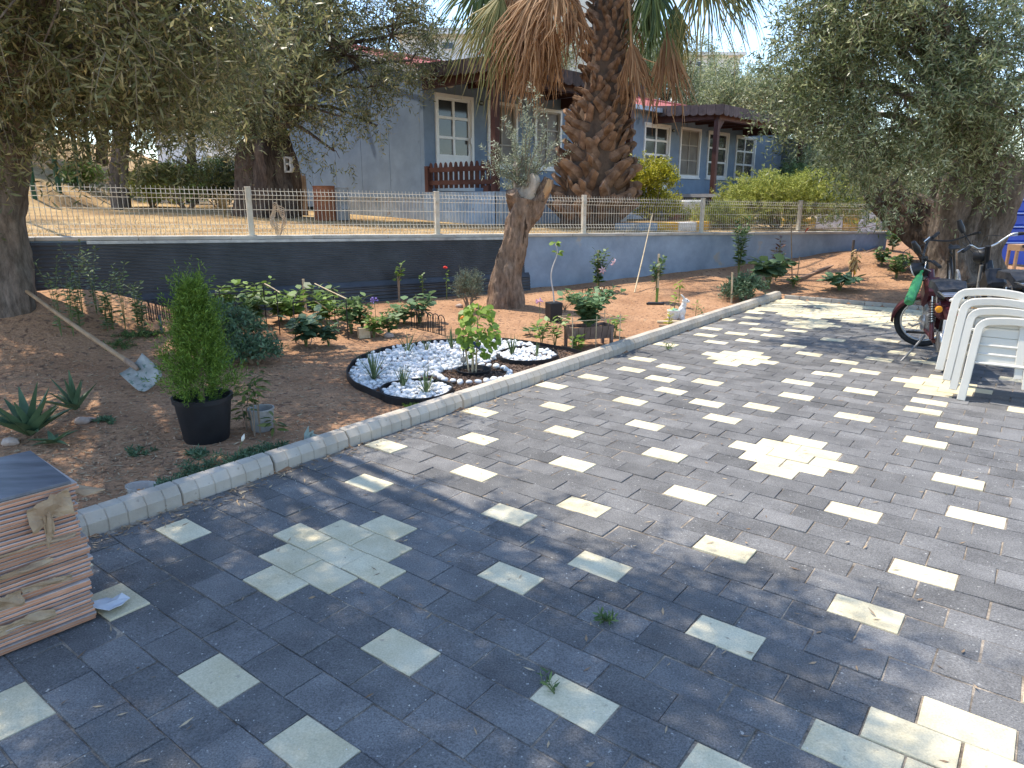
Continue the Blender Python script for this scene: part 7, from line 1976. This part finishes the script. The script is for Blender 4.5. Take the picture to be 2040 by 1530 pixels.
    mb = MB(); mb.lathe(hl + fd * .012, [(.068, 0), (.062, .012), (.035, .02), (.001, .022)], 20, fd); mb.build('lens', mat('lamp_glass', (.68, .67, .62), rough=.15, spec=.6), hd, smooth=True)
    pts = [S_((.86, -.33, 1.0)), S_((.93, -.22, 1.02)), S_((1.0, -.08, .95)), S_((1.0, .08, .95)), S_((.93, .22, 1.02)), S_((.86, .33, 1.0))]
    pp, qq = smoothpath(pts, [.011] * 6, 5); mb = MB(); mb.tube(pp, qq, 8); mb.build('handlebar', M_blk if red else M_chr, root, smooth=True)
    for s in (-1, 1):
        mb = MB(); mb.tube([S_((.90, s * .25, 1.015)), S_((.85, s * .36, .998))], .017, 10); mb.build('grip', M_rub, root, smooth=True)
        mb = MB(); mb.tube([S_((.96, s * .20, 1.01)), S_((.98, s * .28, .99)), S_((.93, s * .36, .985))], .005, 6); mb.build('brake_lever', M_chr, root)
    mb = MB(); mb.tube([S_((.94, .20, 1.02)), S_((.98, .24, 1.16))], .005, 6); mb.tube([S_((.98, .24, 1.15)), S_((.985, .25, 1.20)), S_((.99, .26, 1.28))], [.02, .032, .02], 10); mb.build('mirror', M_blk, root, smooth=True)
    for k in range(3):
        pp, qq = smoothpath([S_((.95, (-.2, .2, .1)[k], 1.0)), S_((1.16, (-.12, .12, .02)[k], 1.02)), S_((1.12, 0, .82)), (1.0, 0, .66)], [.0035] * 4, 6); mb = MB(); mb.tube(pp, qq, 5); mb.build('cable', M_blk, root)
def place(root, pos, heading):
    root.location = pos; root.rotation_euler = (0, 0, math.atan2(heading[1], heading[0]))
mp_ = thing('moped', 'maroon moped with a number plate and its front wheel turned', 'moped', (0, 0, 0)); LOCAL.add(mp_.name)
moped(mp_, steer=84); place(mp_, (3.82, 5.98, .001), (.36, .93)); mp_.rotation_euler.x = math.radians(-4)
bk = thing('motorbike', 'black motorbike parked behind the white chairs', 'motorbike', (0, 0, 0)); LOCAL.add(bk.name)
moped(bk, red=False, plate=False, steer=25); place(bk, (4.75, 6.35, .001), (.30, .95)); bk.rotation_euler.x = math.radians(-5); bk.scale = (1.06, 1.06, 1.06)
# bottle tied to the moped
bt0 = WD(1836, 541, 6.9); bt1 = WD(1810, 603, 6.55)
bo_ = thing('plastic_bottle', 'green plastic bottle hanging upright from the moped handlebar', 'bottle', bt1); axb = (bt0 - bt1); Lb = axb.length; axb.normalize()
M_bot = mat('green_pet', (.10, .45, .17), (.14, .52, .22), rough=.12, alpha=.55, spec=.6)
mb = MB(); mb.lathe(bt1, [(.001, .012), (.03, .0), (.043, .012), (.045, .05), (.042, Lb * .3), (.045, Lb * .35), (.045, Lb * .62), (.035, Lb * .80), (.018, Lb * .9), (.013, Lb * .95), (.013, Lb)], 20, axb); mb.build('bottle_body', M_bot, bo_, smooth=True)
mb = MB(); mb.lathe(bt1 + axb * (Lb - .012), [(.016, 0), (.016, .02), (.001, .021)], 14, axb); mb.build('cap', mat('green_cap', (.03, .28, .08), rough=.4), bo_)
mb = MB(); mb.lathe(bt1 + axb * .012, [(.001, 0), (.036, .002), (.040, .02), (.001, .022)], 16, axb); mb.build('residue', mat('rust_water', (.45, .17, .02), rough=.3), bo_)
mb = MB(); pp, qq = smoothpath([bt0, bt0 + V3(.06, .05, .03), bt0 + V3(.12, .02, -.06)], [.002] * 3, 6); mb.tube(pp, qq, 4); mb.build('tie_string', M_cane, bo_)
# bicycle behind the moped, leaning on the trunk
bi = thing('bicycle', 'old black bicycle with grey tyres leaning against the great olive', 'bicycle', (0, 0, 0)); LOCAL.add(bi.name)
def bicycle(root):
    for x, nm in ((0, 'rear_wheel'), (1.02, 'front_wheel')):
        mb = MB(); mb.torus((x, 0, .33), .315, .016, V3(0, 1, 0), 40, 8); w = mb.build(nm, mat('grey_tyre', (.14, .145, .15), (.20, .205, .21), rough=.7), root, smooth=True)
        mb = MB(); mb.torus((x, 0, .33), .295, .009, V3(0, 1, 0), 40, 6); mb.build('rim', M_chr, w, smooth=True)
        mb = MB(); mb.lathe((x, -.04, .33), [(.001, 0), (.018, 0), (.018, .08), (.001, .08)], 12, V3(0, 1, 0)); mb.build('hub', M_steel, w)
        for k in range(16): t = k * math.pi / 8; mb = MB(); mb.tube([(x, .02 * (-1) ** k, .33), (x + .29 * math.cos(t), 0, .33 + .29 * math.sin(t))], .0014, 4, cap=False); mb.build('spoke', M_chr, w)
    for nm, pts, r in (('top_tube', [(.88, 0, .80), (.38, 0, .78)], .015), ('down_tube', [(.88, 0, .72), (.48, 0, .30)], .017), ('seat_tube', [(.48, 0, .30), (.34, 0, .88)], .015), ('chain_stay', [(.48, .03, .30), (0, .05, .33)], .010), ('seat_stay', [(.38, .03, .78), (0, .05, .33)], .009), ('head_tube', [(.90, 0, .68), (.85, 0, .92)], .02), ('fork', [(.89, .03, .70), (.97, .04, .45), (1.02, .04, .33)], .011)):
        mb = MB(); mb.tube(pts, r, 8); mb.build(nm, M_blk, root, smooth=True)
    mb = MB(); mb.box((.33, 0, .91), (.24, .13, .05), top=.8); mb.build('saddle', M_seat, root, bev=.015)
    pp, qq = smoothpath([(.72, -.28, 1.02), (.84, -.2, 1.0), (.86, 0, .96), (.84, .2, 1.0), (.72, .28, 1.02)], [.011] * 5, 5); mb = MB(); mb.tube(pp, qq, 8); mb.build('handlebar', M_blk, root, smooth=True)
    for s in (-1, 1):
        mb = MB(); mb.tube([(.76, s * .25, 1.016), (.66, s * .31, 1.03)], .017, 8); mb.build('grip', M_rub, root)
        mb = MB(); mb.tube([(.80, s * .22, 1.01), (.80, s * .23, 1.02)], .012, 6); mb.build('brake_mount', M_blk, root)
        mb = MB(); mb.tube([(.48, s * .05, .30), (.48 + s * .12, s * .08, .30 - s * .1)], .009, 6); mb.build('crank', M_steel, root)
    mb = MB(); mb.torus((.48, .045, .30), .085, .006, V3(0, 1, 0), 24, 6); mb.build('chainring', M_steel, root)
bicycle(bi); place(bi, (5.55, 8.55, .0), (.45, .89)); bi.rotation_euler.x = math.radians(-10)
bi2 = thing('bicycle', 'dark bicycle with a looped grey tyre behind the black motorbike', 'bicycle', (0, 0, 0)); LOCAL.add(bi2.name)
bicycle(bi2); place(bi2, (5.55, 7.35, .02), (.86, -.5)); bi2.rotation_euler.x = math.radians(8); bi2.scale = (1.05,) * 3
# a second dark scooter body at the frame's edge
sc = thing('motorbike', 'dark scooter at the edge of the paving behind the chairs', 'motorbike', (0, 0, 0)); LOCAL.add(sc.name)
moped(sc, red=False, plate=False, steer=-15); place(sc, (5.35, 6.3, .001), (.35, .93)); sc.rotation_euler.x = math.radians(-4)
# orange timber under the chairs, low trolley
q = W(2010, 745, 0); mb = MB(); mb.box((q.x + .15, q.y + .35, .16), (.55, .06, .07), Euler((0, 0, -.5)).to_matrix()); tag(mb.build('timber_beam', mat('orange_timber', (.26, .09, .05), (.36, .14, .08), rough=.8, scale=8), None, bev=.005), 'short reddish timber lying behind the chair legs', 'timber')
mb = MB(); mb.box((q.x + .15, q.y + .35, .06), (.4, .1, .12), Euler((0, 0, -.5)).to_matrix()); tag(mb.build('concrete_block', M_grey, None, bev=.01), 'grey block carrying the reddish timber', 'block')

# ================================================================== BLUE CONTAINER
b0_, b1_ = WD(1930, 520, 13.0), WD(2200, 520, 12.6)
M_cont = mat('blue_plastic', (.012, .055, .42), (.02, .08, .52), rough=.38, scale=3, spec=.5)
ct = thing('water_tank', 'bright blue ribbed plastic tank behind the great olive', 'tank', V3((b0_.x + b1_.x) / 2, 13.4, .3))
cx = (b0_.x + b1_.x) / 2; w_ = b1_.x - b0_.x
zt = WD(2000, 372, 13).z
edges = [.15] + [WD(2000, y, 12.9).z for y in (484, 452, 425, 398)] + [zt + .35]
for a, b_ in zip(edges[:-1], edges[1:]):
    mb = MB(); mb.box((cx, 13.6, (a + b_) / 2), (w_, 1.3, b_ - a - .03), top=.985); mb.build('tank_band', M_cont, ct, bev=.03)
for e in edges[1:-1]:
    mb = MB(); mb.box((cx, 13.6, e), (w_ + .05, 1.36, .028)); mb.build('rib', mat('blue_rib', (.30, .40, .75), (.36, .46, .80), rough=.4), ct, bev=.006)
mb = MB(); mb.lathe((cx, 13.6, edges[-1]), [(.3, 0), (.3, .08), (.25, .1), (.001, .1)], 24); mb.build('lid', M_cont, ct)
q = WD(2030, 493, 12.0); mb = MB(); mb.box((q.x + .1, q.y, q.z), (.45, .25, .10), Euler((0, 0, .2)).to_matrix()); q0 = q
for s in (-1, 1):
    for t in (-1, 1): mb.box((q.x + .1 + s * .19, q.y + t * .1, q.z / 2 - .025), (.04, .04, q.z - .05))
tag(mb.build('timber_bench', mat('tan_timber', (.34, .20, .11), (.44, .28, .17), rough=.7, scale=8), None), 'small tan timber bench before the blue tank', 'bench')
